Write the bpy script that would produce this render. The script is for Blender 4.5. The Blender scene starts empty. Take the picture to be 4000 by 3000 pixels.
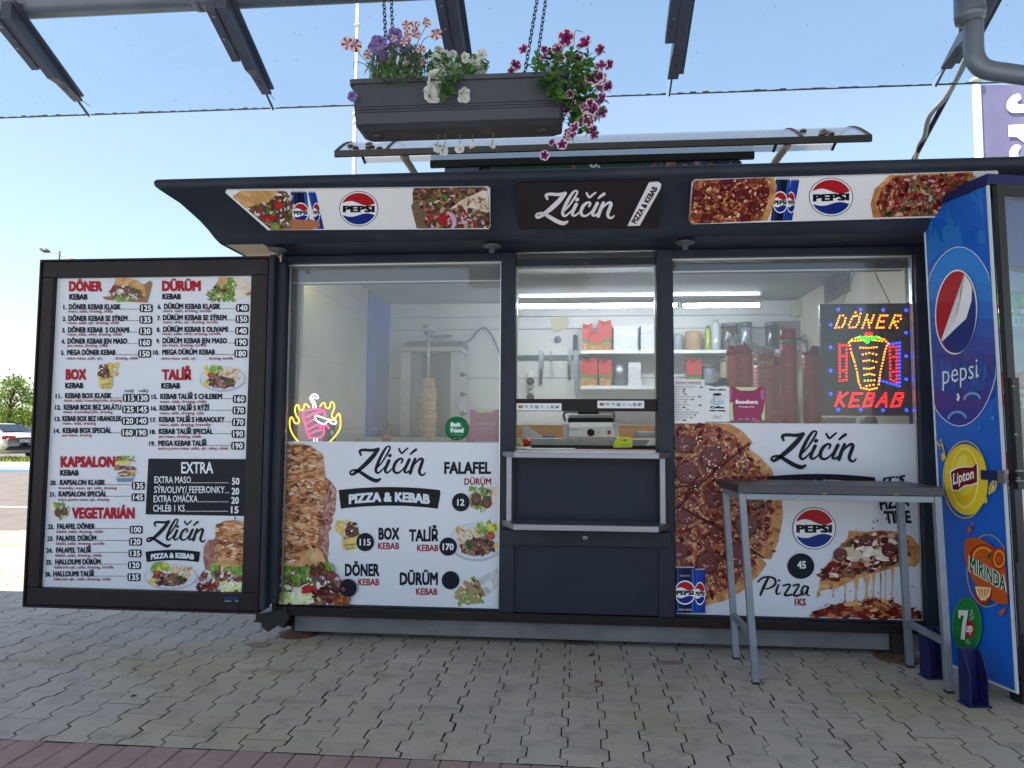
import bpy, bmesh, math, random
from mathutils import Vector, Matrix
random.seed(7)
R_ = math.radians
scene = bpy.context.scene
C = scene.collection
V = Vector

# ------------------------------------------------------------------ camera
EYE = V((0, 0, 1.24)); FPX = 2772.0
_p, _y, _r = .0667, -.0889, .006
_F = V((math.sin(_y)*math.cos(_p), math.cos(_y)*math.cos(_p), math.sin(_p)))
_R0 = V((math.cos(_y), -math.sin(_y), 0)); _U0 = _R0.cross(_F)
_R = _R0*math.cos(_r) + _U0*math.sin(_r); _U = -_R0*math.sin(_r) + _U0*math.cos(_r)
cam = bpy.data.cameras.new('camera'); cam.lens = 24.95; cam.sensor_width = 36; cam.clip_start = .05; cam.clip_end = 3000
co = bpy.data.objects.new('camera', cam); C.objects.link(co); scene.camera = co
co.matrix_world = Matrix(((_R.x, _U.x, -_F.x, EYE.x), (_R.y, _U.y, -_F.y, EYE.y), (_R.z, _U.z, -_F.z, EYE.z), (0, 0, 0, 1)))

# ------------------------------------------------------------------ sky, sun, exposure
SUN_EL, SUN_AZ = R_(57), R_(231)          # azimuth clockwise from +Y (into the picture): behind the viewer, to the left
w = bpy.data.worlds.new('World'); scene.world = w; w.use_nodes = True
nt = w.node_tree; bg = nt.nodes['Background']
sky = nt.nodes.new('ShaderNodeTexSky'); sky.sky_type = 'NISHITA'; sky.sun_disc = False
sky.sun_elevation = SUN_EL; sky.sun_rotation = SUN_AZ; sky.air_density = 1.0; sky.dust_density = 1.2; sky.ozone_density = 1.5
gm = nt.nodes.new('ShaderNodeGamma'); gm.inputs[1].default_value = .78; nt.links.new(sky.outputs[0], gm.inputs[0]); nt.links.new(gm.outputs[0], bg.inputs[0]); bg.inputs[1].default_value = .15
sl = bpy.data.lights.new('sun', 'SUN'); sl.energy = 4.2; sl.angle = R_(.5); sl.color = (1, .90, .76)
so = bpy.data.objects.new('sun', sl); C.objects.link(so)
sd = V((math.sin(SUN_AZ)*math.cos(SUN_EL), math.cos(SUN_AZ)*math.cos(SUN_EL), math.sin(SUN_EL)))
so.rotation_euler = sd.to_track_quat('Z', 'Y').to_euler(); so.location = (-6, -6, 14)
scene.view_settings.view_transform = 'Standard'; scene.view_settings.look = 'None'
scene.view_settings.exposure = 1.42; scene.view_settings.gamma = 1
scene.cycles.max_bounces = 10; scene.cycles.transparent_max_bounces = 24
scene.cycles.use_denoising = True
scene.cycles.sample_clamp_indirect = 6

# ------------------------------------------------------------------ geometry helpers
def ray(px, py): return _F + _R*((px-2000)/FPX) - _U*((py-1500)/FPX)
def P(px, py, Y):                                  # the point of the plane y = Y seen there
    d = ray(px, py); return EYE + d*(Y/d.y)
def G(px, py, Z=0):
    d = ray(px, py); return EYE + d*((Z-EYE.z)/d.z)
class Plane:
    def __init__(s, p0, n): s.p0 = V(p0); s.n = V(n).normalized()
    def at(s, px, py, off=0):
        d = ray(px, py); q = s.p0 + s.n*off
        return EYE + d*((q-EYE).dot(s.n)/d.dot(s.n))
def world_m(o):
    m = o.matrix_basis.copy()
    while o.parent: o = o.parent; m = o.matrix_basis @ m
    return m
class MB:
    def __init__(s): s.v = []; s.f = []; s.mi = []; s.mats = []; s.sm = []
    def m(s, mat):
        if mat not in s.mats: s.mats.append(mat)
        return s.mats.index(mat)
    def add(s, vs, fs, mat, smooth=False):
        b = len(s.v); k = s.m(mat); s.v += [V(x) for x in vs]
        for f in fs: s.f.append([i+b for i in f]); s.mi.append(k); s.sm.append(smooth)
        return s
    def box(s, a, b, mat, bev=0):
        x0, y0, z0 = [min(a[i], b[i]) for i in range(3)]; x1, y1, z1 = [max(a[i], b[i]) for i in range(3)]
        if bev:
            bm = bmesh.new(); bmesh.ops.create_cube(bm, size=1)
            for q in bm.verts: q.co = V(((x0+x1)/2+q.co.x*(x1-x0), (y0+y1)/2+q.co.y*(y1-y0), (z0+z1)/2+q.co.z*(z1-z0)))
            bmesh.ops.bevel(bm, geom=bm.edges[:], offset=bev, segments=2, profile=.6, affect='EDGES')
            bm.verts.index_update(); s.add([q.co for q in bm.verts], [[q.index for q in f.verts] for f in bm.faces], mat); bm.free(); return s
        vs = [(x, y, z) for z in (z0, z1) for y in (y0, y1) for x in (x0, x1)]
        return s.add(vs, [(0, 2, 3, 1), (4, 5, 7, 6), (0, 1, 5, 4), (2, 6, 7, 3), (0, 4, 6, 2), (1, 3, 7, 5)], mat)
    def hexa(s, b4, t4, mat):                       # bottom quad, top quad
        return s.add(list(b4)+list(t4), [(3, 2, 1, 0), (4, 5, 6, 7), (0, 1, 5, 4), (1, 2, 6, 5), (2, 3, 7, 6), (3, 0, 4, 7)], mat)
    def prism(s, poly, vec, mat):                   # polygon of 3-D points pushed along vec
        n = len(poly); p = [V(q) for q in poly]; vec = V(vec)
        return s.add(p+[q+vec for q in p], [list(range(n))[::-1], list(range(n, 2*n))]+[(i, (i+1) % n, n+(i+1) % n, n+i) for i in range(n)], mat)
    def tube(s, pts, r, mat, n=10, cap=True, closed=False):
        pts = [V(p) for p in pts]; N = len(pts); rs = r if isinstance(r, (list, tuple)) else [r]*N
        up = None; rings = []
        for i, p in enumerate(pts):
            if closed: t = pts[(i+1) % N]-pts[i-1]
            else: t = pts[min(i+1, N-1)]-pts[max(i-1, 0)]
            t.normalize()
            if up is None: up = V((0, 0, 1)) if abs(t.z) < .9 else V((1, 0, 0))
            a = t.cross(up).normalized(); b = a.cross(t).normalized(); up = b
            rings.append([p+(a*math.cos(2*math.pi*k/n)+b*math.sin(2*math.pi*k/n))*rs[i] for k in range(n)])
        vs = [q for g in rings for q in g]; fs = []
        for i in range(N if closed else N-1):
            j = (i+1) % N
            for k in range(n): fs.append((i*n+k, i*n+(k+1) % n, j*n+(k+1) % n, j*n+k))
        if cap and not closed: fs += [list(range(n))[::-1], list(range((N-1)*n, N*n))]
        return s.add(vs, fs, mat, True)
    def lathe(s, prof, o, mat, n=20, axis=(0, 0, 1)):
        ax = V(axis).normalized(); a = ax.orthogonal().normalized(); b = ax.cross(a); o = V(o)
        vs = [o+ax*z+(a*math.cos(2*math.pi*k/n)+b*math.sin(2*math.pi*k/n))*r for r, z in prof for k in range(n)]; fs = []
        for i in range(len(prof)-1):
            for k in range(n): fs.append((i*n+k, i*n+(k+1) % n, (i+1)*n+(k+1) % n, (i+1)*n+k))
        fs += [list(range(n))[::-1], list(range((len(prof)-1)*n, len(prof)*n))]
        return s.add(vs, fs, mat, True)
    def build(s, name, parent=None, bevel=0, smooth_angle=None):
        me = bpy.data.meshes.new(name); vs = s.v
        if parent is not None:
            inv = world_m(parent).inverted(); vs = [inv @ q for q in vs]
        me.from_pydata([tuple(q) for q in vs], [], s.f)
        for m in s.mats: me.materials.append(m)
        me.polygons.foreach_set('material_index', s.mi); me.polygons.foreach_set('use_smooth', s.sm); me.update()
        o = bpy.data.objects.new(name, me); C.objects.link(o)
        if parent is not None: o.parent = parent
        if smooth_angle:
            me.polygons.foreach_set('use_smooth', [True]*len(me.polygons)); me.set_sharp_from_angle(angle=R_(smooth_angle))
        if bevel:
            bv = o.modifiers.new('bevel', 'BEVEL'); bv.width = bevel; bv.segments = 2; bv.limit_method = 'ANGLE'; bv.angle_limit = R_(40)
        return o
def tag(o, label=None, cat=None, group=None, kind=None):
    if label: o['label'] = label
    if cat: o['category'] = cat
    if group: o['group'] = group
    if kind: o['kind'] = kind
    return o
def thing(name, label, cat, loc=(0, 0, 0), group=None, rot=(0, 0, 0)):
    o = bpy.data.objects.new(name, None); C.objects.link(o); o.location = loc; o.rotation_euler = rot; o.empty_display_size = .1
    o.matrix_basis = Matrix.LocRotScale(V(loc), __import__('mathutils').Euler(rot), None)
    return tag(o, label, cat, group)

# ------------------------------------------------------------------ materials
def lin(h):
    h = h.lstrip('#'); c = [int(h[i:i+2], 16)/255 for i in (0, 2, 4)]
    return tuple((x/12.92 if x <= .04045 else ((x+.055)/1.055)**2.4) for x in c)+(1,)
_mc = {}
def mat(name, hexc, rough=.5, metal=0, spec=.5, emit=None, estr=0):
    if name in _mc: return _mc[name]
    m = bpy.data.materials.new(name); m.use_nodes = True; b = m.node_tree.nodes['Principled BSDF']
    b.inputs['Base Color'].default_value = lin(hexc); b.inputs['Roughness'].default_value = rough
    b.inputs['Metallic'].default_value = metal; b.inputs['Specular IOR Level'].default_value = spec
    if emit: b.inputs['Emission Color'].default_value = lin(emit); b.inputs['Emission Strength'].default_value = estr
    _mc[name] = m; return m
def ink(h): return mat('print_'+h, h, .45, spec=.18)
def nmat(name, stops, scale=5, detail=6, rough=.5, dist=0, stretch=(1, 1, 1), bump=0, metal=0, spec=.5, kind='noise', coord='Object', rvar=0, bscale=None):
    if name in _mc: return _mc[name]
    m = bpy.data.materials.new(name); m.use_nodes = True; t = m.node_tree; b = t.nodes['Principled BSDF']; L = t.links.new
    tc = t.nodes.new('ShaderNodeTexCoord'); mp = t.nodes.new('ShaderNodeMapping'); mp.inputs['Scale'].default_value = stretch
    L(tc.outputs[coord], mp.inputs[0])
    if kind == 'noise':
        n = t.nodes.new('ShaderNodeTexNoise'); n.inputs['Scale'].default_value = scale; n.inputs['Detail'].default_value = detail; n.inputs['Distortion'].default_value = dist; out = n.outputs['Fac']; n.inputs['Roughness'].default_value = .6
    elif kind == 'voronoi':
        n = t.nodes.new('ShaderNodeTexVoronoi'); n.inputs['Scale'].default_value = scale; out = n.outputs['Distance']
    else:
        n = t.nodes.new('ShaderNodeTexWave'); n.inputs['Scale'].default_value = scale; n.inputs['Distortion'].default_value = dist; n.inputs['Detail'].default_value = detail; out = n.outputs['Fac']
    L(mp.outputs[0], n.inputs['Vector'])
    r = t.nodes.new('ShaderNodeValToRGB'); e = r.color_ramp.elements
    while len(e) > 1: e.remove(e[-1])
    e[0].position = stops[0][0]; e[0].color = lin(stops[0][1])
    for p, h in stops[1:]: q = e.new(p); q.color = lin(h)
    L(out, r.inputs[0]); L(r.outputs[0], b.inputs['Base Color'])
    b.inputs['Roughness'].default_value = rough; b.inputs['Metallic'].default_value = metal; b.inputs['Specular IOR Level'].default_value = spec
    if rvar:
        mr = t.nodes.new('ShaderNodeMapRange'); mr.inputs['To Min'].default_value = rough-rvar; mr.inputs['To Max'].default_value = rough+rvar; L(out, mr.inputs[0]); L(mr.outputs[0], b.inputs['Roughness'])
    if bump:
        bn = t.nodes.new('ShaderNodeBump'); bn.inputs['Strength'].default_value = bump; bn.inputs['Distance'].default_value = .01
        src = out
        if bscale:
            n2 = t.nodes.new('ShaderNodeTexNoise'); n2.inputs['Scale'].default_value = bscale; n2.inputs['Detail'].default_value = 4; L(mp.outputs[0], n2.inputs['Vector']); src = n2.outputs['Fac']
        L(src, bn.inputs['Height']); L(bn.outputs[0], b.inputs['Normal'])
    _mc[name] = m; return m
def glass(name, tint='ffffff', veil=.0, gloss=1.0, rough=0.0, back=.0):
    if name in _mc: return _mc[name]
    m = bpy.data.materials.new(name); m.use_nodes = True; t = m.node_tree; t.nodes.clear(); L = t.links.new
    o = t.nodes.new('ShaderNodeOutputMaterial'); tr = t.nodes.new('ShaderNodeBsdfTransparent'); tr.inputs[0].default_value = lin(tint)
    gl = t.nodes.new('ShaderNodeBsdfGlossy'); gl.inputs['Roughness'].default_value = rough
    df = t.nodes.new('ShaderNodeBsdfDiffuse'); df.inputs[0].default_value = (.8, .82, .85, 1)
    fr = t.nodes.new('ShaderNodeFresnel'); fr.inputs[0].default_value = 1.5
    mu = t.nodes.new('ShaderNodeMath'); mu.operation = 'MULTIPLY'; mu.inputs[1].default_value = gloss; L(fr.outputs[0], mu.inputs[0])
    m1 = t.nodes.new('ShaderNodeMixShader'); m1.inputs[0].default_value = veil; L(tr.outputs[0], m1.inputs[1]); L(df.outputs[0], m1.inputs[2])
    if back:
        tl = t.nodes.new('ShaderNodeBsdfTranslucent'); tl.inputs[0].default_value = (.8, .82, .85, 1); m0 = t.nodes.new('ShaderNodeMixShader'); m0.inputs[0].default_value = back; L(df.outputs[0], m0.inputs[1]); L(tl.outputs[0], m0.inputs[2]); L(m0.outputs[0], m1.inputs[2])
    m2 = t.nodes.new('ShaderNodeMixShader'); L(mu.outputs[0], m2.inputs[0]); L(m1.outputs[0], m2.inputs[1]); L(gl.outputs[0], m2.inputs[2])
    L(m2.outputs[0], o.inputs[0]); _mc[name] = m; return m
def lamp(name, h, st): return mat(name, h, .5, emit=h, estr=st)

ANTH = nmat('anthracite_paint', [(.25, '#1c222d'), (.5, '#232a36'), (.8, '#333a46')], 2.2, 7, .48, bump=.02, bscale=220, rvar=.06, spec=.22)
ANTH2 = nmat('anthracite_panel', [(.3, '#18202e'), (.6, '#202a39'), (.85, '#303846')], 3.5, 8, .5, rvar=.18, spec=.25)
BROWN = nmat('dark_bronze_paint', [(.3, '#181315'), (.6, '#201a1c'), (.85, '#2e2828')], 4, 8, .5, spec=.22)
STEEL = nmat('brushed_steel', [(.3, '#7b7f87'), (.7, '#8b8f97')], 3, 4, .36, stretch=(.3, 3, 3), metal=.75, rvar=.05)
GREYST = nmat('grey_painted_steel', [(.3, '#5c5e60'), (.6, '#6f7173'), (.8, '#7b7a76')], 5, 7, .6, rvar=.1, spec=.3)
ALU = mat('aluminium_bead', '#d6dade', .3, .6)
BLACK = mat('black_rubber', '#0d0e10', .6)
WHITE = mat('white_laminate', '#d4d6d4', .45)

# ------------------------------------------------------------------ lettering and printed pictures
_tc = {}
def glyphs(s, bold):
    k = (s, bold)
    if k not in _tc:
        off = min(max(bold, -.01), .012)
        c = bpy.data.curves.new('lettering', 'FONT'); c.body = s; c.offset = off if bold < .013 else .0; c.resolution_u = 2; c.fill_mode = 'FRONT'
        o = bpy.data.objects.new('lettering', c); me = bpy.data.meshes.new_from_object(o)
        v0 = [(q.co.x, q.co.y) for q in me.vertices]; f0 = [list(f.vertices) for f in me.polygons]
        bpy.data.objects.remove(o); bpy.data.curves.remove(c); bpy.data.meshes.remove(me)
        sh = [(0, 0)] if bold < .013 else [(bold*x, bold*y) for x, y in ((-1, -.8), (1, -.8), (-1, .8), (1, .8), (0, 0))]
        vs = []; fs = []
        for j, (dx, dy) in enumerate(sh):
            b = len(vs); vs += [(x+dx, y+dy+bold*.8, j) for x, y in v0]; fs += [[i+b for i in f] for f in f0]
        xs = [q[0] for q in vs]; _tc[k] = (vs, fs, min(xs), max(xs))
    return _tc[k]
def smooth(pts, n=6, closed=False):
    if len(pts) < 3: return pts
    out = []; N = len(pts); rng = range(N) if closed else range(N-1)
    g = (lambda i: pts[i % N]) if closed else (lambda i: pts[max(0, min(N-1, i))])
    for i in rng:
        p0, p1, p2, p3 = g(i-1), g(i), g(i+1), g(i+2)
        for k in range(n):
            t = k/n
            out.append(tuple(.5*((2*p1[j])+(-p0[j]+p2[j])*t+(2*p0[j]-5*p1[j]+4*p2[j]-p3[j])*t*t+(-p0[j]+3*p1[j]-3*p2[j]+p3[j])*t**3) for j in range(len(p1))))
    if not closed: out.append(tuple(pts[-1]))
    return out
class Art:
    """flat print on a plane; coordinates are those of the picture crop T=(ox,oy,scale)"""
    def __init__(s, plane, T=(0, 0, 1), lift=.001, step=.00002):
        s.pl = plane; s.T = T; s.mb = MB(); s.off = lift; s.step = step; s.clip = None
    def w(s, x, y, o=None): return s.pl.at(s.T[0]+x/s.T[2], s.T[1]+y/s.T[2], s.off if o is None else o)
    def up(s, d=None): s.off += s.step if d is None else d
    def poly(s, pts, m):
        s.up()
        if s.clip: pts = [s.clip(p[0], p[1]) for p in pts]
        s.mb.add([s.w(*p[:2]) for p in pts], [list(range(len(pts)))], m); return s
    def disc(s, x, y, rx, ry, m, n=28, a0=0, a1=360, rot=0):
        c, q = math.cos(R_(rot)), math.sin(R_(rot)); pts = []
        for k in range(n if a1-a0 == 360 else n+1):
            a = R_(a0+(a1-a0)*k/n); u, v = rx*math.cos(a), ry*math.sin(a); pts.append((x+u*c-v*q, y+u*q+v*c))
        return s.poly(pts, m)
    def rrect(s, x0, y0, x1, y1, r, m):
        pts = []
        for cx, cy, a in ((x1-r, y0+r, -90), (x1-r, y1-r, 0), (x0+r, y1-r, 90), (x0+r, y0+r, 180)):
            for k in range(6): b = R_(a+k*18); pts.append((cx+r*math.cos(b), cy+r*math.sin(b)))
        return s.poly(pts, m)
    def text(s, t, x0, yb, x1, cap, m, bold=.02, yb1=None, skew=0, mirror=False, arc=0, wav=None):
        vs, fs, a, b = glyphs(t, bold); s.up(); yb1 = yb if yb1 is None else yb1; out = []
        for x, y, j in vs:
            u = (x-a)/(b-a); v = y/(.682+1.6*max(0, bold)); U = 1-u if mirror else u
            out.append(s.w(x0+(x1-x0)*U+skew*cap*v, yb+(yb1-yb)*U-cap*v-arc*4*u*(1-u), s.off+j*.000012))
        s.mb.add(out, fs, m); return s
    def text_rot(s, t, ox, oy, ux, uy, vx, vy, m, bold=.02):     # baseline vector u, height vector v
        vs, fs, a, b = glyphs(t, bold); s.up()
        s.mb.add([s.w(ox+ux*(x-a)/(b-a)+vx*y/(.682+1.6*bold), oy+uy*(x-a)/(b-a)+vy*y/(.682+1.6*bold), s.off+j*.000012) for x, y, j in vs], fs, m); return s
    def stroke(s, pts, m, wid=None, n=5, closed=False, sm=True):
        """pts of (x,y,width)"""
        if wid is not None: pts = [(p[0], p[1], wid) for p in pts]
        q = smooth(pts, n, closed) if sm else pts; N = len(q); Lp = []; Rp = []
        for i in range(N):
            a = q[i-1] if (i or closed) else q[0]; b = q[(i+1) % N] if (i < N-1 or closed) else q[-1]
            dx, dy = b[0]-a[0], b[1]-a[1]; l = math.hypot(dx, dy) or 1; h = max(.2, q[i][2])/2
            Lp.append((q[i][0]-dy/l*h, q[i][1]+dx/l*h)); Rp.append((q[i][0]+dy/l*h, q[i][1]-dx/l*h))
        s.up(); vs = [s.w(*p) for p in Lp]+[s.w(*p) for p in Rp]
        s.mb.add(vs, [(i, (i+1) % N, N+(i+1) % N, N+i) for i in range(N if closed else N-1)], m)
        if not closed:
            for e in (q[0], q[-1]): s.disc(e[0], e[1], max(.2, e[2])/2, max(.2, e[2])/2, m, 10)
        return s
    def scatter(s, box, n, size, mats, asp=(1, 2), rot=(0, 180), inside=None, seed=1):
        rd = random.Random(seed); x0, y0, x1, y1 = box; k = 0; tries = 0
        while k < n and tries < n*20:
            tries += 1; x, y = rd.uniform(x0, x1), rd.uniform(y0, y1)
            if inside and not pin(x, y, inside): continue
            k += 1; r = rd.uniform(*size)*.9; a = rd.uniform(*asp); c0 = R_(rd.uniform(*rot)); c, q = math.cos(c0), math.sin(c0); m = rd.choice(mats); N = rd.randint(5, 8); pts = []
            for i in range(N):
                th = 2*math.pi*i/N; rr = r*rd.uniform(.65, 1.25); u, v = rr*a*math.cos(th), rr*math.sin(th); pts.append((x+u*c-v*q, y+u*q+v*c))
            s.poly(pts, m)
        return s
    def build(s, name, parent): o = s.mb.build(name, parent); s.mb = MB(); return o
def rect(x0, y0, x1, y1): return lambda x, y: (min(max(x, x0), x1), min(max(y, y0), y1))
def pin(x, y, poly):
    r = False; j = len(poly)-1
    for i in range(len(poly)):
        xi, yi = poly[i][:2]; xj, yj = poly[j][:2]
        if (yi > y) != (yj > y) and x < (xj-xi)*(y-yi)/(yj-yi)+xi: r = not r
        j = i
    return r

# script logo, drawn in the pixel frame of the left poster: x 670..1225, y 163..437
LOGO = [[(757, 236, 14), (748, 208, 20), (775, 198, 22), (830, 201, 22), (872, 196, 24)],
        [(880, 192, 26), (842, 245, 32), (790, 300, 32), (735, 348, 26), (698, 374, 20), (681, 371, 16), (680, 356, 14), (698, 345, 15), (730, 346, 20), (772, 372, 26), (825, 405, 28), (868, 420, 28), (897, 406, 14)],
        [(862, 335, 12), (905, 290, 12), (948, 222, 14), (966, 182, 13), (951, 172, 12), (928, 195, 18), (895, 255, 23), (868, 320, 23), (864, 352, 20), (880, 364, 16), (905, 345, 12), (928, 318, 8)],
        [(958, 275, 24), (938, 320, 23), (930, 350, 20), (945, 362, 15), (970, 345, 11), (992, 318, 8)], [(962, 240, 25), (966, 238, 25)],
        [(1046, 292, 12), (1056, 270, 15), (1040, 261, 16), (1010, 283, 22), (992, 322, 23), (996, 355, 20), (1022, 364, 16), (1050, 345, 11), (1072, 318, 8)],
        [(1030, 190, 14), (1040, 212, 15), (1052, 222, 13), (1070, 205, 14), (1092, 186, 12)],
        [(1104, 268, 23), (1080, 320, 23), (1070, 350, 20), (1082, 362, 15), (1104, 348, 11)], [(1112, 230, 12), (1130, 212, 18), (1152, 196, 20)],
        [(1146, 264, 22), (1128, 310, 24), (1110, 366, 24)],
        [(1124, 325, 10), (1155, 285, 13), (1186, 262, 18), (1200, 272, 22), (1188, 312, 24), (1176, 352, 22), (1186, 376, 18), (1206, 378, 14), (1220, 362, 9)]]
def logo(a, x0, y0, x1, y1, m, fat=1.0, slope=0):
    sx, sy = (x1-x0)/555, (y1-y0)/274
    for st in LOGO:
        a.stroke([(x0+(x-670)*sx, y0+(y-163)*sy+slope*(x-670)*sx, wd*sx*fat) for x, y, wd in st], m)
def cola_globe(a, cx, cy, rx, ry, slope=0, ring=True, word=True, bold=.06):
    W_, N_, RD, BL = ink('#e4e8ee'), ink('#16233f'), ink('#a81a24'), ink('#122a7c')
    if ring: a.disc(cx, cy, rx, ry, N_, 40); a.disc(cx, cy, rx*.965, ry*.965, W_, 40)
    else: a.disc(cx, cy, rx, ry, W_, 40)
    q = .895
    def seg(sign):
        pts = []; yy = (-.30 if sign < 0 else .36)
        a0 = math.asin(max(-1, min(1, yy/q)))
        if sign < 0: ang = [math.pi-a0+(math.pi+2*a0)*k/24 for k in range(25)]
        else: ang = [a0+(math.pi-2*a0)*k/24 for k in range(25)]
        for t in ang: pts.append((cx+rx*q*math.cos(t), cy+ry*q*math.sin(t)))
        xa, ya = pts[-1]; xb, yb = pts[0]
        for k in range(1, 14):
            u = k/14; pts.append((xa+(xb-xa)*u, ya+(yb-ya)*u+ry*(.13 if sign < 0 else .10)*math.sin(2*math.pi*u)*(1 if sign < 0 else 1)))
        return pts
    a.poly(seg(-1), RD); a.poly(seg(1), BL)
    if word: a.text('PEPSI', cx-rx*.82, cy+ry*.21+slope, cx+rx*.82, ry*.38, ink('#0b0d14'), bold, yb1=cy+ry*.21-slope)
def banner(a, x0, y0, x1, y1, arc, size, sag=0):
    xs = [x0+(x1-x0)*k/16 for k in range(17)]; f = lambda u: arc*4*u*(1-u)
    d = (x1-x0)*.018
    a.poly([(x, y0+arc-f(k/16)) for k, x in enumerate(xs)]+[(x1+d*.3, y0+arc+d*2)]+[(x-d*1.2*(k-8)/8, y1-f(k/16)) for k, x in reversed(list(enumerate(xs)))], ink('#0c0f15'))
    h = (y1-y0-arc)
    a.text('PIZZA & KEBAB', x0+(x1-x0)*.1, y1-h*.24, x1-(x1-x0)*.1, h*.52, ink('#cfd9e8'), .055, arc=arc*.8)

# ================================================================== ground
JOINT = nmat('joint_sand_and_shade', [(.3, '#24221d'), (.7, '#36342d')], 30, 5, .95)
def pavers():
    top = []; mb = MB()
    rd = random.Random(3)
    m = bpy.data.materials.new('concrete_paver'); m.use_nodes = True; t = m.node_tree; L = t.links.new; b = t.nodes['Principled BSDF']
    g = t.nodes.new('ShaderNodeNewGeometry'); tc = t.nodes.new('ShaderNodeTexCoord')
    n1 = t.nodes.new('ShaderNodeTexNoise'); n1.inputs['Scale'].default_value = .9; n1.inputs['Detail'].default_value = 5
    n2 = t.nodes.new('ShaderNodeTexNoise'); n2.inputs['Scale'].default_value = 260; n2.inputs['Detail'].default_value = 2
    n3 = t.nodes.new('ShaderNodeTexNoise'); n3.inputs['Scale'].default_value = 7; n3.inputs['Detail'].default_value = 6; n3.inputs['Roughness'].default_value = .7
    for n in (n1, n2, n3): L(tc.outputs['Object'], n.inputs['Vector'])
    r0 = t.nodes.new('ShaderNodeValToRGB'); e = r0.color_ramp.elements
    e[0].position = 0; e[0].color = lin('#aca69f'); e[1].position = 1; e[1].color = lin('#bcb6af'); x = e.new(.5); x.color = lin('#b4aea7'); x = e.new(.93); x.color = lin('#b7b0a5')
    L(g.outputs['Random Per Island'], r0.inputs[0])
    def mixc(fac, a, bcol, bl='MIX'):
        q = t.nodes.new('ShaderNodeMix'); q.data_type = 'RGBA'; q.blend_type = bl
        if isinstance(fac, float): q.inputs[0].default_value = fac
        else: L(fac, q.inputs[0])
        L(a, q.inputs[6])
        if isinstance(bcol, tuple): q.inputs[7].default_value = bcol
        else: L(bcol, q.inputs[7])
        return q.outputs[2]
    def ramp(src, a, bq, ca=0, cb=1):
        q = t.nodes.new('ShaderNodeMapRange'); q.inputs['From Min'].default_value = a; q.inputs['From Max'].default_value = bq; q.inputs['To Min'].default_value = ca; q.inputs['To Max'].default_value = cb
        L(src, q.inputs[0]); return q.outputs[0]
    c = mixc(ramp(n1.outputs['Fac'], .45, .7, 0, .75), r0.outputs[0], lin('#a59a80'))           # ochre dust
    c = mixc(ramp(n3.outputs['Fac'], .5, .72, 0, .8), c, lin('#87837a'))                      # damp stains
    c = mixc(ramp(n2.outputs['Fac'], .3, .7, .0, .5), c, lin('#a8a8a6'), 'OVERLAY')
    # mossy line of grime where rain drips from the edge of the glass roof
    sx = t.nodes.new('ShaderNodeSeparateXYZ'); L(tc.outputs['Object'], sx.inputs[0])
    ab = t.nodes.new('ShaderNodeMath'); ab.operation = 'SUBTRACT'; ab.inputs[1].default_value = 3.62; L(sx.outputs['Y'], ab.inputs[0])
    ab2 = t.nodes.new('ShaderNodeMath'); ab2.operation = 'ABSOLUTE'; L(ab.outputs[0], ab2.inputs[0])
    lineM = ramp(ab2.outputs[0], .075, .0, 0, 1)
    mu = t.nodes.new('ShaderNodeMath'); mu.operation = 'MULTIPLY'; L(lineM, mu.inputs[0]); L(ramp(n3.outputs['Fac'], .42, .66, 0, .55), mu.inputs[1])
    c = mixc(mu.outputs[0], c, lin('#8f8a52'))
    L(c, b.inputs['Base Color']); b.inputs['Roughness'].default_value = .78; b.inputs['Specular IOR Level'].default_value = .35
    bn = t.nodes.new('ShaderNodeBump'); bn.inputs['Strength'].default_value = .35; bn.inputs['Distance'].default_value = .003; L(n2.outputs['Fac'], bn.inputs['Height']); L(bn.outputs[0], b.inputs['Normal'])
    red = nmat('red_paver', [(.2, '#86706e'), (.5, '#967f7c'), (.8, '#a28b86')], 9, 7, .8, bump=.2, bscale=240)
    half = [(-.0906, -.0975), (.0906, -.0975), (.0906, -.0600), (.0627, -.0422), (.0627, .0422), (.0906, .0600), (.0906, .0975), (-.0906, .0975), (-.0906, .0600), (-.0627, .0422), (-.0627, -.0422), (-.0906, -.0600)]
    inn = [(x*(.988 if abs(x) > .08 else .982), y*(.992 if abs(y) > .08 else 1.0)) for x, y in half]
    PX, PY = .1592, .1985
    for i in range(-42, 30):
        cx = -.122+PX*i
        for j in range(-1, 27):
            cy = 2.838+PY*(j+(0 if i % 2 == 0 else .5))
            if cx > 2.9 and cy > 6: continue
            dz = rd.gauss(0, .00035); ta, tb = rd.gauss(0, .0016), rd.gauss(0, .0016); ox, oy = rd.gauss(0, .0009), rd.gauss(0, .0009)
            lo = [(cx+x+ox, cy+y+oy) for x, y in half]; hi = [(cx+x+ox, cy+y+oy) for x, y in inn]
            if cy-.1 < 2.735:
                if cy+.1 < 2.76: continue
                lo = [(x, max(y, 2.737)) for x, y in lo]; hi = [(x, max(y, 2.741)) for x, y in hi]
            z = lambda p: dz+ta*(p[0]-cx)+tb*(p[1]-cy)
            vs = [(x, y, -.03) for x, y in lo]+[(x, y, z((x, y))-.0012) for x, y in lo]+[(x, y, z((x, y))) for x, y in hi]
            n = 12; fs = [list(range(24, 36))]; sd_ = []
            for k in range(n):
                k2 = (k+1) % n; sd_.append((k, k2, n+k2, n+k)); fs.append((n+k, n+k2, 2*n+k2, 2*n+k))
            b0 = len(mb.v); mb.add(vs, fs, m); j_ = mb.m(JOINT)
            for q in sd_: mb.f.append([i_+b0 for i_ in q]); mb.mi.append(j_); mb.sm.append(False)  # paver sides painted dark with the joint colour so the gaps look shaded
    o = mb.build('pavement'); tag(o, kind='structure')
    mb = MB()
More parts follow.
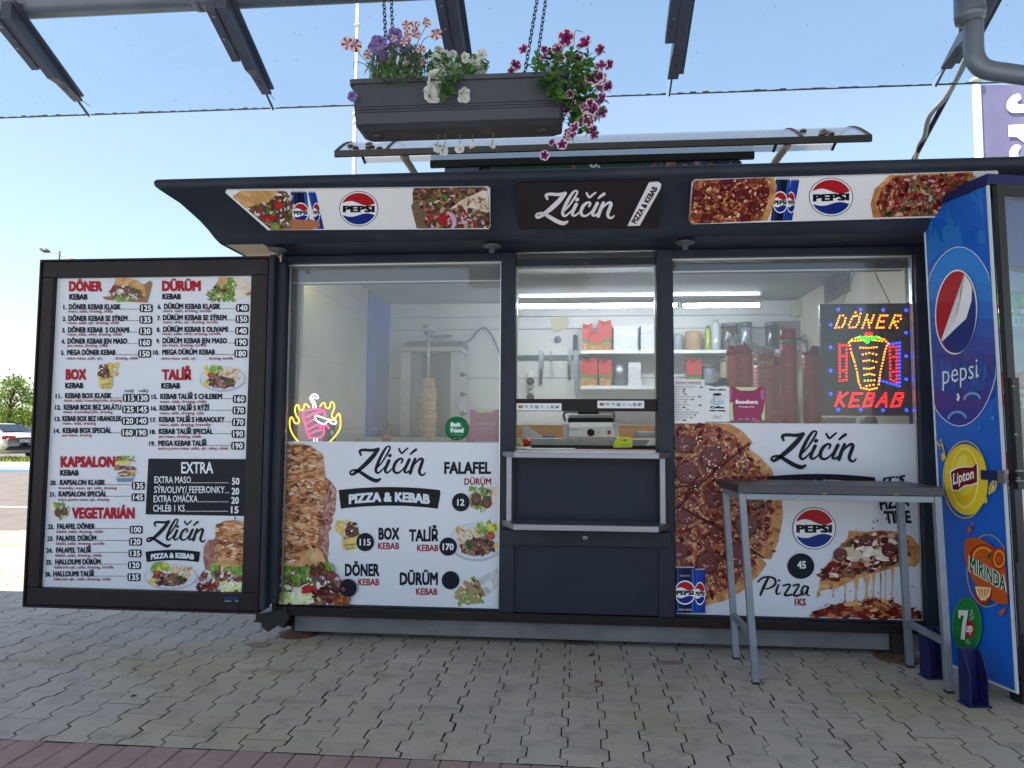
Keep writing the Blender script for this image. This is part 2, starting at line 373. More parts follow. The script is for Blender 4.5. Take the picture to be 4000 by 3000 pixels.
    for i in range(-48, 40):
        for j in range(6):
            x0 = -.05+.1135*i; y1 = 2.733-.213*j; y0 = y1-.21; e = .0015; h = .004; dz = rd.gauss(0, .001)
            x1 = x0+.1135-e; x0 += e
            b4 = [(x0, y0, -.03), (x1, y0, -.03), (x1, y1, -.03), (x0, y1, -.03)]
            m4 = [(x0, y0, dz-h), (x1, y0, dz-h), (x1, y1, dz-h), (x0, y1, dz-h)]
            t4 = [(x0+h, y0+h, dz), (x1-h, y0+h, dz), (x1-h, y1-h, dz), (x0+h, y1-h, dz)]
            mb.add(b4+m4+t4, [(8, 9, 10, 11)]+[(k, (k+1) % 4, 4+(k+1) % 4, 4+k) for k in range(4)]+[(4+k, 4+(k+1) % 4, 8+(k+1) % 4, 8+k) for k in range(4)], red)
    tag(mb.build('pavement_band'), kind='structure')
pavers()
def sheet(name, x0, y0, x1, y1, z, m):
    mb = MB(); mb.add([(x0, y0, z), (x1, y0, z), (x1, y1, z), (x0, y1, z)], [(0, 1, 2, 3)], m); return tag(mb.build(name), kind='structure')
ASPH = nmat('asphalt', [(.25, '#625c59'), (.5, '#6f6965'), (.8, '#7b7570')], 2.5, 8, .9, bump=.3, bscale=90)
KERB = nmat('kerb_stone', [(.3, '#8d8780'), (.7, '#a39c94')], 4, 5, .85)
PLAZA = nmat('plaza_concrete', [(.3, '#a9abae'), (.7, '#b6b8bb')], .8, 6, .85)
GRASS = nmat('verge_grass', [(.25, '#4d5a1c'), (.5, '#66722a'), (.8, '#83873c')], 1.2, 8, .9)
sheet('ground', -1500, -300, 1500, 1800, -.05, nmat('far_ground', [(.3, '#5f6a35'), (.7, '#7b7a52')], .05, 6, .95))
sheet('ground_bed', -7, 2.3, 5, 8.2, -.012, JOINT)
PLZ2 = sheet('plaza_paving', -60, -60, 60, 1.46, -.004, PLAZA)
sheet('plaza_paving', -60, 1.46, -7, 7.25, -.004, PLAZA); sheet('plaza_paving', 4.75, 1.46, 60, 7.25, -.004, PLAZA)
sheet('pavement_strip', -40, 7.32, -2, 8.05, -.004, ASPH)
sheet('road', -80, 8.13, 60, 20.6, -.03, ASPH)
kb = MB(); kb.box((-40, 7.2, -.06), (-2, 7.32, .004), KERB); kb.box((-40, 8.05, -.06), (-2, 8.13, .004), KERB); tag(kb.build('kerb'), kind='structure')
sheet('road_marking', -60, 10.75, 20, 10.9, -.026, mat('white_road_paint', '#c9c6bf', .8))
sheet('road_marking', -80, 19.6, 30, 20.55, -.026, mat('blue_road_paint', '#3a6fae', .8))
kb = MB(); kb.box((-90, 20.6, -.06), (60, 23.4, .06), nmat('pale_kerb', [(.3, '#b9a898'), (.7, '#cbbcae')], 2, 5, .85)); tag(kb.build('far_pavement'), kind='structure')
gv = MB(); gv.box((-120, 23.4, -.06), (80, 26.5, .07), GRASS); tag(gv.build('verge'), kind='structure')
sheet('parking', -150, 26.5, 80, 46, -.02, ASPH)
gb = MB(); rd = random.Random(5)
for _ in range(2500):
    x, y = rd.uniform(-32, -14), rd.uniform(23.5, 26.4); h = rd.uniform(.05, .16); a = rd.uniform(0, 6.28); dx, dy = .03*math.cos(a), .03*math.sin(a)
    gb.add([(x-dx, y-dy, .07), (x+dx, y+dy, .07), (x+rd.uniform(-.05, .05), y+rd.uniform(-.05, .05), .07+h)], [(0, 1, 2)], GRASS)
tag(gb.build('grass', None), 'short yellowish green grass on the verge in front of the parked cars', 'grass', kind='stuff')
# weeds and litter on the paving
for q, lab in (((1300/1.8433, 2300+470/1.8433), 'small green weed tuft in the paving left of the kiosk foot, nearer one'), ((1475/1.8433, 2300+315/1.8433), 'small green weed tuft in the paving by the lower edge of the menu board')):
    c = G(*q); mb = MB()
    for k in range(9):
        a = rd.uniform(0, 6.28); l = rd.uniform(.015, .04); mb.add([c+V((-.002, 0, 0)), c+V((.002, 0, 0)), c+V((l*math.cos(a), l*math.sin(a), l*.9))], [(0, 1, 2)], mat('weed_green', '#5f7a2e', .7))
    tag(mb.build('weed'), lab, 'weed')
LIME = mat('lime_tennis_felt', '#b8d63c', .8)
for q, lab in (((932/1.8433, 2300+551/1.8433), 'tiny lime green pellet lying on the paving below the menu board'), ((1590/1.8433, 2300+551/1.8433), 'tiny lime green pellet on the paving in front of the kiosk foot'), ((900+580/2.011, 2250+466/2.011), 'tiny lime green pellet right beside the rusty kiosk foot')):
    mb = MB(); mb.lathe([(.001, -.004), (.005, -.002), (.0055, .001), (.003, .004), (.0005, .005)], G(*q)+V((0, 0, .006)), LIME, 8); tag(mb.build('pellet'), lab, 'litter')
mb = MB(); c = G(2000+608/1.8433, 2400+490/1.8433)
mb.add([c+V((-.012, -.006, .004)), c+V((.010, -.008, .004)), c+V((.014, .004, .006)), c+V((-.006, .008, .012))], [(0, 1, 2, 3)], mat('red_scrap', '#7c2b30', .6)); mb.add([c+V((-.012, -.006, .003)), c+V((.010, -.008, .003)), c+V((.014, .004, .003)), c+V((-.006, .008, .003))], [(3, 2, 1, 0)], mat('red_scrap', '#7c2b30', .6))
tag(mb.build('scrap'), 'small dark red scrap lying on the paving in front of the serving hatch', 'litter')

GUM = [mat('gum_pale', '#b3b1aa', .8), mat('gum_dark', '#3c3b38', .8)]
for k, (x, y) in enumerate(((2025, 2620), (2228, 2618), (2310, 2560), (2355, 2660), (2140, 2540), (1390, 2750), (1585, 2550), (1855, 2600), (2800, 2830), (1640, 2825), (980, 2650), (520, 2720), (2600, 2740), (1250, 2820))):
    c = G(x, y); r = rd.uniform(.008, .02); mb = MB(); mb.add([c+V((r*rd.uniform(.7, 1.1)*math.cos(t), r*rd.uniform(.7, 1.1)*math.sin(t), .0035)) for t in [2*math.pi*j/9 for j in range(9)]], [list(range(9))], GUM[k % 3 > 0]); tag(mb.build('gum_spot'), 'small flattened old gum spot on the grey paving', 'gum', 'gum spots on the paving')
for (x, y, r, h, lab) in ((2985, 2648, .05, '#c6c4bd', 'pale mortar patch with a drill hole on the paving between the table legs'), (3100, 2742, .045, '#b9b8b2', 'pale mortar patch on the paving farther from the table'), (2265, 2515, .10, '#5b4a38', 'brown rust stain on the paving under the kiosk edge'), (2620, 2590, .07, '#8a7250', 'ochre oil stain on the paving in front of the right window'), (1010, 2518, .09, '#83604a', 'reddish rust stain on the paving left of the kiosk foot')):
    c = G(x, y); mb = MB(); n = 16; mb.add([c+V((r*rd.uniform(.6, 1.1)*math.cos(2*math.pi*j/n), r*.55*rd.uniform(.6, 1.1)*math.sin(2*math.pi*j/n), .0042)) for j in range(n)], [list(range(n))], nmat('stain_'+h, [(.3, h), (.7, '#8f8b82')], 22, 6, .85)); tag(mb.build('stain'), lab, 'stain')

# ================================================================== kiosk
D = 4.2; KX0, KX1 = -1.80, 2.03; KB = 6.5
kiosk = thing('kiosk', 'dark anthracite food kiosk with flared roof sign band and two large windows', 'kiosk', (0, D, 0))
PL = Plane((0, D, 0), (0, -1, 0))
zz = lambda y, Y=D, x=2000: P(x, y, Y).z
xx = lambda x, Y=D, y=1700: P(x, y, Y).x
Z_POST_B = .205; Z_GT = 2.262; Z_SOF = 2.309
# flared sign band: profile (outward t, height z) swept round four mitred corners
prof = [(0, 2.309), (.010, 2.306), (.018, 2.312), (.037, 2.335), (.063, 2.376), (.097, 2.421), (.133, 2.459), (.175, 2.502), (.22, 2.532), (.254, 2.556), (.268, 2.569), (.272, 2.586), (.270, 2.597), (.262, 2.607), (.248, 2.613), (.20, 2.615), (.05, 2.613)]
FX0, FX1, FY0, FY1 = -2.025, 2.27, 3.885, 6.8
def ringpt(t, z): return [(FX0-t, FY0-t, z), (FX1+t, FY0-t, z), (FX1+t, FY1+t, z), (FX0-t, FY1+t, z)]
mb = MB(); vs = [p for t, z in prof for p in ringpt(t, z)]; fs = []
for i in range(len(prof)-1):
    for k in range(4): fs.append((i*4+k, i*4+(k+1) % 4, (i+1)*4+(k+1) % 4, (i+1)*4+k))
mb.add(vs, fs, ANTH, False); fascia = mb.build('fascia', kiosk, smooth_angle=38)
mb = MB(); mb.box((FX0-.0, FY0, 2.5), (FX1, FY1, 2.58), mat('roof_felt', '#3a3c3e', .8)); mb.build('roof', kiosk)
mb = MB(); BOUNCE = nmat('soffit_bounce_light', [(.3, '#d8c6ae'), (.7, '#e2d2bc')], 2, 4, .6)
mb.box((FX0+.003, FY0+.003, 2.312), (KX0, FY1-.003, 2.335), BOUNCE); mb.build('soffit', kiosk)  # cream stands for light bounced off the sunlit ground, painted on the left soffit
mb = MB(); mb.box((KX0+.002, FY0+.003, 2.312), (FX1-.003, D+.05, 2.335), ANTH); mb.build('soffit', kiosk)
# walls, floor, ceiling
WALL = nmat('white_wall_board', [(.35, '#c7c8c4'), (.7, '#d3d4d0')], 2.2, 6, .5)
mb = MB(); mb.box((KX0, 4.34, .12), (KX0+.05, KB, 2.49), ANTH); mb.build('wall', kiosk)
mb = MB(); mb.box((KX1-.05, 4.34, .12), (KX1, KB, 2.49), ANTH); mb.build('wall', kiosk)
mb = MB(); mb.box((KX0, KB, .12), (KX1, KB+.06, 2.49), ANTH); mb.build('wall', kiosk)
mb = MB(); mb.box((KX0+.05, 4.3, .26), (KX1-.05, KB, .30), mat('kiosk_floor_vinyl', '#6d6a66', .6)); mb.build('floor', kiosk)
mb = MB(); mb.box((KX0+.05, 4.3, 2.425), (KX1-.05, KB, 2.45), mat('grey_ceiling', '#a0a29e', .6)); mb.build('ceiling', kiosk)
# interior wall lining in boards with dark joints
lin_mb = MB(); JT = mat('wall_joint', '#5c6064', .7)
joints = [P(2000, 900+v, 6.41).z for v in (1285/1.8433-0,)]
bz = [.30]+[P(2000, q, 6.42).z for q in (1680, 1476, 1286, 1237)]+[2.42]
bz = sorted(bz)
for a, b in zip(bz, bz[1:]): lin_mb.box((KX0+.07, 6.43, a+.003), (KX1-.07, 6.45, b-.003), WALL)
lin_mb.box((KX0+.06, 6.452, .3), (KX1-.06, 6.47, 2.42), JT); lin_mb.build('wall_lining', kiosk)
lw = MB(); WL = KX0+.052
for a, b in zip(bz, bz[1:]): lw.box((WL, 4.36, a+.0006), (WL+.016, 5.76, b-.0006), WALL)
lw.build('wall_lining', kiosk)
rw = MB(); rw.box((KX1-.068, 4.36, .31), (KX1-.052, 6.43, 2.42), nmat('cream_wall_board', [(.3, '#cdc3ae'), (.7, '#d8cfbd')], 2, 4, .5)); rw.build('wall_lining', kiosk)
dr = MB(); BLUE = nmat('blue_door_paint', [(.3, '#0d4cc0'), (.7, '#1356cc')], 3, 5, .8, spec=.08); dr.box((WL, 5.765, .31), (WL+.03, 6.425, 2.40), BLUE); door = dr.build('door', kiosk)
dh = MB(); dh.tube([(WL+.03, 5.86, 1.25), (WL+.06, 5.86, 1.25), (WL+.06, 5.94, 1.25)], .008, STEEL, 8); dh.build('handle', door)
# front frame
def xpost(name, x0, x1, z0, z1, y0=D-.04, y1=D+.10, m=ANTH): mb = MB(); mb.box((x0, y0, z0), (x1, y1, z1), m); return mb.build(name, kiosk, .004)
gl0, gl1 = xx(1108, y=1726), xx(1953, y=1726); gr0, gr1 = xx(2630, y=1654), xx(3580, y=1654)
h0, h1 = xx(2011, D-.04), xx(2570, D-.04)
ZB = zz(2431, D-.04)
xpost('post', KX0, gl0-.004, ZB+.0, Z_SOF)
xpost('post', gl1+.004, h0, Z_POST_B-.0115, Z_SOF, m=ANTH); xpost('post', h1, gr0-.004, Z_POST_B-.0115, Z_SOF, m=ANTH)
xpost('post', gr1+.004, KX1, ZB, Z_SOF)
mb = MB(); mb.box((gl0-.002, D-.045, ZB), (gr1+.002, D+.1, Z_POST_B-.012), BROWN); mb.build('sill_beam', kiosk, .004)
mb = MB(); mb.box((KX0+.12, D+.02, .035), (KX1-.02, D+.10, ZB-.003), GREYST); mb.build('skirt_beam', kiosk, .004)
mb = MB(); mb.box((KX0+.05, D+.10, .04), (KX1-.05, KB, .118), mat('underframe', '#17181a', .8)); mb.build('underframe', kiosk)
for a, b in ((gl0, gl1), (gr0, gr1)):
    mb = MB(); mb.box((a-.003, D-.03, Z_GT), (b+.003, D+.1, Z_SOF), ANTH); mb.build('header', kiosk, .003)
    mb = MB(); zt = zz(1098 if a < 0 else 1074, D+.09)
    mb.box((a, D+.05, zt), (b, D+.14, Z_GT-.012), nmat('shutter_box', [(.3, '#0c1120'), (.7, '#141a26')], 1.4, 3, .35)); mb.build('shutter_box', kiosk)
    mb = MB(); mb.box((a+.012, D+.045, zt-.007), (b-.012, D+.06, zt-.001), ALU); mb.build('bead', kiosk)
GL = glass('window_glass', 'f4f7f6', .045, .8); GLM = glass('window_glass_reflection_veil', 'f4f7f6', .10, .9)  # diffuse veil in the window panes stands for reflections of the bright surroundings
for a, b in ((gl0, gl1), (gr0, gr1)):
    fr = MB(); w_ = .012
    fr.box((a, D-.004, Z_GT-.010), (b, D+.03, Z_GT-.001), ALU); fr.box((a, D-.004, Z_POST_B-.011), (b, D+.03, Z_POST_B-.001), ANTH); fr.box((a, D-.004, Z_POST_B), (a+.006, D+.03, Z_GT-.011), ANTH); fr.box((b-.005, D-.004, Z_POST_B), (b, D+.03, Z_GT-.011), ALU)
    f = fr.build('window_frame', kiosk)
    g = MB(); g.box((a+.007, D+.004, Z_POST_B+.001), (b-.006, D+.010, Z_GT-.012), GLM if a < 0 else GL); g.build('glass', f)
# serving hatch: roller shutter, sliding pane, dark rail
hx0, hx1 = h0+.003, h1-.003
mb = MB(); zt = Z_SOF-.003; zb = zz(1014)
k = 5
for i in range(k): 
    a = zb+(zt-zb)*i/k; mb.box((hx0, D-.012-(.006 if i % 2 else 0), a+.001), (hx1, D+.08, a+(zt-zb)/k-.001), nmat('shutter_slat', [(.3, '#3f4043'), (.7, '#4b4b4c')], 2, 4, .45))
mb.build('roller_shutter', kiosk)
mb = MB(); mb.box((hx0, D-.02, zz(1043)), (hx1, D+.06, zb-.002), ANTH); hw = mb.build('hatch_rail', kiosk, .003)
mb = MB(); mb.lathe([(.001, 0), (.006, .001), (.006, .012), (.001, .014)], P(1900+720/1.8433, 900+240/1.8433, D-.02), mat('knob_grey', '#55595f', .4, .6), 10, (0, -1, 0)); mb.build('knob', hw)
zr1, zr0 = zz(1558), zz(1605)
mb = MB(); mb.box((hx0, D-.012, zr0), (hx1, D+.03, zr1), BROWN); hs = mb.build('hatch_frame', kiosk, .003)
mb = MB(); mb.box((hx0+.001, D+.006, zr1+.001), (hx1-.001, D+.011, zz(1043)-.001), glass('hatch_glass', 'f4f6f5', .04, .8)); mb.build('glass', hs)
mb = MB()
for x0 in (hx0, hx1-.006): mb.box((x0, D-.004, zr1+.001), (x0+.006, D+.03, zz(1043)-.001), mat('pane_edge', '#8fa08a', .3))
mb.build('pane_edge', hs)
# counter shelf and lower shelf (trapezoid steel tops), brackets, panels
def shelf(name, ytop, ybot, yf, xl, xr, xbl, xbr):
    zt, zb = P(2300, ytop, yf).z, P(2300, ybot, yf).z
    a = V((P(xl, ytop, yf).x, yf, 0)); b = V((P(xr, ytop, yf).x, yf, 0)); c = V((P(xbr, ytop, D-.05).x, D-.045, 0)); d = V((P(xbl, ytop, D-.05).x, D-.045, 0))
    mb = MB(); mb.hexa([q+V((0, 0, zb)) for q in (a, b, c, d)], [q+V((0, 0, zt)) for q in (a, b, c, d)], STEEL); return mb.build(name, kiosk, .003), zt, zb
s1, c1t, c1b = shelf('counter_shelf', 1769, 1791, 3.95, 2007, 2574, 1962, 2623)
s2, c2t, c2b = shelf('lower_shelf', 2052, 2076, 3.95, 2005, 2573, 1960, 2618)
zc = c1t
mb = MB(); mb.box((h0-.05, D-.045+.002, c1b), (h1+.05, D+.25, c1t-.001), STEEL); mb.build('counter_top', kiosk)
for (x0, x1) in ((1980, 1999), (2577, 2597)):
    mb = MB(); a, b = P(x0, 1800, 4.08).x, P(x1, 1800, 4.08).x; mb.box((a, 4.07, c2t+.001), (b, 4.085, c1b-.001), STEEL); mb.build('bracket', kiosk)
px0, px1 = xx(2004), xx(2573)
mb = MB(); mb.box((px0, D-.02, c2b-.02), (px1, D+.06, c1b-.003), ANTH2); mb.build('front_panel', kiosk)
mb = MB(); mb.box((h0-.0, D-.02, Z_POST_B-.010), (px0-.002, D+.05, c1b-.003), BROWN); mb.box((px1+.002, D-.02, Z_POST_B-.010), (h1, D+.05, c1b-.003), BROWN); mb.build('panel_frame', kiosk)
z0, z1 = zz(1650+890/1.8438, D-.07, 2300), zz(1650+782/1.8438, D-.07, 2300)
mb = MB(); mb.box((xx(1966, D-.07), D-.085, z0), (xx(2617, D-.07), D-.045, z1), ANTH); st = mb.build('locking_bar', kiosk, .003)
lk = P(1900+712/1.8438, 1650+831/1.8438, D-.085)
mb = MB(); mb.lathe([(.001, .006), (.013, .006), (.016, .003), (.016, 0)], lk, STEEL, 18, (0, -1, 0)); mb.box((lk.x-.002, lk.y-.0075, lk.z-.007), (lk.x+.002, lk.y-.006, lk.z+.005), BLACK); mb.build('lock', st)
mb = MB(); mb.box((px0+.003, D-.024, Z_POST_B-.008), (px1-.003, D+.05, z0-.002), ANTH2); mb.build('front_panel', kiosk)
# locking discs under the soffit, rusty feet, hinge foot
for q in ((1085, 983), (1922, 974), (2676, 968)):
    c = P(*q, 3.97); mb = MB(); mb.lathe([(.012, -.035), (.016, -.034), (.016, -.004), (.050, -.002), (.052, .004), (.02, .010), (.02, .018)], (c.x, c.y, 2.294), mat('disc_zinc', '#6d7278', .4, .7), 22); mb.build('locking_disc', kiosk)
RUST = nmat('rusty_plate', [(.3, '#3a2c26'), (.6, '#5b4032'), (.8, '#6d4c38')], 20, 6, .9)
for q in ((1160, 2483), (3520, 2580)):
    c = G(*q); c.y += .04; mb = MB(); mb.lathe([(.12, .001), (.118, .008), (.07, .022), (.045, .03)], (c.x, c.y, 0), RUST, 20); ft = mb.build('foot', kiosk)
    mb = MB(); mb.box((c.x-.035, c.y-.03, .028), (c.x+.035, c.y+.03, .15), mat('underframe', '#17181a', .8)); mb.build('foot_post', ft)
def P3(ox, oy, s, Y): return lambda x, y: P(ox+x/s, oy+y/s, Y)
f = P3(0, 2300, 1.8433, D-.06); mb = MB()
mb.prism([f(x, y) for x, y in ((1842, 185), (2060, 140), (2065, 165), (2080, 195), (2080, 215), (2060, 240), (2045, 285), (2000, 265), (1930, 312), (1885, 275), (1880, 245), (1815, 238), (1842, 225))], (0, .11, 0), BLACK); mb.build('hinge_bracket', kiosk)
# corner post beside the menu board
mb = MB(); xa = P(1062, 1800, D-.08).x; mb.box((xa, D-.10, zz(2385, D-.08)), (KX0+.055, D-.045, zz(1010, D-.08)), ANTH); mb.build('hinge_post', kiosk, .012)
mb = MB(); mb.box((KX0+.062, D-.052, .22), (KX0+.07, D-.041, 2.25), STEEL); mb.build('trim', kiosk)

# -------- sign plates on the sloping band
p_b, p_t = V((0, 3.826, 2.37)), V((0, 3.647, 2.543)); nn = V((1, 0, 0)).cross(p_t-p_b); nn = nn if nn.y < 0 else -nn
SP = Plane(p_b+nn.normalized()*.012, nn)
SIGNW = mat('sign_white', '#dfe2e6', .35)
def plate(pts, m, name='sign_plate'):
    mb = MB(); q = [SP.at(x, y, .003) for x, y in pts]; mb.prism(q, -SP.n*.022, m); return mb.build(name, kiosk)
pz_red = ['#6a171a', '#571014', '#7a2622', '#480b0c', '#6a171a']; pz_ch = ['#c09a6c', '#d2b68e', '#8a4a2c']; GR = ['#3c5a2e', '#2c4a22', '#587a3c']
K = lambda l: [ink(h) for h in l]
PIZZA = nmat('print_pizza', [(.28, '#350a0b'), (.42, '#5e1615'), (.52, '#8c3a28'), (.6, '#b98458'), (.70, '#d9c3a2')], 26, 7, .4, dist=1.2)
PIZZA2 = nmat('print_pizza_fine', [(.28, '#350a0b'), (.42, '#5e1615'), (.52, '#8c3a28'), (.6, '#b98458'), (.70, '#d9c3a2')], 46, 7, .4, dist=1.2)
PEPP = nmat('print_pepperoni', [(.3, '#3a070c'), (.55, '#5f1018'), (.66, '#7c2830'), (.74, '#c09a9c')], 55, 6, .4, dist=.6)
CRUST = nmat('print_crust', [(.3, '#8e5a2c'), (.5, '#b98048'), (.7, '#d7aa74'), (.82, '#8a4a22')], 16, 6, .45, dist=.5)
MEAT = nmat('print_roast_meat', [(.28, '#50301f'), (.42, '#8d5733'), (.52, '#b9834f'), (.6, '#cfa383'), (.72, '#dcc3ac')], 9, 7, .42, dist=1.6, stretch=(1, 1, 2.6))
MEATP = nmat('print_pink_meat', [(.3, '#6d4038'), (.5, '#94665a'), (.7, '#b48a7c')], 22, 7, .45, dist=1)
DARKM = nmat('print_dark_meat', [(.3, '#2c1a16'), (.5, '#573429'), (.66, '#7d5243'), (.8, '#a37a66')], 45, 6, .42, dist=1)
BREAD = nmat('print_bread', [(.3, '#9a6c3c'), (.5, '#c19560'), (.7, '#d9b98a')], 18, 6, .45, dist=.4)
WRAP = nmat('print_wrap', [(.3, '#b9ab98'), (.5, '#d6cbbb'), (.66, '#e4ddd0'), (.78, '#9a7a58')], 14, 6, .45)
FOIL = nmat('print_foil', [(.3, '#8c8f98'), (.5, '#b6b9c2'), (.7, '#dcdfe6')], 14, 5, .4, dist=1.5)
LETT = nmat('print_lettuce', [(.3, '#3d5f1e'), (.5, '#6d8f35'), (.7, '#a9c46a')], 40, 6, .45, dist=1)
WOOD = nmat('print_board', [(.3, '#5a4438'), (.6, '#7a6050'), (.8, '#8f7666')], 14, 5, .5, stretch=(1, 4, 12))
def pepperoni(a, x, y, r, seed=0):
    rd = random.Random(seed+int(x*7+y)); a.disc(x, y, r, r*.97, ink('#4a0b0e'), 22); a.disc(x, y-r*.04, r*.93, r*.9, PEPP, 22)
    for k in range(7): an = rd.uniform(.3, 2.6); rr = r*rd.uniform(.3, .75); a.disc(x+rr*math.cos(an), y+rr*math.sin(an)*.9, r*rd.uniform(.05, .13), r*rd.uniform(.02, .06), ink('#d9b8b4'), 7, rot=rd.uniform(-25, 25))
def can(a, x0, y0, x1, y1, dark, slant=0, word=True):
    h = y1-y0; wv = x1-x0; f = lambda u, v: (x0+wv*u+slant*v, y0+h*v)
    body = ink('#0b1430' if dark else '#153a96')
    a.poly([f(.08, 0), f(.92, 0), f(1, .06), f(1, 1), f(0, 1), f(0, .06)], body)
    for u0, u1, c in ((.12, .2, '#2d4f9e' if dark else '#2a56bd'), (.82, .95, '#2d57b8' if dark else '#0d2a78'), (.3, .36, '#20386f' if dark else '#1c47a8')): a.poly([f(u0, .05), f(u1, .05), f(u1, 1), f(u0, 1)], ink(c))
    a.poly([f(.06, 0), f(.94, 0), f(.96, .03), f(.04, .03)], ink('#9aa4b4'))
    cx, cy = f(.5, .56); cola_globe(a, cx, cy, wv*.52, h*.26, ring=False)
def salad(a, poly, n=60, seed=1, size=(6, 16), T=None):
    xs = [p[0] for p in poly]; ys = [p[1] for p in poly]; bx = (min(xs), min(ys), max(xs), max(ys))
    a.scatter(bx, n, size, K(['#cdd2c0', '#dedcd4', '#c3b4c2', '#7a3a52', '#8c2f30', '#5f3a2c', '#6a8a44', '#4a6e30', '#4a3026', '#7d5c46', '#bcbac8', '#8a6a52']), (1, 2.6), (0, 180), poly, seed)
# left plate
ls = plate([(883, 744), (1905, 733), (1914, 740), (1915, 885), (1908, 895), (1045, 899), (1036, 890), (880, 752)], SIGNW)
a = Art(SP, (850, 700, 4.424), .0042); a.clip = lambda x, y: (max(x, 150+(y-215)*1.18, 150), min(max(y, 197), 876))
a.poly([(190, 305), (400, 198), (1040, 195), (1190, 210), (1320, 440), (1290, 600), (1700, 720), (1760, 735), (1768, 825), (1640, 868), (905, 878), (760, 770), (430, 490)], ink('#8b6a52'))
a.poly([(190, 305), (400, 198), (1040, 195), (1020, 340), (880, 400), (640, 460), (430, 490)], BREAD)
sal = [(430, 492), (880, 400), (1050, 230), (1190, 215), (1330, 440), (1280, 680), (1160, 840), (905, 876), (760, 770)]
a.poly(sal, DARKM); salad(a, sal, 120, 3, (12, 34))
a.poly([(740, 660), (1010, 625), (980, 690), (800, 705)], ink('#a8201c')); a.disc(1060, 450, 60, 75, ink('#b02a20')); a.disc(1000, 810, 80, 62, LETT)
a.poly([(1290, 690), (1700, 720), (1760, 735), (1768, 825), (1640, 868), (1270, 868)], ink('#a9714f'))
b = Art(SP, (850, 700, 4.424), .0040)
can(b, 1560, 212, 1690, 860, False, 150); can(b, 1260, 205, 1540, 870, True, 60)
b.build('can_picture', ls); a.build('kebab_picture', ls)
a = Art(SP, (1200, 0, 1.58), .0042); cola_globe(a, 318, 1288, 120, 109); a.build('emblem', ls)
a = Art(SP, (1550, 700, 5.53), .0042); a.clip = lambda x, y: (min(x, 1978+(y-200)*.05), min(max(y, 190-(x-300)*.012), 1066))
pl = [(375, 190), (1850, 170), (1950, 200), (1985, 420), (2025, 960), (1990, 1055), (430, 1068), (310, 590), (350, 500), (335, 300)]
a.poly(pl, WOOD)
m1 = [(375, 190), (1850, 170), (1700, 330), (1330, 480), (1010, 680), (800, 760), (600, 700), (400, 480), (340, 300)]
a.poly(m1, DARKM); a.scatter((340, 180, 1800, 760), 150, (18, 48), K(['#7d5a48', '#9c7558', '#5a3a2e', '#b89a80', '#3f2a24', '#6d4a3a', '#c9b8a8', '#4f7d3a', '#a45a6e']), (1, 2.4), (0, 180), m1, 5)
a.poly([(1130, 660), (1380, 460), (1860, 240), (1960, 260), (2000, 740), (1600, 620), (1300, 610)], WRAP)
a.scatter((1250, 400, 1980, 680), 40, (10, 30), K(['#7a4a2c', '#8d5a34', '#a0764c']), (1, 2), (0, 180), [(1180, 650), (1860, 280), (1990, 720)], 6)
m2 = [(880, 800), (1130, 680), (1550, 640), (1980, 760), (2020, 960), (1980, 1050), (700, 1065), (520, 840)]
a.poly(m2, DARKM); a.scatter((520, 640, 2010, 1060), 150, (16, 44), K(['#7d5a48', '#9c7558', '#5a3a2e', '#b89a80', '#a82a2a', '#3f2a24', '#c9a8c4', '#d8c8dc', '#3f6b3a']), (1, 3), (0, 180), m2, 8)
a.stroke([(1100, 720, 60), (1210, 800, 90), (1240, 950, 90), (1200, 1060, 60)], ink('#c9a6c6')); a.poly([(880, 830), (1040, 750), (1130, 830), (1050, 950), (920, 900)], ink('#a8242a'))
a.build('wrap_picture', ls)
# centre plate
cp = plate([(2028, 716), (2575, 702), (2583, 712), (2577, 880), (2568, 890), (2035, 897), (2025, 888), (2018, 728)], mat('sign_black', '#201a1e', .4))
a = Art(SP, (1200, 0, 1.58), .0042); logo(a, 1405, 1170, 1898, 1392, ink('#dcdce2'), 1.0); a.build('lettering', cp)
a.poly([(2110, 1125), (2165, 1121), (2186, 1135), (2180, 1165), (2052, 1393), (1976, 1395)], ink('#dcdce2'))
a.text_rot('PIZZA & KEBAB', 2030, 1384, 136, -222, -32, -15, ink('#15161c'), .05); a.build('lettering', cp)
# right plate
rs = plate([(2716, 706), (3900, 672), (3900, 843), (2705, 876), (2692, 864), (2703, 718)], SIGNW)
a = Art(SP, (2650, 650, 4.022), .0046); a.clip = lambda x, y: (max(x, 232-(y-225)*.1), min(max(y, 222-(x-230)*.038), 905-(x-200)*.04))
pz = [(235, 240), (300, 205), (1350, 175), (1500, 180), (1535, 300), (1500, 560), (1390, 850), (200, 905), (165, 860), (205, 400)]
a.poly([(p[0]+8 if p[0] > 1300 else p[0], p[1]) for p in pz], CRUST); pz2 = [(p[0]-95 if p[0] > 1300 else p[0], p[1]) for p in pz]; a.poly(pz2, PIZZA)
a.scatter((170, 180, 1440, 890), 200, (8, 26), K(pz_red+pz_ch+['#e8d8bc']), (1, 2.2), (0, 180), pz2, 9)
for x, y, r in ((300, 470, 95), (750, 270, 110), (975, 455, 95), (1325, 410, 105), (1190, 640, 100), (440, 830, 90), (1060, 835, 80)): pepperoni(a, x, y, r)
for l in ([(250, 270), (600, 560)], [(600, 560), (1090, 250)], [(600, 560), (1200, 830)], [(600, 560), (180, 640)], [(600, 560), (590, 860)]): a.stroke([(p[0], p[1], 12) for p in l], ink('#4a1210'), sm=False)
b = Art(SP, (2650, 650, 4.022), .0042); can(b, 1770, 200, 1905, 850, False, -120); can(b, 1530, 190, 1760, 855, True, -80); b.build('can_picture', rs); a.build('pizza_picture', rs)
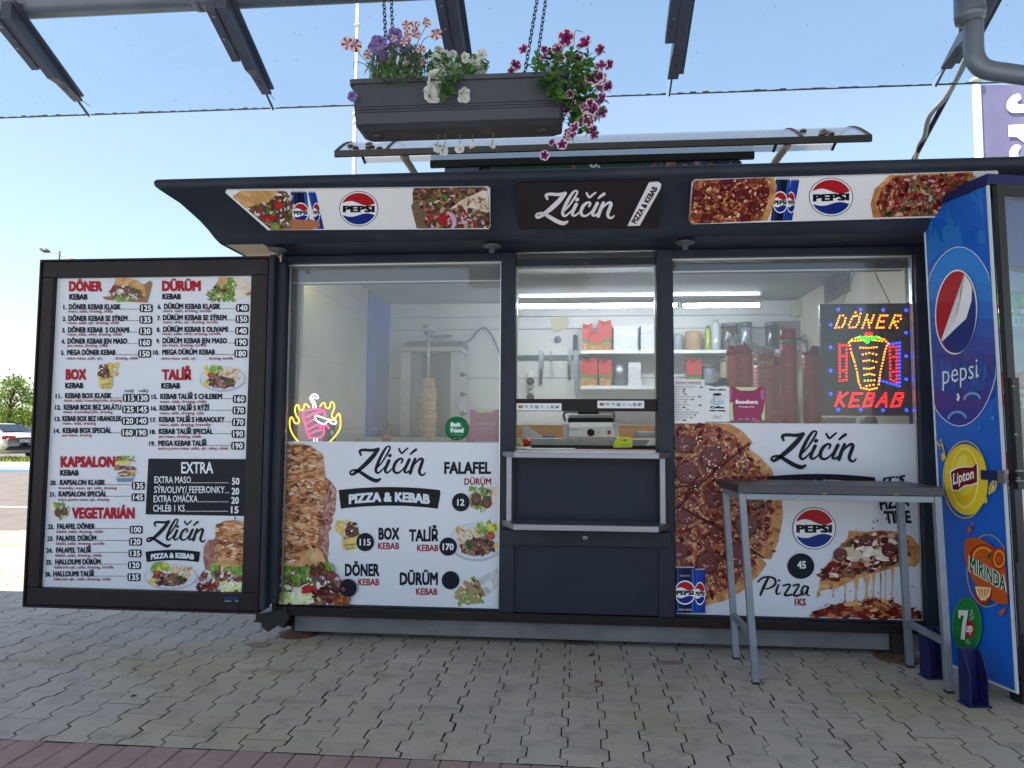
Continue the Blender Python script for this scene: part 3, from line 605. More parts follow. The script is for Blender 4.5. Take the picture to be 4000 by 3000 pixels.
a = Art(SP, (2600, 0, 1.58), .0042); cola_globe(a, 1021, 1216, 137, 119, slope=4); a.build('emblem', rs)
a = Art(SP, (2600, 0, 1.58), .0042); a.clip = lambda x, y: (x, min(max(y, 1085-(x-1300)*.04), 1344-(x-1280)*.028))
pz = [(1290, 1170), (1380, 1080), (1900, 1062), (1900, 1330), (1280, 1345), (1265, 1260)]
a.poly(pz, CRUST); pz2 = [(1330, 1170), (1410, 1090), (1900, 1070), (1900, 1326), (1330, 1340), (1300, 1260)]; a.poly(pz2, PIZZA2)
a.scatter((1300, 1070, 1900, 1340), 220, (5, 15), K(pz_red+pz_ch+GR+['#b8a0a4', '#8c5a5c']), (1, 2.6), (0, 180), pz2, 12); a.build('pizza_picture', rs)

mb = MB(); mb.box((P(3622, 1700, D+.02).x, D+.02, .10), (P(3706, 1700, D+.02).x, D+.07, 2.305), mat('grey_corner_trim', '#5d6166', .4, .4)); mb.build('corner_trim', kiosk)

# ================================================================== menu board (open shutter leaf beside the kiosk)
MY = 4.095
menu = thing('menu_board', 'tall framed menu board with white price list hinged open left of the kiosk', 'menu board', (-2.58, MY, 0))
PM = Plane((0, MY, 0), (0, -1, 0))
o4 = [P(170, 1017, MY-.03), P(1043, 1014, MY-.03), P(1002, 2392, MY-.03), P(96, 2361, MY-.03)]
X0, X1 = (o4[0].x+o4[3].x)/2, (o4[1].x+o4[2].x)/2; Z0, Z1 = (o4[2].z+o4[3].z)/2, (o4[0].z+o4[1].z)/2
i4 = [P(417/1.8433, 900+338/1.8433, MY), P(1832/1.8433, 900+333/1.8433, MY), P(1745/1.8433, 1700+1133/1.8433, MY), P(297/1.8433, 1700+1090/1.8433, MY)]
IX0, IX1 = (i4[0].x+i4[3].x)/2, (i4[1].x+i4[2].x)/2; IZ0, IZ1 = (i4[2].z+i4[3].z)/2, (i4[0].z+i4[1].z)/2
FRM = nmat('board_frame_paint', [(.3, '#1d191d'), (.6, '#252024'), (.85, '#332e31')], 4, 7, .45, rvar=.08, spec=.22)
def stile(x0, z0, x1, z1, y0): mb = MB(); mb.box((x0, y0, z0), (x1, MY+.04, z1), FRM); mb.build('frame', menu, .006)
stile(X0, IZ1+.0, X1, Z1, MY-.03); stile(X0, Z0, X1, IZ0, MY-.03); stile(X0, IZ0+.001, IX0, IZ1-.001, MY-.03); stile(IX1, IZ0+.001, X1, IZ1-.001, MY-.03)
mb = MB(); e = .012
for b in (((X0-e, MY-.04, Z0-e), (X1+e, MY+.03, Z0-.0005)), ((X0-e, MY-.04, Z1+.0005), (X1+e, MY+.03, Z1+e)), ((X0-e, MY-.04, Z0), (X0-.0005, MY+.03, Z1)), ((X1+.0005, MY-.04, Z0), (X1+e, MY+.03, Z1))): mb.box(*b, FRM)
mb.build('outer_rim', menu, .003)
mb = MB(); mb.box((X1+.016, MY-.045, Z0+.01), (P(1058, 1700, MY).x+.012, MY+.04, Z1+.02), ANTH); mb.build('hinge_stile', menu, .012)
mb = MB(); mb.box((X0+.01, MY+.042, Z0+.01), (X1-.01, MY+.052, Z1-.01), mat('board_back', '#33363b', .6)); mb.build('back_panel', menu)
PAPER = nmat('poster_vinyl', [(.3, '#c9d0dc'), (.7, '#d1d7e2')], 1.5, 5, .3, rvar=.1, bump=.06)
mb = MB(); mb.box((IX0+.001, MY+.002, IZ0+.001), (IX1-.001, MY+.02, IZ1-.001), PAPER); sheet_m = mb.build('price_sheet', menu)
T4, T5 = (0, 900, 1.8433), (0, 1700, 1.8433)
RD, BK, SUBR = ink('#a3142a'), ink('#0b1424'), ink('#8f2b33')
head = Art(PM, T4, .0005); rows = Art(PM, T4, .0008, .00001); subs = Art(PM, T4, .0006, .00001)
def setT(T):
    for q in (head, rows, subs): q.T = T
def heading(t, x0, x1, yb, yt, red=True): head.text(t, x0, yb, x1, yb-yt, RD if red else BK, .06 if red else .055); head.build('heading_lettering', sheet_m)
def row(num, xn, name, x0, x1, yb, price, bx0, by0, dots=None, sub=None, sx0=0, sx1=0, dark=True, cap=36, sy=20):
    rows.text(num, xn, yb, xn+(26 if len(num) < 3 else 44)*(1 if dark else .8), cap*.94, BK, .04); rows.text(name, x0, yb, x1, cap*1.1, BK, .048)
    if dots:
        rows.up(); x = x1+6
        while x < dots: rows.mb.add([rows.w(x, yb-6), rows.w(x+5, yb-6), rows.w(x+5, yb-1), rows.w(x, yb-1)], [(0, 1, 2, 3)], BK); x += 9
    for p, b in (price if isinstance(price, list) else [(price, bx0)]):
        q = Art(PM, rows.T, .0012, .00003); q.rrect(b, by0, b+94, by0+57, 14, BK); q.up(.0004); q.text(p, b+12, by0+49, b+84, 41, ink('#e2e6ea'), .03); q.build('price_box', sheet_m)
    if sub: subs.text(sub, sx0, yb+sy, sx1, 21, SUBR, .014)
setT(T4)
heading('DÖNER', 497, 735, 440, 365); heading('KEBAB', 498, 630, 500, 458, False); heading('DÜRÜM', 1166, 1445, 438, 362); heading('KEBAB', 1168, 1303, 497, 456, False)
heading('BOX', 472, 622, 1076, 998); heading('KEBAB', 469, 600, 1138, 1097, False); heading('TALÍŘ', 1166, 1377, 1078, 1000); heading('KEBAB', 1160, 1297, 1140, 1098, False)
L1 = [('1.', 455, 'DÖNER KEBAB KLASIK', 495, 870, 570, '125', 'maso, salát, dresing, chléb', 492, 812), ('2.', 450, 'DÖNER KEBAB SE SÝREM', 492, 918, 653, '135', 'maso, salát, sýr, dresing, chléb', 488, 857),
      ('3.', 446, 'DÖNER KEBAB  S OLIVAMI', 489, 930, 736, '130', 'maso, salát, olivy, dresing, chléb', 486, 877), ('4.', 442, 'DÖNER KEBAB JEN MASO', 485, 917, 817, '160', 'jen maso, dresing, chléb', 485, 778), ('5.', 438, 'MEGA DÖNER KEBAB', 482, 832, 898, '150', 'extra maso, salát, sýr,         , dresing, chléb', 482, 993)]
for i, (n, xn, nm, x0, x1, yb, pr, sb, s0, s1) in enumerate(L1): row(n, xn, nm, x0, x1, yb, pr, 1006-3*i, yb-38, 1003-3*i, sb, s0, s1, sy=22 if i < 4 else 32)
L2 = [('6.', 1135, 'DÜRÜM KEBAB KLASIK', 1180, 1587, 567, '140', 'maso, salát, dresing, tortilla', 1175, 1522), ('7.', 1131, 'DÜRÜM KEBAB SE SÝREM', 1172, 1632, 648, '150', 'maso, salát, sýr, dresing, tortilla', 1172, 1570),
      ('8.', 1128, 'DÜRÜM KEBAB S OLIVAMI', 1174, 1640, 732, '140', 'maso, salát, olivy, dresing, tortilla', 1169, 1590), ('9.', 1125, 'DÜRÜM KEBAB JEN MASO', 1170, 1635, 814, '190', 'jen maso, dresing, tortilla', 1167, 1487), ('10.', 1102, 'MEGA DÜRÜM KEBAB', 1168, 1548, 896, '180', 'extra maso, salát, sýr,         , dresing, tortilla', 1162, 1680)]
for i, (n, xn, nm, x0, x1, yb, pr, sb, s0, s1) in enumerate(L2): row(n, xn, nm, x0, x1, yb, pr, 1699-3*i, yb-37, 1697-3*i, sb, s0, s1, sy=22 if i < 4 else 35)
L3 = [('11.', 400, 'KEBAB BOX KLASIK', 468, 803, 1210, ('115', '130'), 'maso, salát, hranolky/rýže, dresing', 460, 878), ('12.', 396, 'KEBAB BOX BEZ SALÁTU', 458, 873, 1293, ('125', '145'), 'maso, hranolky/rýže, dresing', 455, 810),
      ('13.', 393, 'KEBAB BOX BEZ HRANOLEK', 448, 875, 1375, ('120', '140'), 'maso, salát, dresing', 451, 690), ('14.', 388, 'KEBAB BOX SPECIÁL', 450, 803, 1460, ('160', '190'), 'jen maso, dresing', 446, 660)]
for i, (n, xn, nm, x0, x1, yb, pr, sb, s0, s1) in enumerate(L3): row(n, xn, nm, x0, x1, yb, [(pr[0], 884-4*i), (pr[1], 980-4*i)], 0, yb-32, 880-4*i, sb, s0, s1, sy=24)
head.text('malý', 898, 1165, 965, 24, BK, .005); head.text('velký', 997, 1165, 1068, 24, BK, .005)
L4 = [('15.', 1090, 'KEBAB TALÍŘ S CHLEBEM', 1153, 1598, 1215, '160', 'maso, salát, dresing, chléb', 1153, 1487), ('16.', 1087, 'KEBAB TALÍŘ S RÝŽÍ', 1148, 1507, 1298, '170', 'maso, salát, dresing, rýže', 1150, 1468),
      ('17.', 1082, 'KEBAB TALÍŘ S HRANOLKY', 1143, 1618, 1382, '170', 'maso, salát, dresing, hranolky', 1146, 1520), ('18.', 1078, 'KEBAB TALÍŘ SPECIÁL', 1142, 1533, 1467, '190', 'jen maso, dresing, chléb', 1142, 1448), ('19.', 1073, 'MEGA KEBAB TALÍŘ', 1138, 1488, 1552, '190', 'extra porce masa, salát, sýr, olivy, chléb', 1138, 1643)]
for i, (n, xn, nm, x0, x1, yb, pr, sb, s0, s1) in enumerate(L4): row(n, xn, nm, x0, x1, yb, pr, 1676-3*i, yb-30, 1672-3*i, sb, s0, s1, sy=27)
setT(T5)
heading('KAPSALON', 435, 830, 232, 152); heading('KEBAB', 432, 566, 292, 250, False); heading('VEGETARIÁN', 517, 970, 602, 520)
L5 = [('20.', 362, 'KAPSALON KLASIK', 430, 757, 360, '135', 'hranolky, maso, sýr, salát, dresing', 422, 838), ('21.', 357, 'KAPSALON SPECIÁL', 420, 768, 443, '145', 'extra porce masa, sýr, dresing', 418, 787),
      ('22.', 344, 'FALAFEL DÖNER', 410, 682, 676, '100', 'falafel, salát, dresing, chléb', 405, 743), ('23.', 340, 'FALAFEL DÜRÜM', 406, 693, 762, '120', 'falafel, salát, dresing, tortilla', 401, 752), ('24.', 334, 'FALAFEL TALÍŘ', 402, 655, 847, '135', 'falafel, salát, dresing, chléb', 396, 733),
      ('25.', 330, 'HALLOUMI DÜRÜM', 397, 725, 932, '120', 'halloumi sýr, salát, dresing, tortilla', 390, 818), ('26.', 324, 'HALLOUMI TALÍŘ', 382, 677, 1018, '135', 'halloumi sýr, salát, dresing, chléb', 386, 798)]
for i, (n, xn, nm, x0, x1, yb, pr, sb, s0, s1) in enumerate(L5): row(n, xn, nm, x0, x1, yb, pr, (949 if i == 0 else 946 if i == 1 else 933-4*(i-2)), yb-24, (947 if i < 2 else 930-4*(i-2)), sb, s0, s1, sy=30 if i < 2 else 28)
head.build('size_lettering', sheet_m); head.poly([(1068, 168), (1785, 172), (1770, 582), (1048, 570)], ink('#111a28')); EX = ink('#dfe4ea')
head.up(.0006); head.text('EXTRA', 1305, 275, 1535, 82, EX, .02)
for t, x0, x1, yb, p, dx in (('EXTRA MASO', 1112, 1375, 345, '50', 1645), ('SÝR/OLIVY/ FEFERONKY', 1110, 1618, 416, '20', 1643), ('EXTRA OMÁČKA', 1106, 1423, 482, '20', 1640), ('CHLÉB 1 KS', 1103, 1330, 550, '15', 1638)):
    head.text(t, x0, yb, x1, 48, EX, .012); head.text(p, dx+25, yb+12, dx+80, 50, EX, .03); x = x1+4; head.up()
    while x < dx: head.mb.add([head.w(x, yb-5), head.w(x+6, yb-5), head.w(x+6, yb), head.w(x, yb)], [(0, 1, 2, 3)], EX); x += 10
head.build('extra_box', sheet_m); logo(head, 1052, 598, 1480, 812, BK); head.build('logo_lettering', sheet_m); banner(head, 1047, 825, 1437, 914, 14, 0); head.build('banner', sheet_m); rows.build('dish_lettering', sheet_m); subs.build('ingredient_lettering', sheet_m);
a = Art(PM, (0, 1700, 1.8433), -.0285+.06); a = Art(Plane((0, MY-.03, 0), (0, -1, 0)), T5, .001)
a.text('HORNÁK', 1615, 1186, 1718, 22, ink('#24407e'), .04); a.rrect(1616, 1192, 1665, 1197, 2, ink('#aab0ba')); a.rrect(1690, 1192, 1718, 1197, 2, ink('#aab0ba')); a.build('maker_badge', menu)
# pictures on the price sheet
def pic(name, T, fn, lift=.0012, parent=None, pl=None): a = Art(pl or PM, T, lift); fn(a); return a.build(name, parent or sheet_m)
def sandwich(a):
    a.poly([(735, 478), (840, 470), (1000, 410), (1080, 362), (1097, 380), (1080, 450), (1060, 520), (900, 512), (760, 500)], ink('#8f6f4e'))
    s_ = [(800, 420), (830, 370), (1000, 390), (1050, 440), (1035, 480), (900, 505), (835, 500), (790, 460)]; a.poly(s_, DARKM); salad(a, s_, 70, 4, (5, 13))
    a.poly([(822, 392), (830, 342), (880, 336), (990, 360), (1045, 415), (1052, 470), (1035, 478), (1015, 430), (930, 400), (860, 398)], BREAD)
    a.scatter((830, 475, 960, 505), 14, (8, 14), [LETT, ink('#5d8a35')], seed=3)
pic('sandwich_picture', T4, sandwich)
def roll(a):
    a.poly([(1640, 375), (1690, 337), (1760, 350), (1830, 400), (1830, 465), (1760, 480), (1680, 490)], WRAP); a.poly([(1770, 455), (1820, 435), (1826, 455), (1780, 470)], ink('#9b6b3c'))
    s_ = [(1490, 440), (1540, 420), (1580, 345), (1680, 340), (1700, 400), (1670, 480), (1600, 505), (1500, 490)]; a.poly(s_, LETT); salad(a, s_, 70, 6, (6, 14)); a.scatter((1500, 450, 1690, 505), 26, (8, 15), [LETT, ink('#4f7d2c'), ink('#6f9a3f')], seed=4)
    a.poly([(1580, 338), (1630, 336), (1640, 380), (1590, 400), (1560, 390)], BREAD); a.scatter((1640, 345, 1700, 440), 16, (7, 12), [LETT, ink('#5d8a35')], seed=5)
pic('wrap_picture', T4, roll)
def cup(a, x=752, y=1060, k=1.0, mir=False, txt=False):
    f = lambda u, v: (x+(-u if mir else u)*k, y+v*k)
    a.scatter((f(90 if mir else 10, -95)[0], y-95*k, f(-10 if mir else 95, -10)[0], y-10*k), 34, (5*k, 8*k), K(['#d9bb62', '#e2cb7e', '#c9a548']), (2.5, 4), (100, 140) if not mir else (40, 80), seed=2)
    s_ = [f(*q) for q in ((-55, -20), (-40, -80), (10, -90), (35, -40), (30, 5), (-50, 5))]; a.poly(s_, DARKM); a.scatter((min(p[0] for p in s_), min(p[1] for p in s_), max(p[0] for p in s_), max(p[1] for p in s_)), 45, (4*k, 9*k), K(['#3a2620', '#5b4036', '#7d5c4c', '#2a1a16', '#e6e0d8', '#9b2a2a']), (1, 2), (0, 180), s_, 3)
    a.poly([f(*q) for q in ((-52, -8), (0, 10), (58, -20), (48, 80), (10, 95), (-40, 78))], ink('#d8c683')); a.poly([f(*q) for q in ((20, 5), (58, -20), (48, 80), (25, 90))], ink('#c7b26a'))
    if txt: a.text('POMM', f(-30, 22)[0] if not mir else f(40, 22)[0], y+24*k, (f(50, 0)[0] if not mir else f(-40, 0)[0]), 17*k, ink('#5a3a2a'), .03, yb1=y+6*k); a.text('DÖNER', (f(-28, 0)[0] if not mir else f(34, 0)[0]), y+64*k, (f(40, 0)[0] if not mir else f(-34, 0)[0]), 13*k, ink('#5a3a2a'), .03, yb1=y+56*k); a.text('BOX', (f(-20, 0)[0] if not mir else f(22, 0)[0]), y+84*k, (f(30, 0)[0] if not mir else f(-24, 0)[0]), 13*k, ink('#5a3a2a'), .03, yb1=y+76*k)
pic('box_picture', T4, lambda a: cup(a, 755, 1055, 1.0, False, True))
def plateful(a, cx, cy, rx, ry, mir=False, seed=1):
    s = -1 if mir else 1
    a.disc(cx, cy, rx, ry, ink('#a9b0bd'), 36); a.disc(cx, cy-ry*.05, rx*.96, ry*.92, ink('#c9d0da'), 36)
    f = lambda u, v: (cx+s*u*rx, cy+v*ry)
    bx = lambda u0, v0, u1, v1: (min(f(u0, 0)[0], f(u1, 0)[0]), f(0, v0)[1], max(f(u0, 0)[0], f(u1, 0)[0]), f(0, v1)[1])
    a.scatter(bx(-.75, -1.0, -.05, -.45), 26, (rx*.06, rx*.12), [LETT, ink('#7fa348'), ink('#a9c46a'), ink('#d9c84c')], (1, 1.8), seed=seed)
    a.disc(*f(-.5, -.3), rx*.16, ry*.2, ink('#a3262a')); a.disc(*f(-.5, -.3), rx*.10, ry*.13, ink('#c0504a'))
    a.scatter(bx(-.1, -.75, .72, .1), 46, (rx*.025, rx*.035), K(['#d9b878', '#c79a58', '#e2c992', '#b98748']), (3, 5), (20, 75) if mir else (105, 160), seed=seed+1)
    s_ = [f(*q) for q in ((-.65, .0), (-.3, -.3), (.2, -.15), (.6, .2), (.5, .55), (.1, .72), (-.4, .62), (-.65, .35))]; a.poly(s_, DARKM)
    a.scatter((min(p[0] for p in s_), min(p[1] for p in s_), max(p[0] for p in s_), max(p[1] for p in s_)), 90, (rx*.04, rx*.08), K(['#6d4a42', '#8f6b60', '#50332d', '#a98a7c', '#3a231f', '#7b564c']), (1, 2.2), (0, 180), s_, seed+2)
    a.scatter(bx(.2, .0, .42, .25), 9, (rx*.05, rx*.07), K(['#2f5a24', '#3f6b2c', '#274a1e']), seed=seed+3); a.scatter(bx(-.8, .1, -.6, .5), 6, (rx*.05, rx*.08), K(['#c9b23c', '#d9c84c']), seed=seed+4)
pic('plate_picture', T4, lambda a: plateful(a, 1602, 1070, 165, 92))
def layers(a):
    for (x0, y0, x1, y1), cs in (((842, 150, 965, 185), ['#4f7d2c', '#7fa348', '#a03030', '#c9d0a8']), ((840, 190, 930, 206), ['#d9c060', '#e2cc7c']), ((836, 222, 962, 248), ['#5b3a2c', '#7d5642', '#9c7058']), ((832, 260, 965, 305), ['#c99a4c', '#dcb86a', '#b5823a', '#7d5642'])): a.scatter((x0, y0, x1, y1), 34, (6, 11), K(cs), (1.2, 3), (-25, 25), seed=x0)
    a.poly([(830, 300), (966, 296), (950, 336), (846, 336)], ink('#6f8ba3')); a.poly([(830, 300), (966, 296), (962, 308), (836, 312)], ink('#a9bccb'))
pic('layered_box_picture', T5, layers)
def falafel(a, x=415, y=545, k=1.0, mir=False):
    f = lambda u, v: (x+(-u if mir else u)*k, y+v*k)
    a.poly([f(*q) for q in ((-85, -35), (-60, -60), (0, -58), (20, -20), (0, 40), (-40, 20))], WRAP)
    s_ = [f(*q) for q in ((-25, -45), (30, -58), (80, -20), (75, 35), (20, 62), (-20, 30))]; a.poly(s_, LETT); salad(a, s_, 30, 8, (4*k, 9*k)); a.scatter((min(p[0] for p in s_), f(0, -60)[1], max(p[0] for p in s_), f(0, -30)[1]), 12, (6*k, 11*k), [LETT, ink('#6f9a3f')], seed=9)
    for u, v in ((0, 12), (48, 0)): a.disc(*f(u, v), 24*k, 30*k, ink('#5a2f1c')); a.disc(*f(u-2, v-3), 20*k, 25*k, DARKM)
pic('falafel_picture', T5, falafel)
pic('plate_picture', T5, lambda a: plateful(a, 1230, 1020, 192, 92, seed=7))
def spit(a, P_, sx=1.0):
    pass
def menu_spit(a):
    a.poly([(1688, 585), (1696, 585), (1696, 625), (1688, 625)], ink('#5c6470'))
    a.poly([(1468, 800), (1500, 755), (1560, 750), (1570, 960), (1480, 985), (1462, 880)], MEATP)
    a.poly([(1555, 650), (1620, 615), (1700, 612), (1768, 625), (1752, 985), (1640, 1000), (1540, 900), (1548, 760)], MEAT)
    rdm = ['#c98a52', '#b4713a', '#dcb896', '#8a5530', '#e0c6b0', '#a0623a', '#6a3c22']
    a.scatter((1550, 620, 1766, 990), 130, (4, 11), K(rdm), (1.6, 3.4), (-20, 20), [(1555, 655), (1620, 618), (1766, 628), (1752, 985), (1640, 995), (1545, 900)], 21)
    a.poly([(1520, 950), (1600, 862), (1650, 890), (1750, 970), (1750, 1030), (1600, 990)], BREAD)
    s_ = [(1440, 1020), (1540, 945), (1640, 950), (1748, 1020), (1746, 1122), (1412, 1112)]; a.poly(s_, DARKM); salad(a, s_, 110, 5, (7, 18))
    a.scatter((1505, 925, 1560, 965), 12, (9, 15), [LETT, ink('#6f9a3f'), ink('#88b04c')], seed=6); a.scatter((1620, 945, 1740, 1010), 20, (10, 16), [LETT, ink('#6f9a3f'), ink('#88b04c')], seed=7)
    a.poly([(1575, 1050), (1625, 1040), (1660, 1080), (1620, 1085)], ink('#b0202a')); a.scatter((1590, 1060, 1744, 1118), 40, (6, 14), K(['#d8e0b8', '#e6ead0', '#c3d48c']), (1.5, 4), seed=8); a.scatter((1420, 1070, 1560, 1115), 30, (6, 14), K(['#6a2a20', '#8a3a2a', '#4a1c1c']), (1.2, 3), seed=9)
pic('spit_picture', T5, menu_spit)

# ================================================================== window posters
def poster(label, T, x0, y0, x1, y1):
    c0, c1 = P(T[0]+x0[0]/T[2], T[1]+y0/T[2], D), P(T[0]+x1[0]/T[2], T[1]+y1/T[2], D)
    return c0, c1
TL_ = (1000, 1650, 1.8438); TR_ = (2550, 1600, 1.8436)
PW = Plane((0, D+.003, 0), (0, -1, 0))
zt_l, zt_r = zz(1726, D+.003, 1500), zz(1654, D+.003, 3100)
lp = thing('poster', 'white poster with roast meat and kebab prices covering the lower left window', 'poster', ((gl0+gl1)/2, D, Z_POST_B))
mb = MB(); mb.box((gl0+.007, D-.0005, Z_POST_B+.0015), (gl1-.007, D+.0035, zt_l), PAPER); ls_ = mb.build('sheet', lp)
PW = Plane((0, D-.0005, 0), (0, -1, 0))
RED2 = ink('#8f1524')
a = Art(PW, TL_, .0008); logo(a, 670, 163, 1225, 437, BK); a.build('logo_lettering', ls_); banner(a, 595, 465, 1325, 622, 22, 0); a.build('banner', ls_)
for t, x0, yb, x1, h in (('FALAFEL', 1355, 372, 1693, 88), ('BOX', 882, 846, 1033, 88), ('TALÍŘ', 1102, 858, 1312, 88), ('DÖNER', 640, 1108, 889, 90), ('DÜRÜM', 1035, 1172, 1310, 92)): a.text(t, x0, yb, x1, h, BK, .045)
for t, x0, yb, x1, h in (('DÜRÜM', 1500, 450, 1694, 48), ('KEBAB', 878, 914, 1032, 48), ('KEBAB', 1160, 928, 1314, 48), ('KEBAB', 735, 1174, 888, 48), ('KEBAB', 1152, 1243, 1307, 48)): a.text(t, x0, yb, x1, h, RED2, .03)
for x, y, t in ((1475, 575, '12'), (786, 862, '115'), (1384, 895, '170'), (662, 1193, None), (1401, 1137, None)):
    b = Art(PW, TL_, .016 if (x, t) == (662, None) else .006)
    b.disc(x, y, 64, 66, BK, 30)
    if t: wd = 26 if len(t) == 2 else 40; b.text(t, x-wd, y+25, x+wd, 48, ink('#dde3ea'), .03)
    b.build('price_disc', ls_)
a.build('lettering', ls_)
c = Art(PW, TL_, .0012); c.clip = lambda x, y: (max(x, 203-(y-150)*.0335), min(max(y, 146), 1309+(x-165)*.018))
edge = [(200, 150), (240, 158), (330, 152), (400, 172), (475, 225), (482, 250), (500, 380), (490, 500), (475, 640), (460, 760), (430, 900), (520, 1000), (420, 1060), (165, 1075), (172, 900), (185, 600)]
c.poly([(500, 390), (545, 430), (578, 480), (572, 640), (545, 690), (556, 712), (532, 745), (548, 760), (522, 790), (528, 860), (515, 1000), (430, 960), (440, 800), (475, 620)], MEATP)
c.scatter((440, 420, 575, 980), 90, (6, 16), K(['#a8796c', '#8a5f54', '#b88d80', '#6d453c', '#c29c90']), (1, 2.4), (20, 110), [(500, 400), (572, 480), (566, 640), (525, 800), (512, 980), (440, 940), (450, 800), (480, 620)], 31)
c.poly(edge, MEAT)
cs = ['#c98a52', '#b4713a', '#dcb89a', '#8a5530', '#e2cbb6', '#a0623a', '#c9a088', '#6a3c22', '#d6a86a', '#cf9c88']
inn_ = [(200, 165), (330, 160), (470, 232), (495, 385), (470, 640), (430, 900), (400, 1030), (175, 1060), (190, 600)]
c.scatter((175, 160, 495, 1050), 430, (5, 14), K(cs), (1.6, 3.6), (-22, 22), inn_, 32)
c.scatter((200, 200, 490, 1000), 60, (3, 8), K(['#4a2a18', '#3a2014', '#5c3520']), (1, 3), (-60, 60), inn_, 33)
c.poly([(165, 1100), (260, 1030), (400, 920), (440, 900), (470, 925), (505, 1000), (560, 1060), (330, 1080)], BREAD)
s_ = [(165, 1100), (300, 1040), (520, 1030), (620, 1140), (680, 1280), (655, 1316), (163, 1307)]
c.poly(s_, DARKM); salad(c, s_, 170, 34, (8, 22))
c.scatter((200, 1040, 380, 1150), 34, (11, 20), [LETT, ink('#5f8f2f'), ink('#88b04c'), ink('#4c7a26')], seed=35); c.scatter((495, 1015, 555, 1070), 14, (9, 16), [LETT, ink('#5f8f2f'), ink('#88b04c')], seed=36)
c.scatter((380, 1010, 520, 1110), 22, (8, 16), K(['#5a3a26', '#6d4730', '#462a1c']), (1.6, 3), (20, 60), seed=37)
c.scatter((170, 1230, 420, 1308), 60, (9, 20), K(['#d3dca8', '#e4e8cc', '#b6c97a', '#dfe2d0']), (1.5, 4), seed=38); c.poly([(325, 1225), (350, 1180), (410, 1172), (440, 1192), (420, 1222), (350, 1235)], ink('#b51f2a'))
for pts in ([(250, 1260, 6), (320, 1190, 8), (380, 1160, 6)], [(300, 1240, 6), (400, 1260, 7), (460, 1200, 6)], [(330, 1300, 7), (350, 1240, 7)]): c.stroke(pts, ink('#e2e4da'))
c.scatter((420, 1190, 600, 1300), 50, (8, 18), K(['#4a1a24', '#6a2832', '#3a1218', '#7d4038']), (1.2, 3), (0, 60), seed=39); c.scatter((560, 1260, 670, 1312), 26, (8, 15), K(['#8a4a2a', '#b0713a', '#7a3a24']), (1.2, 2.5), seed=40)
c.build('kebab_picture', ls_)
c = Art(PW, TL_, .0012); cup(c, 680, 820, 1.15, True, True); c.build('box_picture', ls_)
c = Art(PW, TL_, .0012); plateful(c, 1590, 862, 200, 140, mir=True, seed=3)
mb = c.mb; cut = gl1-.008
for q in mb.v: q.x = min(q.x, cut)
c.build('plate_picture', ls_)
c = Art(PW, TL_, .0012); falafel(c, 1662, 555, 1.55, True)
for q in c.mb.v: q.x = min(q.x, cut)
c.build('falafel_picture', ls_)
c = Art(PW, TL_, .0012)
c.poly([(1590, 1130), (1740, 1050), (1742, 1180), (1650, 1260), (1610, 1240)], FOIL); s_ = [(1425, 1230), (1500, 1150), (1570, 1105), (1610, 1150), (1640, 1230), (1610, 1305), (1480, 1305)]
c.poly(s_, LETT); c.scatter((1440, 1130, 1630, 1300), 50, (8, 20), K(['#a98d72', '#8a6a52', '#c2ab92', '#6a4c3a', '#d8cfc4', '#9a7c64']), (1, 2.6), (30, 100), s_, 44); c.scatter((1425, 1200, 1640, 1312), 22, (8, 16), [LETT, ink('#6f9a3f')], seed=45)
c.stroke([(1500, 1160, 16), (1560, 1200, 24), (1550, 1260, 22), (1600, 1285, 16)], ink('#a08468')); c.build('wrap_picture', ls_)

rp = thing('poster', 'white poster with pepperoni pizza and dripping slice covering the lower right window', 'poster', ((gr0+gr1)/2, D, Z_POST_B))
mb = MB(); mb.box((gr0+.003, D-.0005, Z_POST_B+.0015), (gr1-.007, D+.0035, zt_r), PAPER); rs_ = mb.build('sheet', rp)
c = Art(PW, TR_, .0010); c.clip = lambda x, y: (max(x, 150+(y-100)*.009), min(y, 1470))
cr = [(152, 100), (420, 95), (560, 105), (640, 150), (720, 235), (690, 280), (760, 330), (850, 420), (925, 600), (940, 760), (905, 950), (850, 1080), (780, 1070), (822, 1112), (760, 1200), (640, 1310), (520, 1375), (390, 1412), (160, 1440)]
c.poly(cr, CRUST)
inr = [(152, 100), (400, 98), (520, 140), (610, 200), (660, 290), (700, 350), (790, 470), (855, 620), (862, 780), (830, 930), (780, 1010), (740, 1040), (730, 1130), (640, 1230), (500, 1310), (380, 1370), (160, 1400)]
c.poly(inr, PIZZA)
c.scatter((152, 100, 860, 1380), 260, (7, 22), K(pz_red+['#3c0c0e', '#8a4428', '#9a5a3a']), (1, 2.3), (0, 180), inr, 51); c.scatter((152, 100, 860, 1380), 420, (2.5, 8.5), K(pz_ch+['#dcc8a8', '#b98a5e']), (1, 2.6), (0, 180), inr, 54)
c.scatter((640, 250, 930, 1050), 60, (5, 14), K(['#8a5028', '#6a3418', '#a0522a']), (1, 2), (0, 180), cr, 52)
for x, y, r in ((222, 245, 74), (425, 345, 82), (248, 455, 82), (445, 645, 66), (735, 660, 60), (675, 830, 84), (392, 1105, 82), (600, 1050, 90), (195, 1020, 60), (470, 880, 60), (230, 770, 60)): pepperoni(c, x, y, r)
for l in ([(152, 560), (330, 540), (700, 240)], [(330, 540), (152, 640)], [(190, 700), (500, 860), (800, 1070)], [(330, 540), (190, 700)]): c.stroke([(p[0], p[1], 11) for p in l], ink('#3c0e0e'), sm=False)
c.scatter((300, 180, 680, 620), 50, (3, 7), K(['#d9c8ae', '#e0d2bc']), (1, 2.5), seed=53)
for q in c.mb.v: q.x = max(q.x, gr0+.0035)
c.build('pizza_picture', rs_)
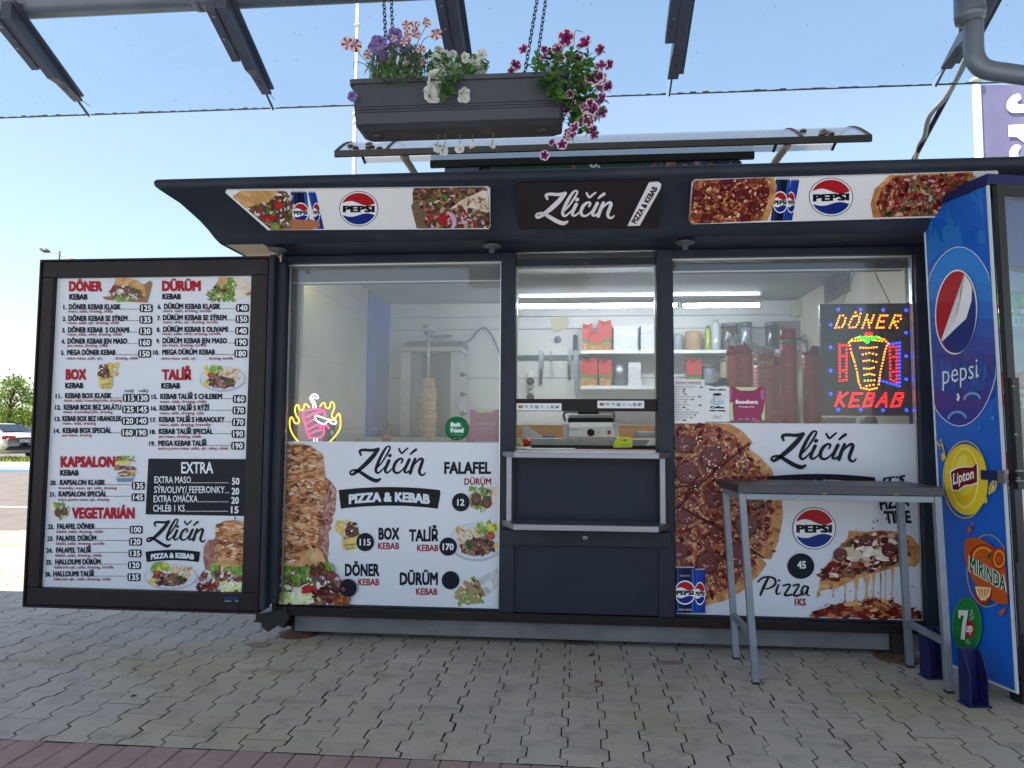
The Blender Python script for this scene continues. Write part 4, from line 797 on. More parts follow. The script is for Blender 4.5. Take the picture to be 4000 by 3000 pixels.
b = Art(PW, TR_, .0190, .00001); can(b, 300, 1145, 378, 1465, False); can(b, 158, 1130, 306, 1465, True)
b.text('MAXIMUM TASTE', 195, 1203, 268, 12, ink('#b8c0cc'), .01); b.text('ZERO SUGAR', 185, 1447, 280, 13, ink('#c4ccd6'), .02)
for q in b.mb.v: q.x = max(q.x, gr0+.0035)
b.build('can_picture', rs_)
a = Art(PW, TR_, .0040); logo(a, 845, 145, 1470, 433, BK); a.build('logo_lettering', rs_); banner(a, 765, 463, 1600, 640, 25, 0); a.build('banner', rs_)
cola_globe(a, 1162, 855, 157, 152); a.build('emblem', rs_); a.disc(1066, 1127, 97, 92, BK, 36); a.text('45', 1040, 1145, 1103, 54, ink('#dde3ea'), .03)
for t, pts in (('IT´S', (1645, 548, 1806, 58)), ('PIZZA', (1640, 726, 1850, 88)), ('TIME', (1676, 822, 1866, 92))):
    x0, yb, x1, h = pts; a.text(t, x0, yb, x1, h, BK, .05, yb1=yb-(22 if t == 'IT´S' else 30 if t == 'PIZZA' else 4), skew=-.18 if t != 'IT´S' else .3)
PZ = [[(775, 1335, 16), (800, 1275, 20), (830, 1215, 18)], [(758, 1240, 14), (790, 1212, 14), (840, 1205, 14), (880, 1222, 16), (878, 1262, 16), (830, 1290, 12), (806, 1286, 8)], [(905, 1262, 14), (890, 1305, 16), (896, 1330, 12), (920, 1318, 8)], [(908, 1232, 16), (911, 1230, 16)],
      [(940, 1268, 14), (990, 1262, 14), (950, 1335, 16), (1000, 1332, 14)], [(1012, 1268, 14), (1055, 1262, 14), (1015, 1335, 16), (1060, 1335, 14), (1085, 1310, 8)], [(1118, 1278, 12), (1090, 1272, 14), (1070, 1310, 16), (1080, 1335, 12), (1108, 1310, 12), (1122, 1275, 14), (1108, 1325, 16), (1128, 1340, 8)]]
for st in PZ: a.stroke(st, BK)
a.text('1KS', 1022, 1412, 1102, 52, RED2, .03); a.build('lettering', rs_)
c = Art(PW, TR_, .0012)
sl_ = [(1200, 1240), (1215, 1160), (1280, 1085), (1330, 1000), (1400, 930), (1412, 870), (1540, 880), (1640, 868), (1760, 880), (1860, 910), (1928, 980), (1930, 1090), (1890, 1135), (1800, 1120), (1700, 1150), (1600, 1180), (1450, 1225), (1330, 1285), (1200, 1305)]
c.poly(sl_, CRUST); top_ = [(1210, 1235), (1220, 1165), (1290, 1090), (1340, 1005), (1415, 935), (1640, 875), (1760, 900), (1830, 960), (1840, 1060), (1700, 1130), (1560, 1170), (1380, 1210)]
c.poly(top_, PIZZA2); c.scatter((1200, 870, 1850, 1240), 190, (8, 24), K(pz_red+['#6a3a2c', '#8a5a44', '#c9a890', '#e2d4c4', '#4a2420', '#b08a70', '#3f5a30']), (1, 2.6), (-40, 30), top_, 61)
c.scatter((1400, 1000, 1680, 1110), 26, (12, 26), K(['#ddd4c6', '#cbbba6', '#e6e0d6']), (1.4, 3), (-30, 30), top_, 62)
for x, y, r in ((1350, 1045, 52), (1540, 940, 48), (1700, 1010, 54)): pepperoni(c, x, y, r)
CH = ink('#c99a62'); CH2 = ink('#8f5a34')
for x, y0, y1, wd in ((1300, 1280, 1345, 9), (1385, 1255, 1380, 8), (1465, 1225, 1390, 16), (1540, 1215, 1370, 22), (1590, 1190, 1370, 14), (1640, 1180, 1400, 6), (1675, 1160, 1390, 5), (1725, 1150, 1400, 12)):
    c.stroke([(x, y0, wd*2.2), (x+2, y0+(y1-y0)*.35, wd*.8), (x-2, y0+(y1-y0)*.7, wd*.7), (x, y1, wd*2)], CH if wd != 6 else CH2)
c.stroke([(1205, 1290, 20), (1195, 1330, 18), (1185, 1350, 12)], CH)
bs = [(1140, 1480), (1200, 1440), (1330, 1400), (1480, 1380), (1600, 1350), (1760, 1395), (1850, 1440), (1936, 1480), (1936, 1512), (1140, 1490)]; c.poly(bs, PIZZA2)
c.scatter((1140, 1370, 1936, 1510), 150, (8, 22), K(pz_red+['#4a1c16', '#8a4028', '#b0703c', '#d0a070']), (1.2, 3), (-25, 25), bs, 63)
c.scatter((1180, 1260, 1930, 1440), 60, (2, 7), K(['#8a3c24', '#5a2a20', '#b06a3c', '#3a3038']), (1, 2), seed=64); c.scatter((1420, 760, 1900, 900), 12, (2, 8), K(['#6a3a2c', '#2a2a34', '#8a4a34']), seed=65)
for q in c.mb.v: q.x = min(q.x, gr1-.0075); q.z = max(q.z, Z_POST_B+.002)
c.build('slice_picture', rs_)

# ================================================================== notices and stickers on the glass
def notice(name, label, cat, T, x0, y0, x1, y1, m, Y=D-.001, thick=.0012):
    a, b = P(T[0]+x0/T[2], T[1]+y1/T[2], Y), P(T[0]+x1/T[2], T[1]+y0/T[2], Y)
    t = thing(name, label, cat, ((a.x+b.x)/2, Y, a.z)); mb = MB(); mb.box((a.x, Y-thick, a.z), (b.x, Y, b.z), m); return t, mb.build('sheet', t), Plane((0, Y-thick, 0), (0, -1, 0))
TN = (2600, 1450, 4.9156)
WP = mat('paper_white', '#dfe2e4', .55)
t, s, pl = notice('notice', 'white allergen list paper with tiny food icons taped to the right window', 'notice', TN, 142, 160, 748, 1000, WP)
a = Art(pl, TN, .0006, .00003); a.text('SEZNAM ALERGENŮ', 200, 238, 680, 36, ink('#8a1a28'), .03); a.poly([(190, 254), (695, 254), (695, 258), (190, 258)], ink('#6a7484'))
AL = ['OBILOVINY OBSAHUJÍCÍ LEPEK', 'KORÝŠI', 'VEJCE', 'RYBY', 'PODZEMNICE OLEJNÁ (ARAŠÍDY)', 'SÓJOVÉ BOBY (SÓJA)', 'MLÉKO', 'SKOŘÁPKOVÉ PLODY', 'CELER', 'HOŘČICE', 'SEZAMOVÁ SEMENA (SEZAM)', 'OXID SIŘIČITÝ A SIŘIČITANY', 'VLČÍ BOB (LUPINA)', 'MĚKKÝŠI']
wd_ = [555, 290, 275, 270, 580, 445, 290, 450, 280, 310, 545, 530, 430, 310]; ic = [(685, 308, '#8a6a4a'), (355, 345, '#9a2f2a'), (340, 395, '#a84038'), (375, 442, '#6a7888'), (650, 488, '#6a4a34'), (510, 545, '#8a6a48'), (370, 587, '#b09a6a'), (660, 652, '#7a3a34'), (350, 695, '#2f5a34'), (425, 735, '#a8aab0'), (600, 795, '#b8b8ac'), (565, 845, '#2a3a6a'), (490, 890, '#a88a5a'), (360, 940, '#2f3a54')]
for i, tx in enumerate(AL):
    y = 305+i*48.8; a.disc(183, y-9, 17, 17, ink('#6f7a8c'), 14); a.disc(183, y-9, 13, 13, ink('#dfe2e4'), 14); a.text(str(i+1), 177, y-2, 189, 14, ink('#4a5464'), .01); a.text(tx, 208, y, wd_[i], 16, ink('#4a5464'), .015)
    if i in (0, 7): a.poly([(208, y+8), (610, y+8), (610, y+11), (208, y+11)], ink('#8a94a4'))
    x, yy, h = ic[i]; a.disc(x, yy, 34 if i not in (11,) else 11, 17 if i != 11 else 26, ink(h), 12); a.disc(x-12, yy-6, 12, 7, ink('#c9b08a'), 9)
a.build('lettering', s)
t, s, pl = notice('notice', 'white coffee take away paper with a cup picture priced 30kč', 'notice', TN, 755, 300, 1228, 968, WP)
a = Art(pl, TN, .0006, .00003); a.text('Káva s sebou', 838, 372, 1155, 42, BK, .05); a.text('Coffee', 858, 716, 1126, 46, BK, .09); a.text('take away', 835, 772, 1152, 36, BK, .08); a.text('30kč', 902, 908, 1072, 60, ink('#2c3440'), -.01)
a.disc(990, 580, 138, 68, ink('#8fa0b0'), 30); a.disc(990, 572, 132, 60, ink('#c3d0da'), 30); a.disc(990, 568, 80, 30, ink('#9fb0be'), 24); a.poly([(900, 440), (1085, 440), (1060, 560), (1020, 585), (960, 585), (920, 560)], ink('#c9d4dc')); a.poly([(900, 440), (940, 440), (945, 575), (920, 560)], ink('#9fb0bf')); a.disc(992, 440, 95, 30, ink('#dbe3ea'), 26); a.disc(992, 446, 84, 26, ink('#3a2016'), 26); a.stroke([(1085, 455, 10), (1130, 462, 10), (1110, 500, 10), (1070, 510, 8)], ink('#b9c6d2')); a.build('lettering', s)
MAG = mat('magenta_sticker', '#8e1654', .4); PGR = mat('pale_green_print', '#c3d19a', .45)
t, s, pl = notice('sticker', 'magenta delivery sticker with white lettering beside the coffee notice', 'sticker', TN, 1232, 305, 1905, 945, MAG)
a = Art(pl, TN, .0006, .00003); a.poly([(1335, 305), (1785, 305), (1730, 355), (1650, 376), (1450, 374), (1385, 350)], PGR); a.poly([(1232, 600), (1300, 600), (1285, 660), (1305, 940), (1240, 942)], PGR); a.poly([(1895, 600), (1905, 600), (1905, 940), (1845, 938), (1838, 850), (1880, 740)], PGR)
LV = ink('#b56aa6'); a.poly([(1232, 310), (1280, 345), (1258, 560), (1234, 565)], LV); a.poly([(1885, 310), (1890, 552), (1832, 548), (1820, 400)], LV)
for x in (1445, 1567, 1700): a.poly([(x-35, 895), (x+28, 895), (x+52, 940), (x-56, 940)], LV)
a.text('foodora', 1338, 626, 1778, 76, ink('#ece6ec'), .06); a.text('Protože chci.', 1408, 700, 1712, 36, ink('#d9c4d4'), .04); a.build('lettering', s)
# same sticker seen from behind, and the round green one, inside the left window
TI = (1000, 900, 1.952)
t, s, pl = notice('sticker', 'magenta delivery sticker showing mirrored lettering in the left window corner', 'sticker', TI, 1628, 1366, 1866, 1606, mat('magenta_back', '#a81f6a', .5), D+.0125)
a = Art(pl, TI, .0006, .00003); a.poly([(1660, 1368), (1828, 1368), (1800, 1386), (1700, 1390)], PGR); a.text('foodora', 1668, 1486, 1826, 28, ink('#b590a8'), .04, mirror=True); a.text('Protože chci.', 1688, 1516, 1800, 14, ink('#a87a98'), .03, mirror=True)
for x in (1690, 1735, 1785): a.poly([(x-12, 1590), (x+12, 1590), (x+20, 1606), (x-20, 1606)], LV)
a.poly([(1628, 1370), (1640, 1376), (1636, 1460), (1628, 1462)], LV); a.poly([(1866, 1370), (1852, 1380), (1856, 1462), (1866, 1464)], LV); a.build('lettering', s)
c = P(1000+1531/1.952, 900+1510/1.952, D-.0015); t = thing('sticker', 'round green food delivery sticker low in the left window', 'sticker', (c.x, c.y, c.z))
r_ = abs(P(1000+1622/1.952, 900+1510/1.952, D).x-c.x); mb = MB(); mb.lathe([(r_, 0), (r_, .001)], c, mat('green_sticker', '#0f7448', .4), 40, (0, -1, 0)); s = mb.build('sheet', t)
a = Art(Plane(c+V((0, -.001, 0)), (0, -1, 0)), TI, .0006, .00003); a.text('Bolt', 1484, 1496, 1562, 33, ink('#e2ece6'), .06); a.text('Food', 1484, 1542, 1583, 36, ink('#e2ece6'), .06); a.disc(1524, 1505, 4, 4, ink('#e2ece6'), 8); a.text('Your favourite food, delivered', 1484, 1560, 1580, 6, ink('#c9dcd0'), 0)
for x in (1490, 1531): a.rrect(x, 1577, x+37, 1591, 3, ink('#0c1512')); a.text('App', x+12, 1587, x+33, 7, ink('#c9d2cc'), .02)
a.build('lettering', s)
TC = (1980, 1550, 3.568)
for lab, x0, y0, x1, y1, yb in (('white strip sticker of payment card logos on the left of the hatch rail', 133, 92, 762, 190, 141), ('white strip sticker of payment card logos on the right of the hatch rail', 1262, 56, 1912, 158, 107)):
    t, s, pl = notice('card_sticker', lab, 'sticker', TC, x0, y0, x1, y1, WP, D-.0125)
    a = Art(pl, TC, .0006, .00003); k = (x1-x0)/629; X = lambda u: x0+u*k; y = yb
    a.rrect(X(30), y-20, X(90), y+17, 3, ink('#16224e')); a.disc(X(48), y, 15, 15, ink('#b02a26'), 14); a.disc(X(68), y, 15, 15, ink('#cf8a2c'), 14)
    for u in (108, 184): a.poly([(X(u), y-18), (X(u+56), y-18), (X(u+56), y-13), (X(u), y-13)], ink('#22366e')); a.text('VISA', X(u+8), y+8, X(u+50), 18, ink('#22366e'), .03, skew=.2); a.poly([(X(u), y+13), (X(u+56), y+13), (X(u+56), y+16), (X(u), y+16)], ink('#c9a24c'))
    a.rrect(X(260), y-18, X(310), y+20, 3, ink('#1c2c50')); a.text('JCB', X(264), y+8, X(306), 16, ink('#e2e6ec'), .04)
    a.rrect(X(332), y-18, X(380), y+17, 3, ink('#b8cbe0')); a.disc(X(356), y-4, 9, 9, ink('#4a78ae'), 12); a.text('DISCOVER', X(404), y+3, X(456), 10, ink('#4a4e58'), .03); a.poly([(X(415), y+18), (X(458), y+4), (X(458), y+18)], ink('#c0583c'))
    a.rrect(X(478), y-18, X(522), y+20, 2, ink('#2a6cae')); a.text('AMEX', X(482), y+8, X(518), 12, ink('#dbe6f0'), .03); a.poly([(X(548), y-16), (X(600), y-20), (X(590), y+16), (X(540), y+20)], ink('#22508a')); a.poly([(X(548), y-16), (X(566), y-17), (X(556), y+19), (X(540), y+20)], ink('#a8302e')); a.text('UP', X(566), y+8, X(590), 18, ink('#dbe2ea'), .03); a.build('lettering', s)
# ================================================================== neon sign
TNE = (1100, 1500, 6.38)
ns = thing('neon_sign', 'lit neon sign of a skewered kebab with yellow flames in the left window', 'neon sign', P(1230, 1726, D+.05))
YN, PK_, WN = lamp('neon_yellow', '#ffc400', 1.5), lamp('neon_pink', '#ff2a7e', 1.35), lamp('neon_white', '#f2f6ff', 1.5)
def neon(name, lines, m, wpx=34):
    mb = MB(); r = wpx/2/TNE[2]*4.25/FPX
    for l in lines: mb.tube([P(TNE[0]+x/TNE[2], TNE[1]+y/TNE[2], D+.05) for x, y in smooth(l, 5)], r, m, 8)
    mb.build(name, ns)
neon('flame_tube', [[(690, 590), (640, 520), (590, 500), (560, 540), (545, 620), (500, 655), (440, 620), (420, 540), (380, 520), (340, 580), (335, 680), (370, 790), (430, 880), (430, 950), (380, 985), (320, 960), (285, 880), (255, 830), (215, 850), (200, 960), (215, 1100), (280, 1260), (360, 1370), (440, 1460)],
                    [(955, 570), (1000, 500), (1060, 465), (1085, 500), (1095, 570), (1150, 610), (1200, 580), (1220, 480), (1260, 450), (1310, 510), (1315, 600), (1270, 710), (1245, 790), (1280, 845), (1340, 850), (1380, 790), (1420, 740), (1455, 780), (1470, 950), (1450, 1120), (1360, 1270), (1270, 1370), (1180, 1460)]], YN)
neon('meat_tube', [[(1080, 810), (1070, 700), (1030, 650), (850, 628), (640, 655), (545, 710), (548, 830), (590, 1000), (625, 1150), (660, 1290), (740, 1335), (870, 1340), (1000, 1310), (1050, 1240), (1058, 1120), (1062, 1030)], [(620, 835), (800, 740), (1000, 685)], [(620, 985), (720, 925), (820, 895)], [(660, 1130), (800, 1060), (950, 985)], [(700, 1250), (850, 1180), (1020, 1135)], [(940, 1090), (1000, 1035)], [(1110, 1020), (1180, 1110)]], PK_, 38)
neon('skewer_tube', [[(785, 600), (780, 500), (720, 390), (740, 290), (830, 255), (910, 310), (890, 365), (810, 330), (775, 370), (820, 440), (845, 520), (850, 600)], [(808, 1350), (808, 1440)], [(885, 1350), (880, 1440)]], WN, 30)
neon('knife_tube', [[(1260, 900), (1100, 865), (950, 810), (860, 785), (830, 830), (880, 920), (1000, 985), (1080, 1000), (1120, 950), (1180, 930), (1260, 985), (1330, 990), (1365, 940), (1320, 895), (1260, 900)]], WN, 32)
# ================================================================== LED sign
TS = (3150, 1150, 3.13)
LY = D+.06
lp0, lp1 = P(3150+195/3.13, 1150+1480/3.13, LY), P(3150+1285/3.13, 1150+105/3.13, LY)
led = thing('led_sign', 'black LED sign lit DÖNER KEBAB with kebab icon hanging in the right window', 'sign', ((lp0.x+lp1.x)/2, LY, lp0.z))
mb = MB(); mb.box((lp0.x, LY+.002, lp0.z), (lp1.x, LY+.025, lp1.z), mat('led_board', '#0d1016', .35)); mb.build('board', led, .003)
def leds(name, pts, m, r=11, tear=True):
    mb = MB()
    for x, y in pts:
        c = P(TS[0]+x/TS[2], TS[1]+y/TS[2], LY); rr = r/TS[2]*4.26/FPX
        mb.lathe([(rr, 0), (rr*.9, .004), (rr*.45, .008), (.0003, .009)], c+V((0, .002, 0)), m, 7, (0, -1, 0))
    mb.build(name, led)
def along(lines, sp=31):
    out = []
    for l in lines:
        acc = 0; out.append(l[0])
        for (ax, ay), (bx, by) in zip(l, l[1:]):
            d = math.hypot(bx-ax, by-ay); n = max(1, round(d/sp))
            for k in range(1, n+1): out.append((ax+(bx-ax)*k/n, ay+(by-ay)*k/n))
    res = []
    for p in out:
        if all(math.hypot(p[0]-q[0], p[1]-q[1]) > sp*.55 for q in res): res.append(p)
    return res
OR, RL, BLU, GRN = lamp('led_amber', '#ff8a10', 2.2), lamp('led_red', '#ff1414', 2.0), lamp('led_blue', '#2233ff', 2.6), lamp('led_green', '#2ce02c', 1.8)
leds('lettering', along([[(355, 408), (410, 260), (450, 258), (480, 290), (465, 350), (435, 400), (355, 408)], [(530, 405), (520, 370), (570, 270), (620, 258), (650, 275), (640, 340), (600, 400), (530, 405)], [(600, 220)], [(662, 235)], [(685, 408), (745, 250), (770, 405), (825, 255)], [(945, 405), (855, 408), (905, 258), (990, 258)], [(880, 330), (945, 332)], [(1020, 408), (1085, 255), (1150, 260), (1155, 300), (1120, 330), (1050, 335)], [(1070, 345), (1110, 408)]], 33), OR)
leds('lettering', along([[(355, 1365), (415, 1200)], [(500, 1205), (395, 1280), (460, 1365)], [(640, 1365), (525, 1368), (575, 1210), (680, 1210)], [(545, 1290), (630, 1292)], [(695, 1368), (755, 1208), (825, 1215), (820, 1260), (740, 1282), (810, 1300), (790, 1360), (695, 1368)], [(855, 1370), (970, 1210), (975, 1370)], [(905, 1310), (970, 1310)], [(1040, 1370), (1100, 1210), (1180, 1215), (1175, 1260), (1085, 1285), (1160, 1300), (1140, 1360), (1040, 1370)]], 30), RL, 13)
leds('cone_lights', along([[(520, 590), (560, 550), (640, 525)], [(880, 530), (950, 550), (1000, 600)], [(560, 570), (700, 560)], [(820, 558), (960, 575)], [(530, 625), (550, 710), (590, 830), (620, 950), (640, 1075), (670, 1140), (770, 1165), (860, 1145), (885, 1100), (905, 950), (940, 800), (960, 700), (985, 630)]] + [[(660, 650), (760, 655), (860, 645)], [(690, 735), (770, 715), (855, 735)], [(700, 815), (770, 805), (855, 825)], [(705, 905), (770, 910), (825, 895)], [(710, 985), (770, 970), (830, 985)], [(715, 1055), (830, 1050)], [(735, 1120), (820, 1105)]], 36), OR)
leds('tomato_lights', [(735, 480), (765, 470), (795, 480), (725, 500), (765, 500), (800, 500)], RL, 14)
leds('leaf_lights', [(630+32*k, 525-(8 if k % 2 else 0)) for k in range(9)]+[(665+34*k, 550) for k in range(6)]+[(725, 575), (760, 578), (745, 590)], GRN, 13)
leds('knife_lights', along([[(405, 615), (490, 625), (495, 720), (490, 800), (490, 960), (490, 1045), (410, 1055), (410, 960), (410, 800), (405, 615)], [(410, 750), (490, 755)], [(410, 935), (490, 930)]], 40)+along([[(1020, 645), (1105, 640), (1105, 1075), (1030, 1040), (1020, 645)], [(1030, 765), (1105, 765)], [(1030, 945), (1105, 945)]], 42), RL, 13)
leds('blade_lights', along([[(1020, 610), (1140, 590), (1140, 1120), (1070, 1100), (900, 1050)]], 43), BLU, 15)
leds('border_lights', [(390, 185), (665, 185), (940, 190), (1220, 192), (297, 370), (297, 647), (297, 930), (297, 1215), (1220, 468), (1222, 755), (1222, 1037), (1225, 1415), (390, 1408), (665, 1408), (940, 1415)], BLU, 20)
mb = MB(); W_ = lambda x, y: P(2600+x/2.011, 950+y/2.011, LY+.012)
mb.tube([W_(1390, 470), W_(1435, 360), W_(1490, 215)], .003, mat('jute_cord', '#9a7a4c', .9), 6); mb.tube([W_(1760, 470), W_(1700, 345), W_(1635, 215)], .003, mat('jute_cord', '#9a7a4c', .9), 6); mb.build('cord', led)

# ================================================================== inside the kiosk
TK = (1000, 900, 1.952); TH = (1980, 1550, 3.568); TC2 = (1900, 900, 1.8433); TR3 = (2600, 950, 2.011); TRZ = (2600, 950, 3.3183)
def Q(T, x, y, Y): return P(T[0]+x/T[2], T[1]+y/T[2], Y)
CT = 1.185
INOX = nmat('counter_inox', [(.3, '#9a9c9c'), (.7, '#b2b4b4')], 4, 4, .35, metal=.7, rvar=.1)
rc = thing('worktop', 'grey marbled worktop running along the back wall inside the kiosk', 'counter', (0, 5.95, .3))
mb = MB(); mb.box((KX0+.075, 5.5, CT-.048), (KX1-.08, 6.425, CT), nmat('marble_worktop', [(.35, '#b0b2ad'), (.6, '#c2c4bf'), (.75, '#d0d1cd')], 3, 6, .4, dist=2)); mb.build('top', rc)
mb = MB(); mb.box((KX0+.08, 5.56, .305), (KX1-.085, 6.42, CT-.05), mat('cabinet_grey', '#57595b', .5)); mb.build('cabinet', rc)
mb = MB(); mb.box((KX0+.08, 6.405, CT+.002), (KX1-.085, 6.427, CT+.115), nmat('oak_upstand', [(.3, '#7d5c36'), (.7, '#997446')], 5, 5, .5, stretch=(1, 6, 10))); mb.build('upstand', rc)
fc = thing('worktop', 'brown patterned serving worktop directly behind the hatch opening', 'counter', (0, 4.7, .3))
bt = nmat('brown_worktop', [(.35, '#5d4c3a'), (.5, '#7d6850'), (.65, '#9a8468')], 90, 4, .4)
mb = MB(); mb.box((KX0+.075, 4.46, 1.09), (KX1-.08, 4.92, 1.122), bt); mb.build('top', fc)
mb = MB(); mb.box((KX0+.08, 4.5, .305), (KX1-.085, 4.88, 1.088), mat('cabinet_grey', '#57595b', .5)); mb.build('cabinet', fc)
# LED tubes on the back wall
TUBE = lamp('led_tube', '#eef3ff', 38.0)
def tube_lamp(label, xs, y, Y, m, r):
    a, b = P(xs[0], y, Y), P(xs[1], y, Y); t = thing('tube_lamp', label, 'lamp', ((a.x+b.x)/2, Y, a.z), 'tube lamps under the kiosk ceiling')
    z = a.z; mb = MB(); mb.tube([(a.x+.02, Y, z), (b.x-.02, Y, z)], r, m, 10); mb.build('tube', t)
    mb = MB(); mb.box((a.x, Y-.03, z+.014), (b.x, Y+.03, z+.05), WHITE); mb.box((a.x, Y-.015, z-.015), (a.x+.02, Y+.012, z+.015), WHITE); mb.box((b.x-.02, Y-.015, z-.015), (b.x, Y+.012, z+.015), WHITE); mb.build('housing', t)
tube_lamp('long lit white tube lamp hung below the ceiling seen through the hatch pane', (2020, 2652), 1198, 5.5, TUBE, .013)
tube_lamp('shorter lit white tube lamp hung below the ceiling seen through the right window', (2658, 2975), 1195, 5.5, TUBE, .013)
TUBE_GLINT = lamp('tube_reflection', '#dfe4f4', 2.2)
tube_lamp('dim glowing tube standing in for the lamp reflection on the kiosk ceiling', (2020, 2975), 1158, 6.05, TUBE_GLINT, .010)  # glowing tube added for the faint reflection of the lamps on the ceiling
ls2 = thing('led_strip', 'warm glowing LED strip behind the top edge of the left window', 'lamp', (KX0+.4, D+.15, 2.2)); mb = MB(); mb.box((KX0+.10, D+.15, 2.2), (KX0+.75, D+.16, 2.22), lamp('led_strip', '#ffe680', 9.0)); mb.build('strip', ls2)
# doner grill
dg = thing('doner_grill', 'upright grey doner grill with a skewered meat cone behind the left window', 'grill', Q(TK, 1340, 1640, 6.1)); dg.location.z = CT
inv = dg.matrix_basis; dg.matrix_basis = Matrix.Translation(dg.location)
gy0, gy1 = 5.98, 6.36
def gx(x): return Q(TK, x, 1200, gy0).x
def gz(y): return Q(TK, 1300, y, gy0).z
SHEETM = nmat('grill_sheet', [(.3, '#9a9c9c'), (.7, '#b2b4b4')], 5, 4, .42, metal=.15)
mb = MB(); mb.box((gx(1103), gy0, CT+.001), (gx(1175), gy1, gz(925)), SHEETM); mb.build('side_cheek', dg, .004)
mb = MB(); mb.box((gx(1482), gy0, CT+.001), (gx(1552), gy1, gz(925)), SHEETM); mb.build('side_cheek', dg, .004)
DKG = nmat('grill_back', [(.3, '#55585a'), (.7, '#686b6d')], 5, 4, .5, metal=.3)
mb = MB(); mb.box((gx(1176), gy1-.06, CT+.001), (gx(1481), gy1, gz(925)), DKG); mb.build('back_panel', dg)
mb = MB(); mb.box((gx(1176), gy0+.06, CT+.001), (gx(1248), gy1-.061, gz(930)), DKG); mb.box((gx(1432), gy0+.06, CT+.001), (gx(1481), gy1-.061, gz(930)), DKG); mb.build('burner', dg)
mb = MB(); za, zb_, zc_ = gz(922), gz(888), gz(832); xa, xb = gx(1103), gx(1565)
mb.hexa([(xa, gy0-.01, za), (xb, gy0-.01, za), (xb, gy1, za), (xa, gy1, za)], [(xa, gy0-.01, zb_), (xb, gy0-.01, zb_), (xb, gy1, zb_), (xa, gy1, zb_)], SHEETM)
mb.hexa([(xa, gy0-.01, zb_+.001), (xb, gy0-.01, zb_+.001), (xb, gy1, zb_+.001), (xa, gy1, zb_+.001)], [(xa+.03, gy0+.12, zc_), (xb-.01, gy0+.12, zc_), (xb-.01, gy1, zc_), (xa+.03, gy1, zc_)], DKG); mb.build('hood', dg)
mb = MB(); mb.tube([Q(TK, 1314, 775, gy0-.04), Q(TK, 1314, 1140, gy0-.04)], .011, mat('skewer_steel', '#c9cbca', .3, .5), 10); mb.build('skewer', dg)
a_, b_ = Q(TK, 1258, 765, gy0-.06), Q(TK, 1348, 706, gy0-.06); mb = MB(); mb.box((a_.x, gy0-.06, a_.z), (b_.x, gy0+.08, b_.z), mat('motor_box', '#b9c0bc', .4), .004); mb.box((a_.x+.02, gy0-.063, a_.z+.02), (a_.x+.06, gy0-.0605, b_.z-.015), mat('motor_label', '#6a706e', .5)); mb.box((a_.x+.07, gy0-.063, a_.z+.02), (b_.x-.012, gy0-.0605, b_.z-.03), mat('motor_label_pale', '#d5dad6', .5)); mb.build('motor', dg)
mb = MB(); mb.tube([Q(TK, 1285, 782, gy0-.02), Q(TK, 1345, 812, gy0), Q(TK, 1485, 806, gy1)], .012, DKG, 8); mb.build('bracket_arm', dg)
CONE = nmat('doner_meat', [(.3, '#7a5238'), (.5, '#a8835f'), (.7, '#c7a988')], 16, 7, .6, dist=1.2, stretch=(1, 1, 3), bump=.9)
mb = MB(); c0 = Q(TK, 1313, 1140, gy0-.04); zt, zb_ = Q(TK, 1313, 1130, gy0-.04).z, Q(TK, 1313, 1592, gy0-.04).z; rr = abs(Q(TK, 1378, 1300, gy0-.04).x-Q(TK, 1250, 1300, gy0-.04).x)/2
rd = random.Random(4); pr_ = [(.01, zt)]
for k in range(26): u = k/25; z = zt+(zb_-zt)*u; pr_.append((rr*(.78+.22*min(1, u*4))*(1+rd.uniform(-.05, .06)), z))
pr_.append((.01, zb_)); mb.lathe([(r, z) for r, z in reversed(pr_)], (c0.x, gy0-.04, 0), CONE, 26)
for i, v in enumerate(mb.v): v.x += rd.uniform(-.004, .004); v.y += rd.uniform(-.004, .004)
mb.build('meat_cone', dg)
for y in (1097, 1247, 1395): mb = MB(); mb.lathe([(.02, 0), (.02, .03), (.008, .032), (.008, .06)], (gx(1556), gy0+.03, gz(y)), BLACK, 10, (1, 0, 0)); mb.build('knob', dg)
mb = MB(); pts = [Q(TK, x, y, 6.38) for x, y in ((1570, 860), (1630, 840), (1690, 770), (1740, 742), (1800, 800), (1850, 920), (1900, 1010), (1960, 1080))]; mb.tube([tuple(p) for p in smooth([tuple(p) for p in pts], 4)], .009, mat('grey_hose', '#6e7276', .5), 8); tag(mb.build('cable'), 'grey flexible cable hanging on the back wall right of the doner grill', 'cable')
# shelves and what stands on them
def shelf_board(label, z, x0, x1):
    mb = MB(); mb.box((x0, 6.12, z-.03), (x1, 6.428, z), WHITE); return tag(mb.build('wall_shelf', None, .002), label, 'shelf', 'white wall shelves')
zs1, zs2 = Q(TC2, 900, 862, 6.12).z, Q(TC2, 900, 1118, 6.12).z; sx0 = Q(TC2, 678, 870, 6.12).x
shelf_board('white wall shelf holding red fry boxes, foam trays and jars, upper one', zs1, sx0, Q(TR3, 1010, 840, 6.12).x); shelf_board('white wall shelf holding the metal grater, lower one', zs2, sx0, Q(TR3, 1010, 1100, 6.12).x)
RB = nmat('red_fry_carton', [(.3, '#a83228'), (.7, '#b83c30')], 6, 4, .5); PRT = nmat('burger_print', [(.3, '#5a3a26'), (.5, '#a8733a'), (.7, '#d9b060')], 60, 5, .5); GRN_ = mat('leaf_print', '#55752f', .5)
